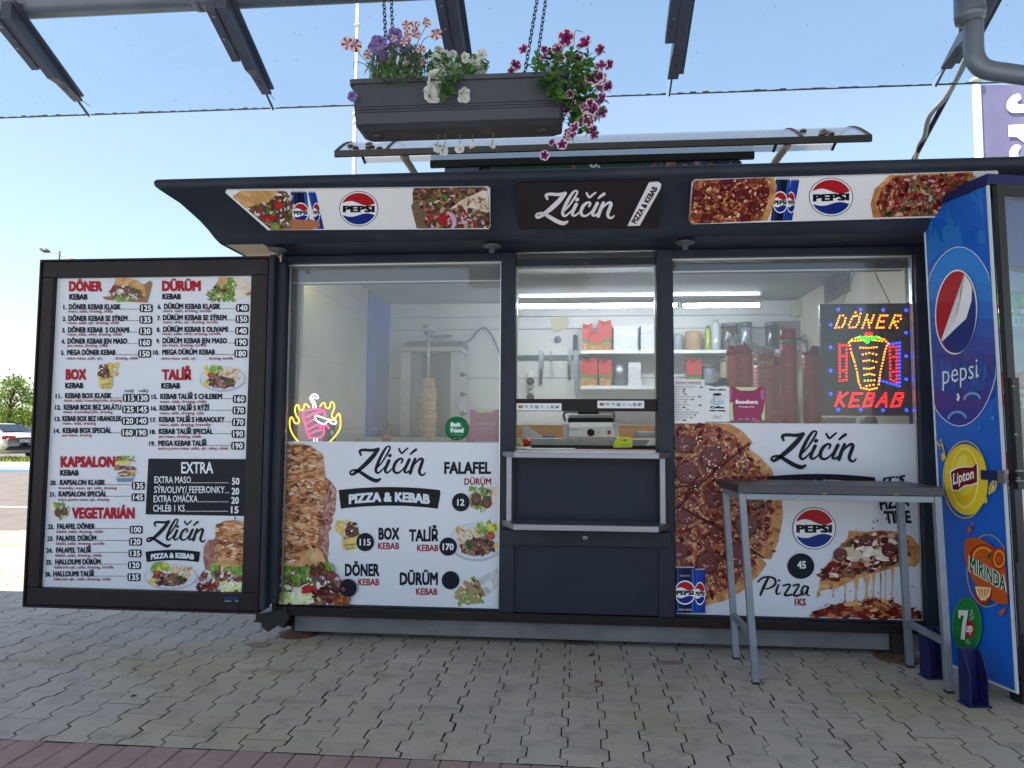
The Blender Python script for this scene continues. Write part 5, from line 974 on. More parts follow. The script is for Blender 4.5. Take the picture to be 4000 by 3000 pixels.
def fry(label, T, x0, x1, yt, yb, Y, grp='red fry cartons on the shelves', base=None):
    a, b = Q(T, x0, yb, Y), Q(T, x1, yt, Y); z0 = base if base is not None else a.z; z1 = b.z; cx = (a.x+b.x)/2; wt = (b.x-a.x)/2; wb = wt*.78; h = z1-z0
    t = thing('fry_carton', label, 'carton', (cx, Y+.05, z0), grp)
    def sec(v): return wb+(wt-wb)*v
    for v0, v1, m, nm in ((0, .28, PRT, 'print'), (.28, .40, GRN_, 'leaf_band'), (.40, .82, RB, 'body')):
        mb = MB(); d0, d1 = sec(v0)*.7, sec(v1)*.7
        mb.hexa([(cx-sec(v0), Y+.05-d0, z0+h*v0), (cx+sec(v0), Y+.05-d0, z0+h*v0), (cx+sec(v0), Y+.05+d0, z0+h*v0), (cx-sec(v0), Y+.05+d0, z0+h*v0)], [(cx-sec(v1), Y+.05-d1, z0+h*v1), (cx+sec(v1), Y+.05-d1, z0+h*v1), (cx+sec(v1), Y+.05+d1, z0+h*v1), (cx-sec(v1), Y+.05+d1, z0+h*v1)], m); mb.build(nm, t)
    mb = MB(); d = sec(.82)*.7; s = sec(.82); y0, y1 = Y+.05-d, Y+.05+d; za, zb = z0+h*.82, z1
    for p in ([(cx-s*.9, y0-.001, za), (cx-.004, y0-.001, za), (cx-.01, y0-.012, zb-h*.05), (cx-s*.85, y0-.012, zb)], [(cx+.004, y0-.001, za), (cx+s*.9, y0-.001, za), (cx+s*.8, y0-.008, zb), (cx+.012, y0-.008, zb-h*.03)], [(cx-s*.9, y1, za), (cx+s*.9, y1, za), (cx+s*.85, y1+.01, zb), (cx-s*.85, y1+.01, zb)]): mb.prism(p, (0, .002, 0), RB)
    mb.build('flap', t)
fry('red open fry carton at the left end of the upper shelf', TC2, 688, 772, 668, 862, 6.16, base=zs1); fry('red open fry carton in the middle of the upper shelf group, standing in front', TC2, 745, 842, 725, 862, 6.06+.07, base=zs1); fry('red open fry carton beside the foam trays on the upper shelf', TC2, 800, 908, 645, 862, 6.2, base=zs1)
fry('red open fry carton at the left end of the lower shelf', TC2, 676, 804, 922, 1118, 6.15, base=zs2); fry('red open fry carton beside the metal grater on the lower shelf', TC2, 806, 908, 928, 1118, 6.17, base=zs2); fry('single red fry carton on the lower shelf behind the right window', TR3, 160, 288, 908, 1090, 6.17, base=zs2)
def stack(name, label, T, x0, x1, yt, yb, Y, m, n, cat, grp=None, base=None, dep=.16, rim=.004):
    a, b = Q(T, x0, yb, Y), Q(T, x1, yt, Y); z0 = base if base is not None else a.z; h = (b.z-z0)/n; mb = MB()
    for k in range(n): mb.box((a.x+(rim if k % 2 else 0), Y+(rim if k % 2 else 0), z0+h*k+.0004), (b.x-(rim if k % 2 else 0), Y+dep-(rim if k % 2 else 0), z0+h*(k+1)-.0004), m)
    return tag(mb.build(name), label, cat, grp)
FOAM = nmat('white_foam', [(.3, '#c3c5c4'), (.7, '#d2d4d3')], 30, 3, .7)
stack('tray_stack', 'tall stack of white foam trays beside the red cartons on the upper shelf', TC2, 915, 1090, 685, 862, 6.15, FOAM, 18, 'tray stack', 'foam tray stacks on the upper shelf', zs1); stack('tray_stack', 'stack of white foam trays at the right post on the upper shelf', TC2, 1112, 1290, 680, 862, 6.15, FOAM, 18, 'tray stack', 'foam tray stacks on the upper shelf', zs1)
stack('tray_stack', 'small stack of white lidded foam boxes on the lower shelf', TC2, 1022, 1112, 950, 1112, 6.17, FOAM, 8, 'tray stack', None, zs2)
def round_stack(name, label, T, x0, x1, yt, yb, Y, m, n, cat, base=None, taper=.8, grp=None):
    a, b = Q(T, x0, yb, Y), Q(T, x1, yt, Y); z0 = base if base is not None else a.z; r = (b.x-a.x)/2; H = b.z-z0; pr = [(r*.5, z0)]
    for k in range(n): z = z0+H*.55*k/n; pr += [(r, z), (r, z+H*.55/n*.55), (r*.965, z+H*.55/n*.6), (r*.965, z+H*.55/n*.98)]
    pr += [(r*.97, z0+H*.56), (r*taper, z0+H*.98), (r*taper*.93, z0+H), (.002, z0+H)]
    mb = MB(); mb.lathe(pr, ((a.x+b.x)/2, Y+r, 0), m, 24); return tag(mb.build(name), label, cat, grp)
KR = mat('kraft_paper', '#a3886a', .65)
round_stack('bowl_stack', 'stack of brown kraft paper bowls upside down on the upper shelf', TR3, 155, 305, 682, 832, 6.14, KR, 11, 'bowl stack', zs1); round_stack('lid_stack', 'stack of clear grey plastic lids left of the kraft bowls', TR3, 62, 142, 712, 832, 6.17, mat('clear_plastic', '#8b9398', .3), 14, 'lid stack', zs1, .97)
def jar(name, label, T, x0, x1, yt, yb, Y, body, lidm, base=None, neck=.9, cat='jar', cap=.18, grp=None):
    a, b = Q(T, x0, yb, Y), Q(T, x1, yt, Y); z0 = base if base is not None else a.z; r = (b.x-a.x)/2; H = b.z-z0; c = ((a.x+b.x)/2, Y+r, z0); t = thing(name, label, cat, c, grp)
    mb = MB(); mb.lathe([(r*.6, 0), (r*.92, .004), (r*.95, H*.1), (r*.95, H*(.85-cap)), (r*neck, H*(1-cap))], c, body, 20); mb.build('body', t)
    mb = MB(); mb.lathe([(r*neck*1.0, H*(1-cap)+.0005), (r*neck*1.12, H*(1-cap)+.004), (r*neck*1.12, H*.985), (.002, H)], c, lidm, 20); mb.build('lid', t)
GJ = mat('jar_glass_grey', '#7e8890', .12); DKL = mat('dark_lid', '#5c6166', .4)
jar('jar', 'large glass jar of dark sauce with grey lid on the upper shelf', TR3, 452, 585, 618, 832, 6.15, mat('jar_brown', '#5a4a46', .12), DKL, zs1); jar('jar', 'glass storage jar with grey lid next to the large sauce jar', TR3, 590, 690, 612, 832, 6.17, GJ, DKL, zs1); jar('jar', 'dark glass jar with grey lid at the far right of the upper shelf', TR3, 795, 890, 612, 832, 6.19, mat('jar_dark', '#41484c', .12), DKL, zs1)
jar('jar', 'pale glass jar with grey lid on the lower shelf beside the single carton', TR3, 292, 408, 948, 1095, 6.17, GJ, DKL, zs2); jar('jar', 'glass jar of beige spice on the lower shelf behind the red sleeves', TR3, 435, 505, 890, 1095, 6.19, mat('jar_beige', '#a39a7c', .2), DKL, zs2)
jar('bottle', 'yellow green oil bottle with green cap on the upper shelf', TR3, 312, 360, 640, 832, 6.18, mat('oil_yellow', '#9ba23c', .2), mat('cap_green', '#3f7a58', .4), zs1, .45, 'bottle', .12); jar('bottle', 'clear sauce bottle with paper label on the upper shelf', TR3, 362, 440, 585, 832, 6.17, mat('bottle_clear', '#b3b8ba', .15), mat('cap_tan', '#b8a58c', .5), zs1, .4, 'bottle', .1)
mb = MB(); g0 = Q(TC2, 957, 1112, 6.2); mb.lathe([(.056, 0), (.05, .19), (.042, .195), (.04, .2)], (g0.x, g0.y, zs2), STEEL, 20); gr_ = tag(mb.build('grater'), 'cylindrical steel grater standing on the lower shelf', 'grater')
mb = MB(); a_ = P(2600+882/2.011, 950+600/2.011, 6.30); b_ = P(2600+1118/2.011, 950+840/2.011, 6.30); mb.box((a_.x, 6.36, b_.z), (b_.x, 6.378, a_.z), mat('board_grey_plastic', '#8d9090', .5), .008); tag(mb.build('chopping_board'), 'grey plastic chopping board leaning at the right end of the upper shelf', 'chopping board')
# knives on the magnetic bar
mb = MB(); a_, b_ = Q(TC2, 150, 935, 6.42), Q(TC2, 732, 898, 6.42); mb.box((a_.x, 6.41, a_.z), (b_.x, 6.427, b_.z), mat('knife_bar', '#3f454c', .4, .3)); tag(mb.build('knife_rack'), 'long dark magnetic knife bar on the white back wall', 'knife rack')
BLD, HND = mat('blade_steel', '#8d949a', .25, .6), mat('knife_handle', '#22252a', .5)
def knife(label, blade, handle, hm=None):
    p = [Q(TC2, x, y, 6.405) for x, y in blade]; t = thing('knife', label, 'knife', p[0], 'knives on the magnetic bar'); mb = MB(); mb.prism(p, (0, .003, 0), BLD); mb.build('blade', t)
    mb = MB(); mb.prism([Q(TC2, x, y, 6.40) for x, y in handle], (0, .014, 0), hm or HND); mb.build('handle', t)
knife('small santoku knife hanging point up at the left of the knife bar', [(385, 995), (378, 900), (388, 855), (402, 852), (413, 880), (412, 995)], [(383, 996), (408, 994), (400, 1112), (380, 1108)])
knife('narrow knife with a pale handle beside the santoku', [(458, 945), (460, 870), (467, 870), (472, 945)], [(462, 946), (480, 946), (488, 1066), (474, 1066)], mat('pale_handle', '#b0b2b0', .5))
knife('pointed chef knife with black handle, second from the right on the bar', [(586, 960), (592, 870), (606, 838), (608, 960)], [(584, 962), (607, 960), (606, 1074), (586, 1074)])
knife('very long slicing knife with its black handle at the top of the bar', [(628, 866), (660, 862), (664, 1180), (650, 1215), (640, 1180)], [(622, 865), (624, 760), (636, 748), (656, 760), (658, 862)])
mb = MB(); mb.prism([Q(TC2, x, y, 6.415) for x, y in ((462, 632), (585, 618), (594, 660), (582, 706), (480, 736))], (0, .01, 0), mat('cream_board', '#b9b49a', .5)); tag(mb.build('board'), 'cream D shaped board hanging on the white wall above the knives', 'board')
mb = MB(); c = Q(TC2, 512, 786, 6.41); mb.lathe([(.030, 0), (.030, .01), (.02, .014), (.018, .006)], c, STEEL, 16, (0, -1, 0)); tag(mb.build('vent_ring'), 'small round steel vent ring on the white wall above the knives', 'vent')
a_, b_ = Q(TC2, 298, 1230, 6.40), Q(TC2, 342, 1018, 6.40); ps = thing('power_strip', 'white upright socket strip with black plugs on the wall left of the knives', 'socket strip', (a_.x, 6.4, a_.z)); mb = MB(); mb.box((a_.x, 6.40, a_.z), (b_.x, 6.427, b_.z), WHITE, .006); mb.build('body', ps)
for y in (1085, 1128, 1165, 1200): mb = MB(); c = Q(TC2, 318, y, 6.40); mb.lathe([(.03, 0), (.03, .004)] if y in (1128, 1165) else [(.034, 0), (.034, .02), (.02, .03)], c, mat('socket_grey', '#9a9d9c', .5) if y in (1128, 1165) else BLACK, 14, (0, -1, 0)); mb.build('socket' if y in (1128, 1165) else 'plug', ps)
# things on the worktops seen through the hatch
cg = thing('contact_grill', 'steel contact grill with a black dial on the back worktop', 'grill', Q(TH, 1170, 570, 5.62)); cg.location.z = CT; cg.matrix_basis = Matrix.Translation(cg.location)
h_ = lambda x, y, Y=5.62: Q(TH, x, y, Y)
GS = nmat('grill_steel', [(.3, '#c4c7c0'), (.7, '#d0d3cc')], 6, 4, .35, metal=.1)
a_, b_ = h_(860, 565), h_(1500, 430); mb = MB(); mb.box((a_.x, 5.62, CT+.012), (b_.x, 5.95, b_.z), GS, .004); body = mb.build('body', cg)
for x0, x1 in ((778, 858), (1502, 1562)): mb = MB(); p, q = h_(x0, 565), h_(x1, 375); mb.box((p.x, 5.63, CT+.001), (q.x, 5.97, q.z), nmat('grill_side', [(.3, '#a3a69f'), (.7, '#b2b5af')], 6, 4, .4, metal=.1), .004); mb.build('side', cg)
mb = MB(); mb.hexa([h_(850, 425), h_(1495, 425), h_(1495, 425)+V((0, .3, 0)), h_(850, 425)+V((0, .3, 0))], [h_(880, 355)+V((0, .02, 0)), h_(1465, 355)+V((0, .02, 0)), h_(1465, 355)+V((0, .3, 0)), h_(880, 355)+V((0, .3, 0))], nmat('grill_side', [(0, '#83867f')])); mb.build('drip_tray', cg)
mb = MB(); p, q = h_(848, 350), h_(1492, 298); mb.box((p.x, 5.66, p.z), (q.x, 5.95, q.z), BLACK)
for k in range(30): x = p.x+(q.x-p.x)*k/30; mb.box((x, 5.655, p.z+.004), (x+.006, 5.66, q.z-.012), mat('grill_iron', '#1d1e1f', .6))
mb.build('plates', cg)
mb = MB(); p, q = h_(862, 294), h_(1470, 255); mb.box((p.x, 5.65, p.z), (q.x, 5.95, q.z), nmat('lid_steel', [(0, '#6f6a66'), (1, '#7f7b77')], 4, 2, .35, metal=.6), .004)
mb.build('lid', cg)
mb = MB(); mb.tube([h_(810, 330, 5.8), h_(790, 270, 5.66), h_(800, 225, 5.6), h_(850, 205, 5.58), h_(1000, 210, 5.58), h_(1280, 210, 5.58), h_(1440, 205, 5.58), h_(1490, 225, 5.6), h_(1498, 270, 5.66), h_(1490, 330, 5.8)], .011, STEEL, 10); hd = mb.build('handle', cg)
mb = MB(); mb.tube([h_(995, 213, 5.58), h_(1280, 213, 5.58)], .017, BLACK, 12); mb.build('grip', hd)
c = h_(1170, 496, 5.617); mb = MB(); mb.lathe([(.030, 0), (.030, .004), (.021, .006), (.019, .02), (.001, .022)], c, BLACK, 20, (0, -1, 0)); mb.build('dial', body)
mb = MB(); mb.lathe([(.008, 0), (.006, .006), (.001, .007)], h_(1279, 496, 5.617), lamp('amber_pilot', '#b0582c', .2), 12, (0, -1, 0)); mb.build('pilot_light', body)
p, q = h_(1402, 523, 5.616), h_(1448, 470, 5.616); mb = MB(); mb.box((p.x, 5.608, p.z), (q.x, 5.618, q.z), mat('red_switch', '#8a1a18', .35)); mb.build('switch', body)
a = Art(Plane((0, 5.62, 0), (0, -1, 0)), TH, .001); a.text('HENDI', 905, 460, 985, 12, BK, .03); a.disc(888, 454, 9, 9, BK, 12); a.build('lettering', body)
mb = MB(); c = h_(268, 636, 4.9); r = 65/3.568*5.05/FPX
mb.lathe([(r*math.sin(math.pi*k/12)+.0003, -r*.9*math.cos(math.pi*k/12)) for k in range(13)], c, mat('tomato_skin', '#b3200f', .18), 22); tm = tag(mb.build('tomato'), 'ripe red tomato on the white tray at the left of the hatch', 'tomato')
mb = MB(); p, q = h_(40, 700, 4.7), h_(292, 690, 4.7); mb.box((p.x, 4.62, c.z-r-.02), (q.x, 5.1, c.z-r*.9-.002), WHITE, .004); tag(mb.build('tray'), 'white tray under the tomato at the left of the hatch', 'tray')
mb = MB(); rd = random.Random(8)
for _ in range(90):
    x = rd.uniform(60, 205); y = rd.uniform(600+max(0, (x-110))*.5, 688); p = h_(x, y, rd.uniform(4.75, 4.95)); an = rd.uniform(0, 6.3); d = V((math.cos(an)*.02, rd.uniform(-.01, .01), math.sin(an)*.012)); mb.tube([p-d, p+d], .0022, mat('grated_cheese', '#d8c878', .6), 5)
tag(mb.build('cheese'), 'heap of pale grated cheese behind the left hatch post', 'cheese', kind='stuff')
yb_ = thing('tape_dispenser', 'bright lime yellow dispenser on the brown worktop at the right of the hatch', 'dispenser', h_(1620, 715, 4.72))
YL = mat('lime_plastic', '#e2f20a', .4); pl_ = [(1480, 690), (1500, 640), (1525, 600), (1545, 568), (1735, 572), (1750, 600), (1752, 690), (1740, 708), (1530, 712), (1495, 710)]
mb = MB(); mb.prism([h_(x, y, 4.72) for x, y in pl_], (0, .06, 0), YL); bd_ = mb.build('body', yb_, .003)
mb = MB(); p, q = h_(1622, 612, 4.7165), h_(1672, 595, 4.7165); mb.box((p.x, 4.716, p.z), (q.x, 4.722, q.z), BLACK); mb.build('slot', bd_)
mb = MB(); p, q = h_(1575, 672, 4.7165), h_(1740, 665, 4.7165); mb.box((p.x, 4.716, p.z), (q.x, 4.722, q.z), mat('grey_strip', '#9a9c96', .4)); mb.build('strip', bd_)
mb = MB(); n0 = h_(1950, 690, 4.75)
for k in range(14): a0 = R_(5+k*9); mb.add([n0+V((0, .004*k, 0)), n0+V((.085*math.cos(a0*.55), .004*k, .05*math.sin(a0*.9+.2)+.004)), n0+V((.085*math.cos(a0*.55+.09), .004*k+.003, .05*math.sin(a0*.9+.3)+.004))], [(0, 1, 2)], WP)
tag(mb.build('napkins'), 'fan of white paper napkins at the right end of the hatch', 'napkins')
mb = MB()
for y in (500, 518, 535): mb.tube([h_(1770, y, 5.9), h_(2140, y, 5.9)], .012, STEEL, 10)
tag(mb.build('foil_rolls'), 'bundle of silver foil rolls lying on the back worktop at right', 'foil rolls')
sc = thing('scoop', 'steel chip scoop with a blue handle on the back worktop left of the grill', 'scoop', h_(350, 565, 5.6))
mb = MB(); mb.prism([h_(x, y, 5.6) for x, y in ((215, 405), (270, 410), (400, 500), (492, 555), (470, 566), (215, 562))], (0, .1, 0), INOX); mb.build('pan', sc); mb = MB(); mb.box(tuple(h_(492, 571, 5.62)), tuple(h_(668, 547, 5.66)), mat('blue_handle', '#22509a', .4), .004); mb.build('handle', sc)
# right window, close behind the glass: nested red sleeves and bags
RED3 = nmat('red_cup_sleeve', [(.3, '#a02a2e'), (.7, '#b43a3c')], 6, 5, .45)
def sleeve(label, x0, x1, yt, yb, Y, m=RED3, top=None, n=16):
    a, b = Q(TR3, x0, yb, Y), Q(TR3, x1, yt, Y); r = (b.x-a.x)/2; H = b.z-a.z; c = ((a.x+b.x)/2, Y+r, a.z); t = thing('cup_stack', label, 'cup stack', c, 'red cup stacks in the right window'); pr = [(r*.6, 0)]
    for k in range(n): z = H*.86*k/n; pr += [(r*(.97), z), (r, z+H*.86/n*.85), (r*.97, z+H*.86/n*.9)]
    pr += [(r*.96, H*.88)]; mb = MB(); mb.lathe(pr, c, m, 18); mb.build('sleeve', t)
    mb = MB(); mb.lathe([(r*.95, H*.881), (r*.93, H*.99), (r*.5, H)], c, mat('sleeve_top', top or '#a8242a', .45), 18); mb.build('rim', t)
    if top: mb = MB(); mb.lathe([(r*1.0, H*.84), (r*1.015, H*.85), (r*1.015, H*.875), (r*.97, H*.88)], c, GRN_, 18); mb.build('leaf_band', t)
sleeve('tall red cup stack with a green band left of the LED sign', 928, 1046, 662, 1420, 4.62, top='#9a1c22'); sleeve('red cup stack half hidden behind the LED sign edge', 1105, 1235, 800, 1420, 4.64)
sleeve('short red cup stack leaning at the back of the right window group', 720, 930, 885, 1420, 4.78, nmat('pink_sleeve', [(.3, '#b0545a'), (.7, '#c47478')], 5, 4, .35)); sleeve('red cup stack in a bag behind the magenta sticker', 550, 700, 790, 1420, 4.7); sleeve('orange red cup stack at the left of the group in the right window', 492, 560, 810, 1420, 4.66, nmat('orange_sleeve', [(.3, '#b84430'), (.7, '#c4543c')], 5, 4, .4))
fry('loose red fry carton lying over the cup stacks', TR3, 735, 860, 820, 960, 4.72, 'red fry cartons on the shelves')
BAG = glass('clear_bag', 'dfe4e4', .30, 1.5, .15)
def bag(label, pts, Y):
    mb = MB(); rd = random.Random(len(label)); c = [Q(TR3, x, y, Y) for x, y in pts]; m = sum(c, V())/len(c)
    fr = [p+V((0, rd.uniform(-.02, .02), 0)) for p in c]; bk = [p+V((0, .06+rd.uniform(-.02, .02), 0)) for p in c]; n = len(c)
    mb.add(fr+bk+[m+V((0, -.03, 0)), m+V((0, .09, 0))], [(i, (i+1) % n, 2*n) for i in range(n)]+[((i+1) % n+n, i+n, 2*n+1) for i in range(n)]+[(i, i+n, (i+1) % n+n, (i+1) % n) for i in range(n)], BAG); tag(mb.build('plastic_bag'), label, 'bag', 'clear bags in the right window')
bag('crumpled clear bag on top of the orange stack', [(490, 690), (530, 685), (560, 720), (590, 780), (540, 815), (492, 800), (480, 750)], 4.62); bag('crumpled clear bag on top of the pink stack', [(700, 800), (770, 805), (850, 820), (870, 850), (760, 870), (660, 830), (620, 770), (640, 745)], 4.66); bag('crumpled clear bag hanging between the red stack and the LED sign', [(1050, 740), (1095, 712), (1150, 745), (1160, 790), (1125, 855), (1105, 850), (1090, 780)], 4.6)
mb = MB(); p = [Q(TR3, x, y, 4.7) for x, y in ((325, 1100), (400, 1095), (430, 1055), (500, 1060), (508, 1110), (400, 1125))]; mb.prism(p, (0, .07, 0), mat('dark_cloth', '#3f3a52', .8)); tag(mb.build('cloth'), 'crumpled dark purple cloth behind the coffee notice', 'cloth')
round_stack('cup_stack', 'stack of grey rimmed paper cups lying under the LED sign', TR3, 1555, 1690, 1362, 1440, 4.6, mat('paper_cup', '#8f9598', .5), 5, 'cup stack'); mb = MB(); mb.box(tuple(Q(TR3, 1265, 1412, 4.5)), tuple(Q(TR3, 1450, 1372, 4.6)), WHITE, .01); tag(mb.build('tub'), 'white plastic tub below the LED sign on the window ledge', 'tub')
mb = MB(); c = Q(TR3, 1735, 330, 5.2); mb.lathe([(.02, -.12), (.10, -.08), (.12, 0), (.10, .07), (.03, .1)], c, mat('fan_grey', '#4c4f50', .5), 18, (.4, -1, -.2)); tag(mb.build('wall_fan'), 'dark grey round fan high in the right rear of the kiosk', 'fan')
mb = MB(); a_ = Q(TR3, 1790, 450, 5.6)
for k in range(9): z = a_.z+.02*k; mb.box((KX1-.09, 5.2, z), (KX1-.07, 5.7, z+.011), mat('louvre_grey', '#8a867a', .5))
tag(mb.build('vent_grille'), 'grey louvred vent grille on the right inner wall', 'vent')
mb = MB(); mb.box(tuple(Q(TR3, 1000, 570, 6.3)), tuple(Q(TR3, 1065, 470, 6.36)), mat('ivory_dispenser', '#b9b59a', .4), .006); tag(mb.build('soap_dispenser'), 'ivory dispenser on the back wall right of the jars', 'dispenser')
jar('jar', 'steel lidded sauce jar standing behind the neon sign', (1100, 1500, 6.38), 285, 505, 1040, 1460, 4.62, mat('jar_pinkish', '#7d6a68', .15), STEEL, 1.13, .95); jar('pot', 'dark steel ribbed pot standing behind the neon sign', (1100, 1500, 6.38), 560, 1250, 1010, 1460, 4.75, nmat('ribbed_inox', [(.3, '#4a5058'), (.6, '#8a9098')], 30, 2, .25, metal=.8, stretch=(3, 3, .1)), nmat('dark_lid_steel', [(0, '#3c4250')], rough=.3, metal=.5), 1.13, .8, 'pot')
for q, lab in (((995, 1590), 'red tomato behind the left poster edge under the blue door'), ((1640, 1592), 'red tomato behind the left poster edge beside the magenta sticker')):
    mb = MB(); c = Q(TK, *q, 4.85); r = .035; mb.lathe([(r*math.sin(math.pi*k/10)+.0003, -r*.9*math.cos(math.pi*k/10)) for k in range(11)], c, mat('tomato_skin', '#b3200f', .18), 18); tag(mb.build('tomato'), lab, 'tomato')
mb = MB(); mb.box((KX0+.1, 4.55, 1.123), (.0, 4.9, 1.128), INOX); tag(mb.build('tray'), 'long steel tray on the serving worktop behind the left window', 'tray')

# ================================================================== bar table
tb = thing('bar_table', 'dark topped bar table on a grey square tube frame before the right window', 'table', (1.34, 3.88, 0))
LEGS = [((.891, 3.702), (.838, 3.702)), ((1.791, 3.676), (1.764, 3.676)), ((.882, 4.087), (.834, 4.08)), ((1.776, 4.045), (1.750, 4.045))]
FR = nmat('table_frame_paint', [(.3, '#717a86'), (.7, '#838c98')], 7, 5, .4, metal=.2, rvar=.1)
h = .0165; ZT = .936
for (b, t) in LEGS:
    mb = MB(); mb.hexa([(b[0]-h, b[1]-h, .004), (b[0]+h, b[1]-h, .004), (b[0]+h, b[1]+h, .004), (b[0]-h, b[1]+h, .004)], [(t[0]-h, t[1]-h, ZT), (t[0]+h, t[1]-h, ZT), (t[0]+h, t[1]+h, ZT), (t[0]-h, t[1]+h, ZT)], FR); lg = mb.build('leg', tb, .002)
    mb = MB(); mb.box((b[0]-h-.001, b[1]-h-.001, .0005), (b[0]+h+.001, b[1]+h+.001, .012), BLACK); mb.build('cap', lg)
lerp = lambda L, z: V((L[0][0]+(L[1][0]-L[0][0])*z/ZT, L[0][1]+(L[1][1]-L[0][1])*z/ZT, z))
def bar(a, b, z0, z1, hh, name):
    d = (b-a); d.z = 0; d.normalize(); s = V((-d.y, d.x, 0))*hh; mb = MB(); mb.hexa([V((a.x, a.y, z0))-s, V((b.x, b.y, z0))-s, V((b.x, b.y, z0))+s, V((a.x, a.y, z0))+s], [V((a.x, a.y, z1))-s, V((b.x, b.y, z1))-s, V((b.x, b.y, z1))+s, V((a.x, a.y, z1))+s], FR); mb.build(name, tb, .002)
for i, j in ((0, 2), (1, 3)):
    a, b = lerp(LEGS[i], .235), lerp(LEGS[j], .235); bar(a+V((0, h+.001, 0)), b-V((0, h+.001, 0)), .22, .25, .0145, 'stretcher')
for i, j in ((0, 1), (2, 3)):
    a, b = lerp(LEGS[i], .92), lerp(LEGS[j], .92); bar(a+V((h+.001, 0, 0)), b-V((h+.001, 0, 0)), .905, .935, .0155, 'apron')
for i, j in ((0, 2), (1, 3)):
    a, b = lerp(LEGS[i], .92), lerp(LEGS[j], .92); bar(a+V((0, h+.001, 0)), b-V((0, h+.001, 0)), .905, .935, .0155, 'apron')
mb = MB(); TOPM = nmat('dark_table_board', [(.3, '#2a2d33'), (.7, '#383c43')], 5, 6, .42, stretch=(1, 6, 6), rvar=.1)
q4 = [(.815, 3.675), (1.795, 3.655), (1.80, 4.085), (.80, 4.105)]
mb.hexa([(x, y, .937) for x, y in q4], [(x, y, .98) for x, y in q4], TOPM); top = mb.build('top', tb, .003)
mb = MB(); CHIP = nmat('bare_chipboard', [(.3, '#8a6a48'), (.7, '#a98a64')], 60, 4, .9)
a = Art(Plane((0, 3.655+.0, 0), (0, -1, 0)), (2600, 1800, 1.58), .001)
e0, e1 = V((.815, 3.675, 0)), V((1.795, 3.655, 0)); n_ = V((e1.y-e0.y, -(e1.x-e0.x), 0)); a = Art(Plane(e0, n_), (2600, 1800, 1.58), .0012)
for cx, w0, sd_ in ((985, 34, 1), (1430, 38, 2), (1110, 10, 3), (880, 8, 4), (1500, 40, 5)):
    rd = random.Random(sd_); zy = 200+(cx-445)*.016+10
    a.poly([(cx-w0, zy+2), (cx-w0*.6, zy-8*(1 if sd_ < 3 else .3)), (cx-w0*.2, zy-22*(1 if sd_ < 3 else .25)), (cx+w0*.2, zy-18*(1 if sd_ < 3 else .2)), (cx+w0*.5, zy-10*(1 if sd_ < 3 else .3)), (cx+w0, zy+3)], CHIP)
for q in a.mb.v: q.z = max(q.z, .9385)
a.build('chipped_edge', top)

# ================================================================== drinks fridge at the right edge
FT = R_(15); FL = R_(-1.2)
fr = thing('drinks_fridge', 'tall blue drinks fridge with soft drink logos on its side and black glass door', 'fridge', (2.003, 3.495, .04), rot=(0, FL, FT))
FM = fr.matrix_basis.copy(); Fx = lambda x, y, z: FM @ V((x, y, z))
FH = 2.38; FD = .40; FW = .78
BLUEF = nmat('fridge_blue', [(.3, '#0d55b4'), (.7, '#115fc0')], 1.5, 3, .3)
TRIM = mat('white_trim', '#c9d0da', .35); NAVY = mat('navy_paint', '#1a2052', .45, 0, .3); FBLK = mat('fridge_black', '#17191c', .35)
mb = MB()
def lb(mb, a, b, m):
    x0, y0, z0 = a; x1, y1, z1 = b
    mb.hexa([Fx(x0, y0, z0), Fx(x1, y0, z0), Fx(x1, y1, z0), Fx(x0, y1, z0)], [Fx(x0, y0, z1), Fx(x1, y0, z1), Fx(x1, y1, z1), Fx(x0, y1, z1)], m)
lb(mb, (.004, .02, .06), (.03, FD, FH), FBLK); lb(mb, (FW-.03, .02, .06), (FW, FD, FH), FBLK); lb(mb, (.031, FD-.03, .06), (FW-.031, FD, FH), mat('fridge_liner', '#b9c2c8', .4)); lb(mb, (.031, .02, .06), (FW-.031, FD-.031, .10), FBLK); lb(mb, (.031, .02, FH-.05), (FW-.031, FD-.031, FH), FBLK); mb.build('cabinet', fr)
mb = MB(); lb(mb, (-.004, .012, .04), (.003, FD+.005, FH), BLUEF); sidep = mb.build('side_panel', fr)
mb = MB(); lb(mb, (-.006, .0, .035), (.004, .011, FH), TRIM); lb(mb, (-.006, FD+.006, .035), (.004, FD+.016, FH), TRIM); lb(mb, (-.0055, .0, .026), (.0035, FD+.016, .034), TRIM); mb.build('trim', fr)
mb = MB(); lb(mb, (-.018, -.012, FH+.001), (FW+.01, .17, FH+.05), NAVY); lb(mb, (-.018, .171, FH+.001), (FW+.01, FD+.02, FH+.04), NAVY); mb.build('top_cap', fr)
# door
mb = MB(); lb(mb, (.012, -.03, .08), (.052, -.002, FH-.005), FBLK); lb(mb, (FW-.07, -.03, .08), (FW-.005, -.002, FH-.005), FBLK); lb(mb, (.053, -.03, .08), (FW-.071, -.002, .16), FBLK); lb(mb, (.053, -.03, FH-.06), (FW-.071, -.002, FH-.005), FBLK); dr_ = mb.build('door_frame', fr)
mb = MB(); lb(mb, (.053, -.018, .161), (FW-.071, -.012, FH-.061), glass('fridge_glass', 'eef5f8', .015, .45)); mb.build('glass', dr_)
mb = MB(); lb(mb, (.014, -.05, .95), (.05, -.031, 1.46), FBLK); mb.build('handle', dr_)
for z in (1.0, 1.2, 1.42): mb = MB(); mb.lathe([(.008, 0), (.007, .004), (.001, .006)], Fx(.016, -.051, z), STEEL, 10, (0, -1, 0)); mb.build('screw', dr_)
mb = MB(); lb(mb, (.0, -.02, .30), (.05, -.0305, .62), mat('corner_pad', '#24272b', .5)); mb.build('corner_guard', dr_)
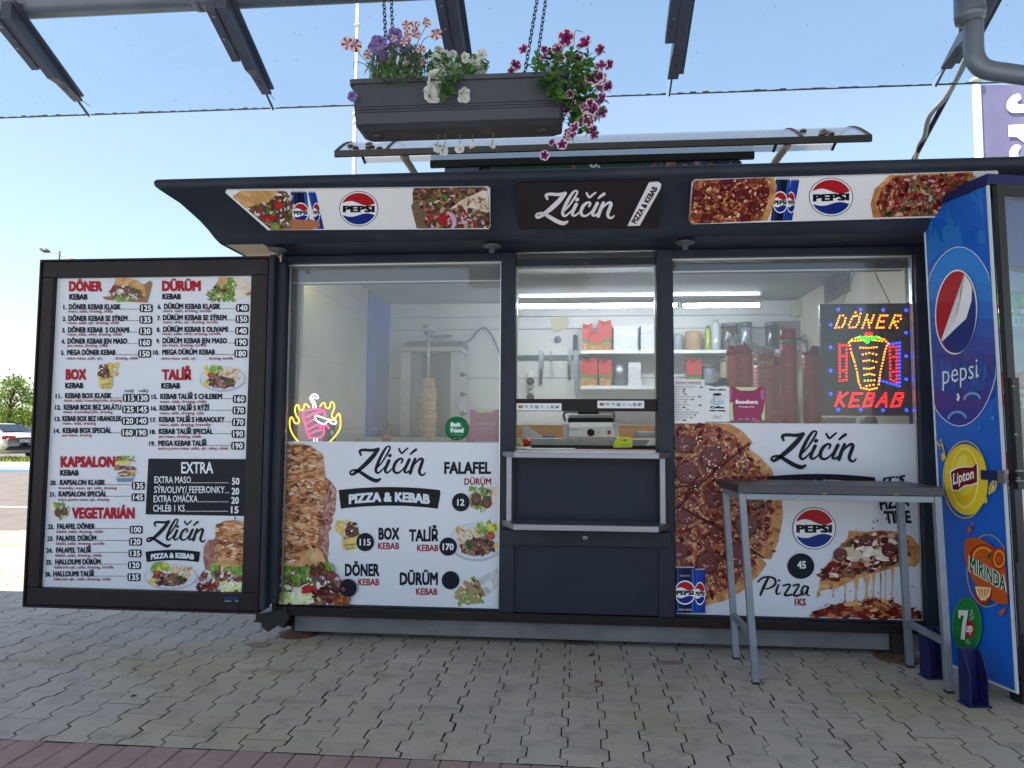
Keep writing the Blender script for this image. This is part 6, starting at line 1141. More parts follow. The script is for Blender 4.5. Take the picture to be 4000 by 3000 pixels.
hp = MB(); lb(hp, (-.02, .03, .985), (-.006, .12, 1.03), NAVY); hp.build('hasp_plate', fr)
mb = MB(); lb(mb, (-.026, -.02, .975), (-.010, .02, 1.035), STEEL); mb.tube([Fx(-.005, -.06, .99), Fx(.03, -.07, .99), Fx(.05, -.07, 1.0), Fx(.05, -.07, 1.03), Fx(.02, -.07, 1.035), Fx(-.005, -.06, 1.035)], .006, STEEL, 8); mb.build('hasp', fr)
for z in (.55, .95, 1.33, 1.72):
    mb = MB(); lb(mb, (.04, .03, z-.006), (FW-.04, FD-.035, z), TRIM)
    for k in range(22): x = .05+k*.031; lb(mb, (x, .022, z-.005), (x+.006, .029, z+.03), TRIM)
    lb(mb, (.04, .022, z+.031), (FW-.04, .029, z+.036), TRIM); mb.build('shelf', fr)
mb = MB(); lb(mb, (.035, .03, 2.0), (FW-.035, .06, FH-.055), nmat('lit_header', [(.3, '#23509c'), (.7, '#2a5fb4')], 3, 3, .3)); mb.build('header_panel', fr)
mb = MB(); lb(mb, (.036, .04, .17), (.042, .06, 1.99), lamp('fridge_led', '#e8f2ff', 2.5)); mb.build('light_strip', fr)
def shelf_can(label, lx, z, body, band, word, wc):
    c = Fx(lx, .075, z+.001); t = thing('drink_can', label, 'can', c, 'cans in the fridge'); r = .033; mb = MB(); mb.lathe([(r*.8, 0), (r, .008), (r, .145), (r*.82, .158)], c, body, 20); b = mb.build('body', t); mb = MB(); mb.lathe([(r*.82, .1585), (r*.84, .163), (r*.76, .164), (.001, .160)], c, STEEL, 18); mb.build('lid', t)
    mb = MB(); n = (EYE-c); n.z = 0; n.normalize(); s = V((-n.y, n.x, 0)) 
    def cyl(u, v, o=.0006): a = u/r; return c+n*(math.cos(a)*(r+o))+s*(math.sin(a)*(r+o))+V((0, 0, v))
    N = 20; mb.add([cyl(0, .07)]+[cyl(.024*math.cos(2*math.pi*k/N), .07+.026*math.sin(2*math.pi*k/N)) for k in range(N)], [(0, 1+k, 1+(k+1) % N) for k in range(N)], band)
    if word:
        vs, fs, a, b2 = glyphs(word, .05); mb.add([cyl((.042*((x-a)/(b2-a)-.5)), .06+.022*y/.73, .0014+j*.00001) for x, y, j in vs], fs, wc)
    mb.build('print', t)
GC, RC_, OC, WC = nmat('green_can', [(.3, '#4f9a3c'), (.7, '#86bf3c')], 8, 3, .25, metal=.4), ink('#b3202a'), nmat('orange_can', [(.3, '#c2502a'), (.7, '#d2682e')], 8, 3, .25, metal=.4), ink('#e4e8ee')
for i in range(4): shelf_can(('green soft drink can with red dot at the left end of the top fridge shelf', 'green soft drink can second from the left on the top fridge shelf', 'green soft drink can third from the left on the top fridge shelf', 'green soft drink can fourth from the left on the top fridge shelf')[i], .075+.07*i, 1.72, GC, RC_, 'up', WC)
for i in range(4): shelf_can(('orange soda can at the left end of the middle fridge shelf', 'orange soda can second on the middle fridge shelf', 'orange soda can third on the middle fridge shelf', 'orange soda can fourth on the middle fridge shelf')[i], .115+.08*i, 1.33, OC, ink('#1d3a86'), 'FANTA', WC)
for i in range(4): shelf_can(('dark red soda can at the left end of the lower fridge shelf', 'dark red soda can second on the lower fridge shelf', 'dark red soda can third on the lower fridge shelf', 'dark red soda can fourth on the lower fridge shelf')[i], .115+.08*i, .95, mat('red_can', '#9c2f28', .3, .4), WC, 'FANTA', ink('#1d3a86'))
# side artwork
T6, T7 = (3500, 600, 1.4425), (3500, 1600, 1.3825)
nrm = (FM.to_3x3() @ V((-1, 0, 0))); SPL = Plane(Fx(-.004, 0, 0), nrm)
a = Art(SPL, T6, .0008, .00012); clip0 = []
LB, LB2, MB2 = ink('#3a86cf'), ink('#2a6fc0'), ink('#2468b8')
crowd = [(147, 540), (150, 505), (165, 500), (170, 465), (182, 470), (183, 500), (188, 440), (190, 385), (203, 380), (204, 430), (200, 470), (212, 465), (213, 415), (220, 410), (222, 440), (240, 460), (250, 500), (262, 500), (258, 430), (270, 410), (290, 405), (285, 330), (290, 298), (298, 330), (300, 360), (322, 362), (325, 420), (345, 395), (360, 405), (366, 450), (378, 512), (330, 520), (270, 545), (225, 580), (200, 610), (165, 640), (150, 600)]
a.poly(crowd, LB2)
a.poly([(412, 230), (440, 185), (470, 178), (487, 190), (490, 240), (470, 235), (440, 205), (425, 225), (450, 245), (480, 235), (488, 250), (492, 320), (470, 310), (455, 345), (450, 320), (465, 290), (440, 265), (415, 250)], LB2); a.disc(484, 470, 24, 42, LB2, 24); a.poly([(484, 320), (496, 320), (500, 440), (490, 440)], LB2)
def fade_disc(cx, cy, rx, ry, ctop):
    stops = ['#2f7fd0', '#2f7ccc', '#2d74c6', '#2d68ba', '#3358a8', '#3d4c98', '#48428a', '#4f3a80', '#4a3a84', '#3a3a8c']; n = len(stops)
    for i in range(n):
        y0, y1 = cy-ry+2*ry*i/n, cy-ry+2*ry*(i+1)/n; pts = []
        for y in [y0+(y1-y0)*k/8 for k in range(9)]: pts.append((cx+rx*math.sqrt(max(0, 1-((y-cy)/ry)**2)), y))
        for y in [y1-(y1-y0)*k/8 for k in range(9)]: pts.append((cx-rx*math.sqrt(max(0, 1-((y-cy)/ry)**2)), y))
        a.off -= a.step; a.poly(pts, ink(stops[i]))
def ell(cx, cy, rx, ry, wd, m, a0=0, a1=360, n=40): a.stroke([(cx+rx*math.cos(R_(t)), cy+ry*math.sin(R_(t)), wd) for t in [a0+(a1-a0)*k/n for k in range(n+1)]], m, sm=False)
a.up(); fade_disc(357, 1030, 228, 505, 0); a.up(.0003)
rd = random.Random(12)
for x in range(215, 560, 22):
    h_0 = rd.uniform(1130, 1230); a.poly([(x-12, 1330), (x-8, h_0+40), (x-10, h_0), (x-6, h_0-22), (x-1, h_0), (x+2, h_0-30), (x+5, h_0), (x+9, h_0-18), (x+9, h_0+40), (x+14, 1330)], ink(rd.choice(['#2a4a94', '#33559e', '#3a5aa6'])))
    a.disc(x+8, h_0+120, 20, 40, ink(rd.choice(['#33458e', '#3d4c98'])), 12)
for cx, cy, r in ((430, 1390, 45), (345, 1500, 50)): ell(cx, cy, r, r*.9, 14, ink('#6a9ad2'), 190, 340, 14)
ell(357, 1030, 228, 505, 4, ink('#d5e2f0'))
# tilted oval logo
a.disc(338, 893, 119, 240, ink('#d9dfe8'), 44, rot=3); a.disc(338, 893, 112, 231, ink('#a31c28'), 44, rot=3)
q = [(338+112*math.cos(R_(t)), 893+231*math.sin(R_(t))) for t in range(-66, 140, 6)]
a.poly([(388, 680)]+q+[(258, 1055), (300, 1010), (345, 900), (370, 800)], ink('#dfe4ea'))
q = [(338+112*math.cos(R_(t)), 893+231*math.sin(R_(t))) for t in range(-42, 134, 6)]
a.poly(q+[(262, 1058), (330, 990), (395, 930), (425, 830), (428, 760)], ink('#1f2f74'))
a.text('pepsi', 262, 1300, 458, 112, ink('#d7dfea'), -.005, yb1=1262); a.poly([(340, 1355), (352, 1350), (360, 1375), (350, 1398), (340, 1385), (346, 1370)], ink('#e2e6ea')); a.disc(462, 1250, 5, 8, ink('#c9d6e6'), 8)
for x, y, r in ((545, 1490, 10), (470, 1545, 7), (530, 1440, 5)): a.disc(x, y, r, r*1.5, LB, 10)
a.T = T7
a.poly([(228, 190), (252, 182), (270, 265), (250, 280)], ink('#d2b43c')); a.poly([(214, 172), (222, 168), (240, 196), (234, 198)], ink('#d2b43c')); a.poly([(236, 165), (246, 157), (244, 184)], ink('#d2b43c'))
for x, y in ((242, 205), (248, 225), (240, 230)): a.disc(x, y, 9, 12, BLUEF, 10)
YW = ink('#d8be2c'); ell(372, 378, 118, 208, 5, YW); a.disc(378, 378, 118, 192, YW, 40, rot=-4)
a.disc(372, 370, 76, 165, ink('#e3d566'), 36); a.disc(370, 368, 68, 152, ink('#d2b622'), 36); a.disc(372, 355, 56, 112, ink('#dcc436'), 30); a.disc(345, 310, 30, 70, ink('#e0cf5c'), 20, rot=20)
fl_ = lambda o: [(296-o, 338-o), (330, 318-o), (370, 312-o), (410, 312-o), (436+o, 292-o), (438+o, 392+o), (405, 404+o), (370, 408+o), (335, 434+o), (306-o, 432+o)]
a.poly(fl_(6), ink('#e6e2d6')); a.poly(fl_(0), ink('#6a1420')); a.text('Lipton', 308, 406, 420, 60, ink('#e8e6e2'), .02, yb1=372); a.disc(430, 298, 4, 6, ink('#6a1420'), 8)
a.poly([(498, 460), (505, 410), (520, 385), (545, 372), (545, 410), (535, 440)], YW); a.poly([(508, 450), (512, 415), (524, 395), (538, 385), (536, 412), (528, 435)], ink('#0e55ad')); a.poly([(512, 445), (518, 415), (530, 395), (530, 425)], ink('#e3cf4c')); a.disc(485, 490, 9, 17, YW, 14); a.disc(472, 502, 3, 5, YW, 8)
OG, OG2 = ink('#b8521c'), ink('#9c2a14')
for x, y, r in ((396, 650, 12), (411, 620, 7), (568, 1098, 13), (584, 1082, 9)): a.disc(x, y, r, r*1.2, OG, 14, rot=30)
ell(495, 870, 112, 195, 4, ink('#cfa03c'), n=44); 
ov = [(370, 720), (395, 695), (430, 692), (480, 710), (530, 750), (580, 830), (612, 920), (617, 1010), (610, 1045), (570, 1050), (520, 1030), (460, 985), (410, 910), (375, 820)]
a.poly(smooth(ov, 4, True), OG); ell(470, 800, 68, 70, 12, OG2, 180, 320, 16); ell(470, 800, 52, 54, 9, ink('#d9a02c'), 185, 320, 16); a.disc(556, 806, 42, 62, OG2, 26); a.disc(556, 806, 32, 50, ink('#d98a24'), 24); a.disc(556, 806, 22, 36, OG2, 20); a.disc(555, 806, 14, 24, OG, 16)
a.poly([(420, 955), (520, 960), (515, 1020), (490, 1050), (460, 1055), (432, 1020)], OG2); a.poly([(426, 955), (514, 962), (505, 1005), (482, 1030), (458, 1030), (438, 1000)], ink('#e6dcc0')); 
for k in range(4): x = 438+k*19; a.poly([(x, 965), (x+15, 967), (470+ (k-1.5)*9, 1020), (466+(k-1.5)*9, 1020)], ink('#cf8a24'))
def fat_text(t, x0, yb, x1, cap, yb1, m, om, bold=.03, skew=0): a.text(t, x0-6, yb+5, x1+6, cap*1.08, om, bold+.055, yb1=yb1+5, skew=skew); a.text(t, x0, yb, x1, cap, m, bold, yb1=yb1, skew=skew)
fat_text('MIRINDA', 398, 868, 592, 82, 985, ink('#0f5a34'), ink('#dfe4dc'), .03); a.poly([(490, 810), (500, 775), (513, 768), (510, 800)], ink('#0f5a34'))
GD = ink('#1c7a36'); a.disc(382, 1165, 80, 150, ink('#3f9a4c'), 40); a.disc(382, 1165, 76, 145, GD, 40)
for x, y, r in ((335, 975, 7), (350, 945, 4), (318, 995, 4)): a.disc(x, y, r, r*1.3, GD, 10)
for x, y in ((400, 1110), (410, 1100), (405, 1130), (416, 1120), (388, 1245), (395, 1260), (385, 1262), (380, 1250), (408, 1085)): ell(x, y, 4, 6, 2, ink('#cfe4d2'), n=8)
sv = [(336, 1082), (390, 1084), (388, 1102), (376, 1170), (372, 1245), (348, 1240), (356, 1165), (366, 1112), (350, 1112), (348, 1128), (337, 1126)]
a.poly([(x+4, y+4) for x, y in sv], ink('#0d1a12')); a.poly(sv, ink('#dfe4e2')); a.disc(398, 1185, 24, 46, ink('#a81c28'), 24); a.text('up', 379, 1202, 414, 50, ink('#e6e6e6'), .04)
inv = FM.inverted()
for q in a.mb.v:
    l = inv @ q; l.y = min(max(l.y, .013), FD+.004); q.xyz = FM @ l
a.build('logo_print', sidep)
def stand(label, q, yaw):
    c = G(*q); t = thing('fridge_stand', label, 'stand', c, rot=(0, 0, yaw)); M = t.matrix_basis
    mb = MB(); mb.hexa(*[[M @ V(p) for p in l] for l in ([(-.01, -.005, .0), (.10, -.005, .0), (.10, .08, .0), (-.01, .08, .0)], [(-.01, -.005, .006), (.10, -.005, .006), (.10, .08, .006), (-.01, .08, .006)])], NAVY); mb.build('base_plate', t)
    for x in (.0, .083):
        mb = MB(); mb.prism([M @ V((x, y, z)) for y, z in ((0, .007), (0, .15), (.04, .235), (.075, .245), (.075, .007))], (M.to_3x3() @ V((.007, 0, 0))), NAVY); mb.build('fin', t)
    mb = MB(); mb.hexa(*[[M @ V(p) for p in l] for l in ([(.0075, .068, .007), (.0825, .068, .007), (.0825, .075, .007), (.0075, .075, .007)], [(.0075, .068, .245), (.0825, .068, .245), (.0825, .075, .245), (.0075, .075, .245)])], NAVY); mb.build('back_plate', t)
stand('navy blue steel fridge foot bracket, the larger one at the near corner', (3791, 2765), R_(8)); stand('navy blue steel fridge foot bracket, the smaller one behind the table leg', (3630, 2655), R_(8))
for fa, fb in (((.05, .03, -.035), (.12, .10, .058)), ((.05, FD-.1, -.035), (.12, FD-.03, .058)), ((FW-.12, .03, -.035), (FW-.05, .10, .058))):
    mb = MB(); lb(mb, fa, fb, BLACK); mb.build('foot', fr)

# ================================================================== station canopy over the viewer, glass brim, gutter
canopy = thing('canopy', 'station canopy with clear glass brim panes on dark steel ribs overhead', 'canopy', (0, 0, 0))
ROOFM = mat('shade_deck_grey', '#b7b9ba', .6)
mb = MB(); mb.box((-15, -.9, 3.69), (13, 3.55, 3.82), ROOFM); mb.build('shade_deck', canopy)  # unseen slab, depth set to shade kiosk and paving yet let sky in
for x in (-6.5, 6.5): mb = MB(); mb.lathe([(.16, -.02), (.12, .0), (.12, 3.69)], (x, -.5, 0), GREYST, 16); mb.build('column', canopy)
GZ0, GY0, SL = 3.265, 4.2, .47
gzf = lambda y: GZ0+SL*(GY0-y)
CG = glass('canopy_glass', 'f5fafb', 0, .05)
ribx = [P(340, 460, 4.2).x, P(1060, 430, 4.2).x, P(1822, 400, 4.2).x, P(2606, 365, 4.2).x, P(3645, 318, 4.2).x]
step = ribx[1]-ribx[0]; ribs = [ribx[0]-step]+ribx+[ribx[-1]+1.3]
RIBM = nmat('rib_paint', [(.3, '#3a4150'), (.7, '#465062')], 3, 4, .4, rvar=.08); SEAL = mat('black_sealant', '#0b0c0d', .8)
for i, (x0, x1) in enumerate(zip(ribs, ribs[1:])):
    a0, a1 = x0+.022, x1-.006; y0 = 3.56; mb = MB(); t = V((0, SL, 1)).normalized()*.012
    p = [V((a0, GY0, gzf(GY0))), V((a1, GY0, gzf(GY0))), V((a1, y0, gzf(y0))), V((a0, y0, gzf(y0)))]; mb.hexa(p, [q+t for q in p], CG); pn = mb.build('pane', canopy)
    mb = MB(); rd = random.Random(i); n = 40
    for k in range(n):
        u0, u1 = a0+(a1-a0)*k/n, a0+(a1-a0)*(k+1)/n; hh = rd.choice([.004, .005, .007, .009, .012 if rd.random() < .3 else .006]); mb.box((u0, GY0+.0005, gzf(GY0)-.003), (u1, GY0+.004, gzf(GY0)+hh), SEAL)
    mb.box((a0-.004, GY0-.25, gzf(GY0-.12)-.001), (a0-.001, GY0, gzf(GY0-.12)+.001), SEAL); mb.build('seal', pn)
    mb = MB(); k = 0
    for _ in range(14):
        x, y = rd.uniform(a0, a1), rd.uniform(3.65, 4.15); r = rd.uniform(.0015, .004); c = V((x, y, gzf(y)))+t*1.1; mb.add([c+V((r*math.cos(q_), r*math.sin(q_)*.7, -SL*r*math.sin(q_)*.7)) for q_ in [2*math.pi*j/6 for j in range(6)]], [list(range(6))], SEAL)
    mb.build('speck', pn)
for i, x in enumerate(ribs):
    mb = MB(); f = lambda y, d: (x, y, gzf(y)-d)
    side = [f(3.5, .004), f(4.09, .004), f(4.09, .018), f(3.93, .055), f(3.86, .09), f(3.5, .10)]
    mb.prism([V(q)+V((-.012, 0, 0)) for q in side], (.062, 0, 0), RIBM); rb = mb.build('rib', canopy, .003)
    mb = MB(); mb.prism([V(q)+V((.051, 0, -.0)) for q in [f(3.5, .004), f(4.06, .004), f(4.06, .016), f(3.5, .016)]], (.026, 0, 0), RIBM); mb.build('flange', rb)
    s = -1
    mb = MB(); br = [f(3.5, .06), f(3.80, .06), f(3.80, .098), f(3.5, .115)]; mb.prism([V(q)+V((-.062, 0, 0)) for q in br], (.049, 0, 0), RIBM); mb.build('bracket', rb, .002)
    for y in (3.54, 3.66): mb = MB(); mb.lathe([(.011, 0), (.010, .004), (.004, .005)], (x-.034, y, gzf(y)-.108), STEEL, 12, (0, 0, -1)); mb.build('bolt', rb)
    mb = MB(); mb.prism([V(q)+V((.008, 0, 0)) for q in [f(4.09, .0), f(4.2, .0), f(4.2, .014), f(4.09, .014)]], (.010, 0, 0), mat('clamp_green', '#3f4a44', .4)); mb.build('clamp', rb)
gz = P(700, 38, 3.6).z+.07; GUT = nmat('gutter_paint', [(.3, '#5a6470'), (.7, '#687280')], 3, 4, .35, metal=.2, rvar=.1)
gt = thing('gutter', 'long grey round gutter pipe along the edge of the canopy', 'gutter', (0, 3.6, gz)); mb = MB(); mb.tube([(-14, 3.6, gz), (9, 3.6, gz)], .072, GUT, 22); mb.build('pipe', gt)
for px in (776, 3000): x = P(px, 30, 3.6).x; mb = MB(); mb.tube([(x-.02, 3.6, gz), (x-.016, 3.6, gz), (x+.016, 3.6, gz), (x+.02, 3.6, gz)], [.074, .079, .079, .074], GUT, 22, False); mb.build('joint_ring', gt)
DY = 3.46
dp = thing('downpipe', 'grey downpipe with a funnel and an elbow turning right under the canopy', 'downpipe', P(3787, 150, DY)); k = DY/FPX
mb = MB(); top = P(3787, -60, DY); mb.tube([top, P(3787, 55, DY), P(3790, 80, DY)], [.068, .066, .064], GUT, 20); mb.tube([P(3790, 56, DY), P(3796, 88, DY)], [.069, .05], GUT, 20); mb.build('funnel', dp)
mb = MB(); el = [P(3800, 86, DY), P(3802, 140, DY), P(3803, 190, DY), P(3808, 225, DY), P(3828, 258, DY), P(3862, 275, DY), P(3920, 284, DY), P(4020, 298, DY), P(4300, 335, DY)]; mb.tube([V(q) for q in smooth([tuple(q) for q in el], 3)], .044, GUT, 20); mb.build('pipe', dp)
mb = MB(); mb.tube([P(3912, -20, 4.02), P(3560, 640, 5.25)], .016, ANTH, 10); tag(mb.build('tie_rod'), 'thin dark steel tie rod slanting from canopy down behind the kiosk roof', 'tie rod')
mb = MB(); pts = smooth([tuple(P(x, y, Y)) for x, y, Y in ((3775, 225, 4.35), (3735, 310, 4.5), (3690, 385, 4.62), (3640, 440, 4.75), (3622, 480, 4.85), (3612, 530, 4.98), (3590, 570, 5.1), (3572, 640, 5.2))], 14); mb.tube(pts, [.017 if k % 2 else .0135 for k in range(len(pts))], mat('grey_conduit', '#8a8d90', .5), 10); tag(mb.build('conduit'), 'grey corrugated conduit tied along the slanting tie rod', 'conduit')

# ================================================================== hanging planter with petunias
PY = 2.62
pt = thing('planter', 'dark grey plastic flower box hanging on four chains above the kiosk', 'planter', (-.05, PY+.08, 2.36), rot=(0, 0, R_(1.6)))
PM_ = pt.matrix_basis; xl, xr = P(1374, 320, PY).x, P(2205, 320, PY).x
ztop, zbot = P(1700, 303, PY).z, P(1700, 486, PY).z
PLAS = nmat('planter_plastic', [(.3, '#2a2b33'), (.7, '#363842')], 6, 6, .5, rvar=.1)
DIRT = nmat('planter_dirty', [(.35, '#33302f'), (.6, '#3d3a38'), (.75, '#55493c')], 9, 6, .7)
def ring(x0, x1, y0, y1, z, r=.02, n=4):
    out = []
    for cx, cy, a in ((x1-r, y0+r, -90), (x1-r, y1-r, 0), (x0+r, y1-r, 90), (x0+r, y0+r, 180)):
        for k in range(n): b = R_(a+90*k/(n-1)); out.append(V((cx+r*math.cos(b), cy+r*math.sin(b), z)))
    return out
H_ = ztop-zbot
secs = []
for v, e in ((0, .022), (.04, .012), (.08, .0), (.30, -.004), (.305, -.002), (.315, -.005), (.36, -.005), (.365, -.003), (.375, -.006), (.42, -.006), (.425, -.004), (.435, -.007), (.90, -.012), (.905, -.020), (1.0, -.022), (1.001, -.008), (.985, .0)): secs.append((zbot+H_*v, e))
mb = MB(); rg = [ring(xl+.012+e, xr-.012-e, PY+.008+e, PY+.168-e, z) for z, e in secs]; n = len(rg[0]); vs = [q for g_ in rg for q in g_]
mb.add(vs, [(i*n+k, i*n+(k+1) % n, (i+1)*n+(k+1) % n, (i+1)*n+k) for i in range(len(rg)-1) for k in range(n)], PLAS, True); mb.add(rg[0], [list(range(n))[::-1]], DIRT); mb.build('box', pt, smooth_angle=25)
mb = MB(); soil = ring(xl+.02, xr-.02, PY+.015, PY+.16, ztop-.02); mb.add(soil, [list(range(n))], mat('potting_soil', '#2a211a', .95)); mb.build('soil', pt)
for x in (xl+.085, xr-.085): mb = MB(); mb.lathe([(.024, -.004), (.022, -.002), (.012, .008), (.011, .012)], (x, PY+.085, zbot+.0), DIRT, 16, (0, 0, 1)); mb.build('drain_boss', pt)
def chain(p0, p1):
    p0, p1 = V(p0), V(p1); d = (p1-p0); L = d.length; d.normalize(); a = d.orthogonal().normalized(); b = d.cross(a); mb = MB(); m = mat('chain_steel', '#3a3f46', .35, .8); n = int(L/.025)
    for k in range(n):
        c = p0+d*(.025*(k+.5)); s = a if k % 2 else b; mb.tube([c+d*(.016*math.sin(t))*1.0+s*(.0075*math.cos(t)) for t in [2*math.pi*j/10 for j in range(10)]], .0021, m, 5, False, True)
    mb.build('chain', pt)
for (xb, yb, xt, yt, dy) in ((1515, 170, 1497, -60, .03), (1546, 130, 1526, -60, .14), (2045, 250, 2108, -60, .03), (2080, 240, 2140, -60, .14)): 
    q = P(xb, 300, PY+dy); q.z = ztop-.01; chain(q, P(xt, yt, PY+dy+.25))
LEAF = nmat('petunia_leaf', [(.3, '#32551f'), (.5, '#446e2a'), (.75, '#668f3c')], 14, 4, .5); LEAF2 = nmat('petunia_leaf_grey', [(.3, '#3c5030'), (.6, '#566a40'), (.8, '#6f8254')], 14, 4, .6); STEM = mat('petunia_stem', '#4a6a34', .6)
pmats = {'striped': [mat('petal_pale_pink', '#e4d0d8', .6), mat('petal_crimson', '#8e1c4a', .6)], 'purple': [mat('petal_lilac', '#8f7cb6', .6), mat('petal_lilac_dark', '#6f5a9c', .6)], 'white': [mat('petal_white', '#d9dcd6', .6), mat('petal_white2', '#cdd1ca', .6)], 'magenta': [mat('petal_magenta', '#86166c', .6), mat('petal_edge_white', '#dcd5da', .6)]}
THR = {'striped': mat('throat_yellow', '#c9b878', .6), 'purple': mat('throat_dark', '#2a1846', .6), 'white': mat('throat_grey', '#4a3f5a', .6), 'magenta': mat('throat_plum', '#4a0a3c', .6)}
for k_ in list(pmats.values()): 
    for m_ in k_:
        b_ = m_.node_tree.nodes['Principled BSDF']; b_.inputs['Subsurface Weight'].default_value = .0; b_.inputs['Transmission Weight'].default_value = 0
def translucent(m, f=.35):
    t = m.node_tree; b = t.nodes['Principled BSDF']; o = t.nodes['Material Output']; tl = t.nodes.new('ShaderNodeBsdfTranslucent'); mx = t.nodes.new('ShaderNodeMixShader'); mx.inputs[0].default_value = f
    if b.inputs['Base Color'].is_linked: t.links.new(b.inputs['Base Color'].links[0].from_socket, tl.inputs[0])
    else: tl.inputs[0].default_value = b.inputs['Base Color'].default_value
    t.links.new(b.outputs[0], mx.inputs[1]); t.links.new(tl.outputs[0], mx.inputs[2]); t.links.new(mx.outputs[0], o.inputs[0])
for k_ in list(pmats.values()):
    for m_ in k_: translucent(m_, .4)
translucent(LEAF, .4); translucent(LEAF2, .35)
rf = random.Random(21)
def blossom(parent, c, r, style, back=False, ax=None):
    c = V(c); n = (ax or ((EYE-c).normalized()*(.9)+V((rf.uniform(-.75, .75), rf.uniform(-.4, .3), rf.uniform(-.35, .75))))).normalized(); a = n.orthogonal().normalized(); b = n.cross(a); q0 = rf.uniform(0, 3.14); a, b = a*math.cos(q0)+b*math.sin(q0), b*math.cos(q0)-a*math.sin(q0); sa, sb_ = rf.uniform(.82, 1.08), rf.uniform(.82, 1.08); w1, w2, w3 = rf.uniform(.06, .2), rf.uniform(0, 6.28), rf.uniform(.05, .16); mb = MB(); A, B = pmats[style]; N = 30; ph = rf.uniform(0, 6.28)
    def pt_(u, t):
        lob = 1+.055*math.cos(5*t)+.03*math.cos(10*t+ph)+.02*math.cos(15*t+1); rr = r*u*(lob if u > .6 else 1); z = -r*.95*(1-u)**2.2+r*.10*math.sin(5*t+.6)*u*u-r*.16*max(0, u-.75)*(1+1.2*math.sin(3*t+ph))
        z += r*u*u*(w1*math.sin(2*t+w2)+w3*math.sin(7*t+w2*2)*.6); return c+a*(sa*rr*math.cos(t+ph))+b*(sb_*rr*math.sin(t+ph))+n*z
    us = [.06, .13, .3, .58, .84, 1.0]; vs = [pt_(u, 2*math.pi*k/N) for u in us for k in range(N)]
    for i in range(len(us)-1):
        for k in range(N):
            t = 2*math.pi*(k+.5)/N
            if i == 0: m = THR[style]
            elif i == 1 and style != 'striped': m = B if style in ('white', 'purple') else THR[style]
            elif style == 'striped': m = B if math.cos(5*t+math.pi) > .45 else A
            elif style == 'magenta': m = B if (i == 4 or (i == 3 and math.cos(5*t) < -.75)) else A
            elif style == 'purple': m = B if math.cos(5*t) > .8 else A
            else: m = B if math.cos(5*t) > .85 else A
            mb.add([vs[i*N+k], vs[i*N+(k+1) % N], vs[(i+1)*N+(k+1) % N], vs[(i+1)*N+k]], [(0, 1, 2, 3)], m, True)
    p0 = c-n*r*.9; mb.tube([p0, p0-n*r*.7+V((0, 0, -r*.25))], [r*.1, r*.05], STEM, 6)
    for k in range(5): t = 2*math.pi*k/5; d = a*math.cos(t)+b*math.sin(t); mb.add([p0-n*r*.35+d*r*.08, p0-n*r*.1+d*r*.26, p0-n*r*.05+d*r*.12], [(0, 1, 2)], STEM)
    mb.build('blossom', parent)
def leaf(mb, p, d, l, wd, m, fold=.25):
    d = V(d).normalized(); s = d.cross(V((rf.uniform(-.4, .4), rf.uniform(-1, -.3), rf.uniform(.2, 1)))).normalized(); u = s.cross(d).normalized(); pts = []
    for t, k in ((0, .08), (.25, .8), (.5, 1), (.75, .7), (1, .03)): pts.append((p+d*(l*t)+u*(-l*.18*t*t), k))
    vs = []
    for q, k in pts: vs += [q+s*(wd*k)+u*wd*k*fold, q, q-s*(wd*k)+u*wd*k*fold]
    fs = []
    for i in range(4): b = i*3; fs += [(b, b+1, b+4, b+3), (b+1, b+2, b+5, b+4)]
    mb.add(vs, fs, m, True)
S2a = (1300, 50, 3.0157); S2b = (1950, 50, 2.765)
def plant(label, T, flowers, leaf_poly, nl, ll, lw, lm, styl, stems):
    base = P(T[0]+leaf_poly[0][0]/T[2], 300, PY+.08); base.z = ztop-.02
    t = thing('petunia_plant', label, 'plant', base, 'petunias in the hanging planter')
    for f in flowers: x, y, r = f[:3]; st = f[3] if len(f) > 3 else styl; Y = PY+(rf.uniform(-.02, .10) if y/T[2]+T[1] < 290 else -.03 if y/T[2]+T[1] < 480 and T is S2a else rf.uniform(.0, .14)); blossom(t, P(T[0]+x/T[2], T[1]+y/T[2], Y), r/T[2]*Y/FPX*1.12, st)
    xs = [p[0] for p in leaf_poly]; ys = [p[1] for p in leaf_poly]; mb = MB(); sm = MB(); k = 0
    while k < nl:
        x, y = rf.uniform(min(xs), max(xs)), rf.uniform(min(ys), max(ys))
        if not pin(x, y, leaf_poly): continue
        k += 1; py = T[1]+y/T[2]; Y = rf.uniform(PY-.03, PY+.15) if py < 300 else rf.uniform(PY-.05, PY-.012) if T[0]+x/T[2] < 2200 and py < 480 else rf.uniform(PY+.02, PY+.16); p = P(T[0]+x/T[2], py, Y)
        leaf(mb, p, (rf.uniform(-1, 1), rf.uniform(-1, .2), rf.uniform(-.5, .9)), rf.uniform(*ll), rf.uniform(*lw), lm)
        if k % 3 == 0: q = V((p.x+(base.x-p.x)*.3, Y+.02, max(ztop-.03, p.z-.1) if p.z > ztop else p.z+.06)); sm.tube([q, (q+p)/2+V((rf.uniform(-.01, .01), 0, .008)), p], .0013, STEM, 5)
    for l in stems: sm.tube([tuple(v) for v in smooth([tuple(P(T[0]+x/T[2], T[1]+y/T[2], PY+.05)) for x, y in l], 4)], .0016, STEM, 5)
    mb.build('foliage', t); sm.build('stem', t)
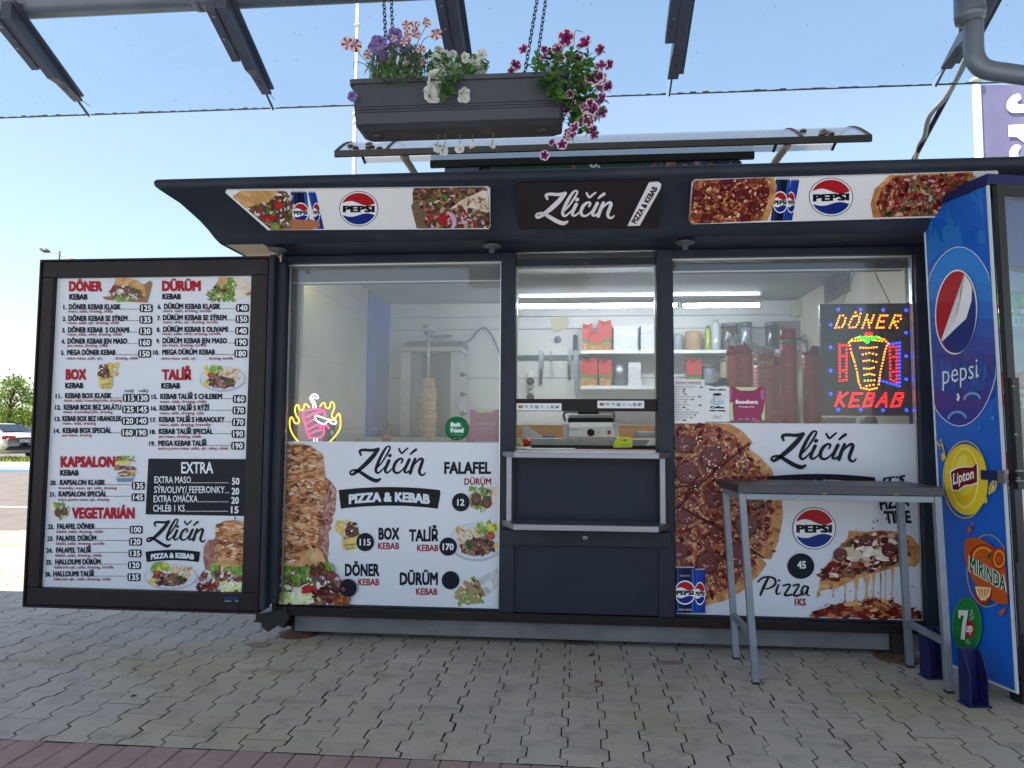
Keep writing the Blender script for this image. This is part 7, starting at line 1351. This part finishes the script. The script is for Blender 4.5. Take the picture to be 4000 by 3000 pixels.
plant('striped pink and lilac petunias at the left end of the hanging flower box', S2a, [(165, 360, 80), (265, 385, 76), (870, 150, 52), (960, 135, 66), (880, 260, 60), (990, 240, 74), (1110, 112, 55), (1220, 255, 66), (410, 490, 60), (1040, 430, 52), (1050, 580, 46), (860, 590, 36), (980, 640, 34), (520, 385, 108, 'purple'), (730, 275, 96, 'purple'), (840, 385, 72, 'purple'), (600, 460, 62, 'purple'), (690, 400, 55, 'purple'), (235, 985, 62, 'purple')]+[(rf.uniform(620, 1060), rf.uniform(300, 680), rf.uniform(28, 46)) for _ in range(12)]+[(rf.uniform(480, 950), rf.uniform(330, 560), rf.uniform(50, 74), 'purple') for _ in range(6)],
      [(430, 560), (600, 440), (900, 360), (1060, 420), (1120, 660), (1080, 770), (560, 800), (440, 720)], 620, (.014, .030), (.003, .006), LEAF2, 'striped', [[(600, 780), (430, 600), (320, 490), (270, 400)], [(700, 760), (520, 600), (400, 520)], [(900, 750), (980, 400), (1100, 150)], [(950, 700), (1060, 330), (1210, 270)], [(560, 780), (400, 620), (260, 580), (250, 660)], [(520, 790), (420, 640), (380, 720)]])
plant('white petunias spilling over the front of the flower box middle', S2a, [(1245, 455, 66), (1340, 510, 82), (1425, 670, 106), (1215, 790, 116), (1170, 955, 98), (1550, 970, 102), (1565, 530, 58), (1690, 590, 80), (1745, 670, 72), (1220, 1590, 62), (1310, 1620, 60), (1490, 1600, 58), (1640, 1560, 45), (1880, 1550, 45)]+[(rf.uniform(1180, 1800), rf.uniform(470, 700), rf.uniform(44, 66)) for _ in range(7)],
      [(1080, 520), (1180, 470), (1420, 540), (1560, 600), (1640, 480), (1800, 560), (1870, 640), (1700, 700), (1500, 760), (1440, 900), (1330, 1070), (1260, 1000), (1300, 800), (1120, 720)], 230, (.018, .034), (.006, .010), LEAF, 'white', [[(1500, 760), (1440, 860), (1380, 920)], [(1560, 640), (1700, 520), (1850, 580)], [(1250, 1430), (1240, 1520), (1220, 1560)], [(1330, 1430), (1320, 1540), (1310, 1590)], [(1500, 1430), (1500, 1520), (1490, 1570)], [(1650, 1430), (1645, 1500), (1640, 1540)], [(1890, 1420), (1885, 1500), (1880, 1540)]])
plant('magenta petunias with white edges at the right end of the flower box', S2b, [(720, 270, 82), (910, 320, 86), (1085, 400, 62), (620, 390, 62), (480, 470, 50), (850, 490, 66), (1025, 690, 102), (1100, 560, 72), (1165, 790, 60), (1100, 930, 66), (1000, 1050, 78), (960, 1160, 76), (780, 1310, 60), (1030, 1320, 56), (680, 1420, 60), (490, 1540, 56), (180, 560, 60), (260, 390, 52), (490, 400, 46), (760, 980, 56), (910, 1000, 46), (1185, 560, 52), (1075, 1110, 46), (890, 790, 50), (570, 1400, 40), (130, 620, 46)]+[(rf.uniform(620, 1150), rf.uniform(300, 1330), rf.uniform(40, 70)) for _ in range(26)],
      [(340, 560), (430, 490), (560, 440), (700, 400), (880, 440), (1010, 520), (1040, 760), (1060, 950), (1000, 1200), (900, 1330), (800, 1300), (760, 1160), (740, 1020), (600, 960), (540, 830), (430, 740)], 430, (.024, .042), (.009, .015), LEAF, 'magenta', [[(700, 560), (800, 380), (820, 200), (900, 210)], [(760, 600), (900, 520), (1010, 430)], [(840, 700), (950, 820), (1050, 830)], [(860, 900), (960, 940), (1040, 920)], [(760, 900), (850, 1100), (840, 1280)]])

# ================================================================== booth with barrel awning behind the kiosk
BY = 7.5; bt_ = thing('booth', 'second booth behind the kiosk with green banner strip and arched clear awning', 'booth', (0, BY, 0))
bx0, bx1 = P(1737, 640, BY).x, P(2897, 640, BY).x; bz1 = P(2200, 648, BY).z
mb = MB(); mb.box((bx0, BY, 0), (bx1, BY+2.2, bz1), mat('booth_wall', '#3a4044', .6)); mb.build('wall', bt_)
a = Art(Plane((0, BY, 0), (0, -1, 0)), (1200, 0, 1.58), .006); BG = ink('#2f4a3c')
a.poly([(850, 1030), (1068, 1030), (1068, 1120), (850, 1120)], ink('#5a6470')); a.poly([(1068, 1030), (2110, 1000), (2110, 1120), (1068, 1120)], BG); a.poly([(2110, 1000), (2670, 985), (2670, 1120), (2110, 1120)], ink('#2a3444')); a.scatter((1070, 1030, 1150, 1070), 16, (8, 18), K(['#1c1c1e', '#4a4a4c', '#77777a']), seed=2); a.text('U.', 1742, 1034, 1808, 50, ink('#c9cfd2'), .05); a.text('3', 1622, 1046, 1655, 40, ink('#a8523c'), .03); a.scatter((2120, 995, 2660, 1060), 50, (8, 20), K(['#3a4a66', '#22262e', '#6a5a4c', '#8a7a6a']), seed=5); a.build('banner', bt_)
AY0 = 6.55; ax0, ax1 = P(1310, 600, AY0).x, P(3402, 545, AY0).x; az = P(2300, 573, AY0).z; POLY = glass('polycarbonate', 'cdd6da', .12, .5, .1, .5)
def arc(u): return (AY0+(BY-AY0)*u, az+.015+.32*math.sin(u*math.pi*.70))
mb = MB(); N = 12; T_ = .012
lo = [[(x, arc(k/N)[0], arc(k/N)[1]) for x in (ax0, ax1)] for k in range(N+1)]; vs = [p for l in lo for p in l]+[(p[0], p[1], p[2]+T_) for l in lo for p in l]; o_ = 2*(N+1)
fs = [(2*k, 2*k+1, 2*k+3, 2*k+2) for k in range(N)]+[(o_+2*k, o_+2*k+2, o_+2*k+3, o_+2*k+1) for k in range(N)]+[(2*k, 2*k+2, o_+2*k+2, o_+2*k) for k in range(N)]+[(2*k+1, o_+2*k+1, o_+2*k+3, 2*k+3) for k in range(N)]
mb.add(vs, fs, POLY); mb.build('awning_sheet', bt_)
mb = MB(); mb.box((ax0, AY0-.03, az-.035), (ax1, AY0, az+.025), mat('black_trim_paint', '#0a0b0e', .7, 0, .2)); mb.build('awning_trim', bt_)
mb = MB(); mb.box((bx0-.15, BY-.06, bz1+.008), (bx1+.12, BY-.005, bz1+.08), mat('black_trim_paint', '#0a0b0e', .7, 0, .2)); mb.build('rear_bar', bt_)
for xa_, sgn in ((bx0-.05, -1), (bx1+.02, 1)):
    mb = MB(); pts = [(xa_+sgn*.18, AY0+.02, az-.03), (xa_+sgn*.12, AY0+.3, az-.12), (xa_+sgn*.05, AY0+.62, az-.32), (xa_, BY-.03, az-.62)]; pts = smooth(pts, 5); mb.tube(pts, .035, nmat('awning_bracket', [(0, '#6a6358'), (1, '#7d766a')], 3, 2, .5), 8); mb.build('awning_bracket', bt_)
for x in (ax0+.004, ax0+.5, ax1-.6, ax1-.004): mb = MB(); mb.tube([(x, arc(k/N)[0], arc(k/N)[1]+.006) for k in range(N+1)], .018, mat('black_trim_paint', '#0a0b0e'), 6); mb.build('awning_rib', bt_)
for q in range(2):
    mb = MB(); rd = random.Random(q+3)
    for _ in range(7): u = rd.uniform(.02, .2); x = (ax0+rd.uniform(.08, .5)) if q == 0 else (ax1-rd.uniform(.3, .6)); y, z = arc(u); mb.lathe([(.03, 0), (.035, .012), (.01, .03)], (x, y, z+T_), mat('dead_leaf', '#2f2a24', .9), 7)
    tag(mb.build('leaf_litter'), ('dark dead leaves lying on the left end of the arched awning', 'dark dead leaves lying on the right end of the arched awning')[q], 'leaves', kind='stuff')

# ================================================================== poles, flag, lamps
WPM = nmat('white_pole_paint', [(.3, '#d2cdc4'), (.7, '#dedad2')], 2, 3, .4)
fp = thing('flagpole', 'tall white sectional flagpole rising behind the kiosk left of the planter', 'flagpole', (P(1390, 400, 22).x, 22, 0)); bxp = fp.location.x
zt_ = P(1390, -200, 22).z; mb = MB(); mb.lathe([(.08, 0), (.075, P(1390, 480, 22).z), (.062, P(1390, 470, 22).z), (.060, zt_), (.01, zt_+.05)], (bxp, 22, 0), WPM, 16); mb.build('shaft', fp)
for y in (100, 448, 480): mb = MB(); z = P(1390, y, 22).z; mb.lathe([(.066, -.05), (.105, -.04), (.105, .04), (.066, .05)], (bxp, 22, z), WPM, 16); mb.build('collar', fp)
FY = 14; fg = thing('flag', 'pale navy banner flag with huge white letters on a white pole at right', 'flag', (P(3820, 500, FY).x, FY, 0)); xp = fg.location.x
zt_ = P(3820, 322, FY).z; mb = MB(); mb.lathe([(.075, 0), (.07, zt_)], (xp, FY, 0), WPM, 16); mb.lathe([(.07, 0), (.11, .02), (.11, .06), (.02, .10)], (xp, FY, zt_), WPM, 16); mb.build('pole', fg)
mb = MB(); x0 = P(3838, 500, FY).x; zf = P(3850, 332, FY).z; FL_ = nmat('flag_cloth', [(.3, '#78769a'), (.7, '#8280a4')], 2, 4, .8); translucent(FL_, .35)
N, Mv = 24, 10; wav = lambda u, v: FY+.10*math.sin(u*5+v*2)*u
mb.add([(x0+1.7*i/N, wav(i/N, j/Mv), zf-5.2*j/Mv) for j in range(Mv+1) for i in range(N+1)], [(j*(N+1)+i, j*(N+1)+i+1, (j+1)*(N+1)+i+1, (j+1)*(N+1)+i) for j in range(Mv) for i in range(N)], FL_, True); cl = mb.build('cloth', fg)
FWH = mat('flag_white', '#e6e0da', .8); a = Art(Plane((0, FY-.02, 0), (0, -1, 0)), (2600, 0, 1.58), .0)
bw = a
bw.poly(smooth([(2185, 573), (2140, 590), (2112, 625), (2108, 665), (2135, 690), (2170, 694), (2320, 690), (2360, 655), (2290, 640), (2190, 640), (2175, 625), (2200, 605)], 3, True), FWH)
bw.poly([(2118, 770), (2360, 760), (2360, 830), (2250, 835), (2360, 870), (2360, 940), (2220, 880), (2175, 845), (2120, 842)], FWH)
bw.poly(smooth([(2160, 890), (2125, 930), (2130, 980), (2170, 1020), (2240, 1030), (2300, 1000), (2290, 950), (2240, 960), (2200, 975), (2180, 940), (2200, 900)], 3, True), FWH)
for q in bw.mb.v: u = max(0, min(1, (q.x-x0)/1.7)); q.y = wav(u, 0)-.03-.08*0
bw.build('letter', cl)
LGT = mat('lamp_grey', '#9aa0a4', .4, .3)
sl_ = thing('street_lamp', 'slim street lamp with a long pale arm reaching left above the menu board', 'street lamp', (P(330, 1100, 36).x, 36, 0)); lx = sl_.location.x; ha = P(330, 1024, 36).z
mb = MB(); mb.lathe([(.09, 0), (.05, ha)], (lx, 36, 0), LGT, 10); mb.build('pole', sl_); mb = MB(); mb.tube([(lx, 36, ha), P(271, 1006, 36), P(192, 983, 36)], .035, LGT, 8); mb.build('arm', sl_)
mb = MB(); p0, p1 = P(196, 984, 36), P(157, 973, 36); mb.tube([p0, p0*.5+p1*.5, p1], [.05, .14, .06], mat('lamp_head', '#4a4c4e', .4), 10); mb.build('lamp_head', sl_)
mb = MB(); z = P(232, 980, 30).z; x_ = P(232, 1000, 30).x; mb.lathe([(.06, 0), (.04, z)], (x_, 30, 0), mat('dark_post', '#2c3236', .5), 8); tag(mb.build('post'), 'short dark post tip showing just above the menu board frame', 'post')
sl_ = thing('street_lamp', 'thin distant street lamp with a curved top between the two trees', 'street lamp', (P(101, 1600, 60).x, 60, 0)); lx = sl_.location.x; zt_ = P(101, 1520, 60).z
mb = MB(); mb.tube([(lx, 60, 0), (lx, 60, zt_-.5), (lx-.15, 60, zt_-.1), (lx-.7, 60, zt_), (lx-1.2, 60, zt_-.02)], .045, LGT, 6); mb.build('pole', sl_)

# ================================================================== cars and trees
def wheel(parent, c, r, ax):
    mb = MB(); mb.lathe([(r*.6, -.1), (r*.97, -.1), (r, -.06), (r, .06), (r*.97, .1), (r*.6, .1)], c, BLACK, 24, ax); wh = mb.build('wheel', parent); mb = MB(); mb.lathe([(r*.6, -.09), (r*.58, .105), (r*.2, .09), (.01, .1)], c, mat('alloy_rim', '#a7abb0', .3, .7), 20, ax); mb.build('rim', wh)
def car(label, loc, rot, paint, plate_txt='4AX 1922'):
    t = thing('parked_car', label, 'car', loc, rot=(0, 0, rot)); M = t.matrix_basis; m3 = M.to_3x3(); L = lambda x, y, z: M @ V((x, y, z))
    # sections along y: (y, half width, underside, shoulder, deck height)
    S = [(0, .70, .42, .80, .86), (.06, .80, .30, .86, .98), (.18, .86, .24, .90, 1.04), (.7, .90, .2, .92, 1.06), (1.5, .91, .18, .92, 1.0), (2.6, .91, .18, .90, .98), (3.3, .90, .18, .88, .98), (4.0, .87, .2, .80, .88), (4.5, .78, .24, .68, .74), (4.68, .60, .34, .56, .60)]
    rings = []
    for y, wd, z0, zs, zd in S: rings.append([L(-wd*.9, y, z0), L(-wd, y, z0+.16), L(-wd, y, zs-.12), L(-wd*.97, y, zs), L(-wd*.84, y, zd), L(0, y, zd+.025), L(wd*.84, y, zd), L(wd*.97, y, zs), L(wd, y, zs-.12), L(wd, y, z0+.16), L(wd*.9, y, z0)])
    n = 11; mb = MB(); mb.add([q for r in rings for q in r], [(i*n+k, i*n+(k+1) % n, (i+1)*n+(k+1) % n, (i+1)*n+k) for i in range(len(S)-1) for k in range(n)]+[list(range(n)), list(range((len(S)-1)*n, len(S)*n))[::-1]], paint, True); body = mb.build('body', t)
    G_ = [(.55, .74, 1.06, 1.07), (1.25, .70, 1.04, 1.36), (1.9, .66, 1.0, 1.45), (2.6, .66, 1.0, 1.46), (3.1, .69, 1.0, 1.34), (3.75, .76, .93, .95)]
    mb = MB(); rings = [[L(-wd*1.06, y, zb), L(-wd, y, zt-.06), L(-wd*.8, y, zt), L(wd*.8, y, zt), L(wd, y, zt-.06), L(wd*1.06, y, zb)] for y, wd, zb, zt in G_]
    mb.add([q for r in rings for q in r], [(i*6+k, i*6+k+1, (i+1)*6+k+1, (i+1)*6+k) for i in range(len(G_)-1) for k in range(5)], paint, True); mb.build('roof', body)
    GLS = mat('car_window', '#1b2630', .08)
    mb = MB(); mb.add([L(-.60, .60, 1.10), L(.60, .60, 1.10), L(.53, 1.28, 1.385), L(-.53, 1.28, 1.385)], [(0, 1, 2, 3)], GLS)
    mb.v = [q+m3 @ V((0, -.03, .03)) for q in mb.v]; mb.build('rear_window', t)
    for s in (-1, 1): mb = MB(); mb.add([L(s*.80, 1.0, 1.08), L(s*.80, 3.3, 1.02), L(s*.715, 2.9, 1.36), L(s*.70, 1.6, 1.38)], [(0, 1, 2, 3)], GLS); mb.build('side_window', t)
    for s in (-1, 1):
        mb = MB(); mb.prism([L(s*.88, .10, .80), L(s*.42, -.015, .84), L(s*.42, -.015, .93), L(s*.86, .10, .95)], m3 @ V((0, -.03, 0)), mat('tail_light', '#9c1418', .25, emit='#7a0c10', estr=.15)); mb.build('tail_light', t)
    mb = MB(); mb.prism([L(-.27, -.02, .68), L(.27, -.02, .68), L(.27, -.02, .79), L(-.27, -.02, .79)], m3 @ V((0, -.012, 0)), mat('plate_white', '#d5d8da', .4)); pl2 = mb.build('number_plate', t)
    mb = MB(); vs, fs, a0, b0 = glyphs(plate_txt, .02); mb.add([L(-.22+.46*(x-a0)/(b0-a0), -.034-j*.0002, .70+.07*y/.70) for x, y, j in vs], fs, BK); mb.add([L(-.268, -.0335, .682), L(-.235, -.0335, .682), L(-.235, -.0335, .788), L(-.268, -.0335, .788)], [(0, 1, 2, 3)], ink('#1c4aa0')); mb.build('lettering', pl2)
    mb = MB(); mb.prism([L(-.78, .03, .36), L(.78, .03, .36), L(.72, .0, .46), L(-.72, .0, .46)], m3 @ V((0, -.03, 0)), mat('bumper_trim', '#26282a', .6)); mb.build('bumper_trim', t)
    for s in (-1, 1):
        for y in (.95, 3.7): wheel(t, L(s*.80, y, .32), .32, m3 @ V((s, 0, 0)))
c = G(96, 1793); d_ = math.atan2(-c.x, c.y)
car('silver white sedan parked with its tail to the kiosk left of the menu board', (c.x-.15, c.y+.2, 0), d_+R_(30), mat('silver_paint', '#c2c0be', .28, .3, .5))
car('dark blue car parked behind the silver sedan', (P(150, 1690, 37).x, 36.5, 0), d_-R_(70), mat('blue_car_paint', '#25406e', .25, .2, .6), '2AK 5518')
TL1 = nmat('tree_leaf', [(.25, '#4a5f1e'), (.5, '#66802a'), (.8, '#8d9c3e')], .9, 4, .6); translucent(TL1, .35)
TL2 = nmat('tree_leaf_light', [(.25, '#5f7a26'), (.5, '#7d9632'), (.8, '#a3ab4c')], .9, 4, .6); translucent(TL2, .35)
BARK = nmat('bark', [(.3, '#3a3026'), (.7, '#574838')], 8, 5, .9)
def tree(label, x, y, H, R, m, seed, nc=60):
    rd = random.Random(seed); t = thing('tree', label, 'tree', (x, y, 0), 'trees beyond the car park'); mb = MB(); lf = MB(); mb.tube([(x, y, 0), (x+.1, y, H*.2), (x-.1, y+.1, H*.45), (x+.1, y, H*.75)], [.2, .16, .12, .03], BARK, 8); cl = []
    for k in range(nc):
        u = rd.uniform(0, 1); z = H*(.16+.8*u); rr = R*(.4+.65*math.sin(math.pi*min(1, .15+u*.85)))*rd.uniform(.25, 1); a_ = rd.uniform(0, 6.283); c = V((x+rr*math.cos(a_), y+rr*math.sin(a_), z)); cl.append(c)
        if k % 3 == 0: mb.tube([(x, y, z*.7), ((x+c.x)/2, (y+c.y)/2, z*.9), c], [.05, .03, .012], BARK, 5)
        s = R*rd.uniform(.16, .34)
        for _ in range(70):
            q = V((rd.gauss(0, 1), rd.gauss(0, 1), rd.gauss(0, .8))); q = c+q*s*.55; l = rd.uniform(.06, .13); e1 = V((rd.uniform(-1, 1), rd.uniform(-1, 1), rd.uniform(-.7, .7))).normalized(); e2 = e1.cross(V((rd.uniform(-1, 1), rd.uniform(-1, 1), 1))).normalized()*.6
            lf.add([q-e1*l, q+e2*l, q+e1*l, q-e2*l], [(0, 1, 2, 3)], m)
    mb.build('trunk', t); lf.build('crown', t)
c = P(34, 1690, 46); tree('tall airy green tree above the silver car at the left edge', c.x, 46, P(40, 1470, 46).z, 2.3, TL1, 1, 60)
c = P(150, 1690, 60); tree('lower pale green tree half hidden behind the menu board', c.x, 60, P(150, 1552, 60).z, 2.2, TL2, 2, 46)
c = P(-120, 1690, 52); tree('broad green tree outside the left edge of the view', c.x, 52, 5.2, 2.6, TL1, 3, 46)
c = P(70, 1690, 75); tree('far low green tree seen under the tall one', c.x, 75, 3.4, 3.0, TL2, 4, 40)
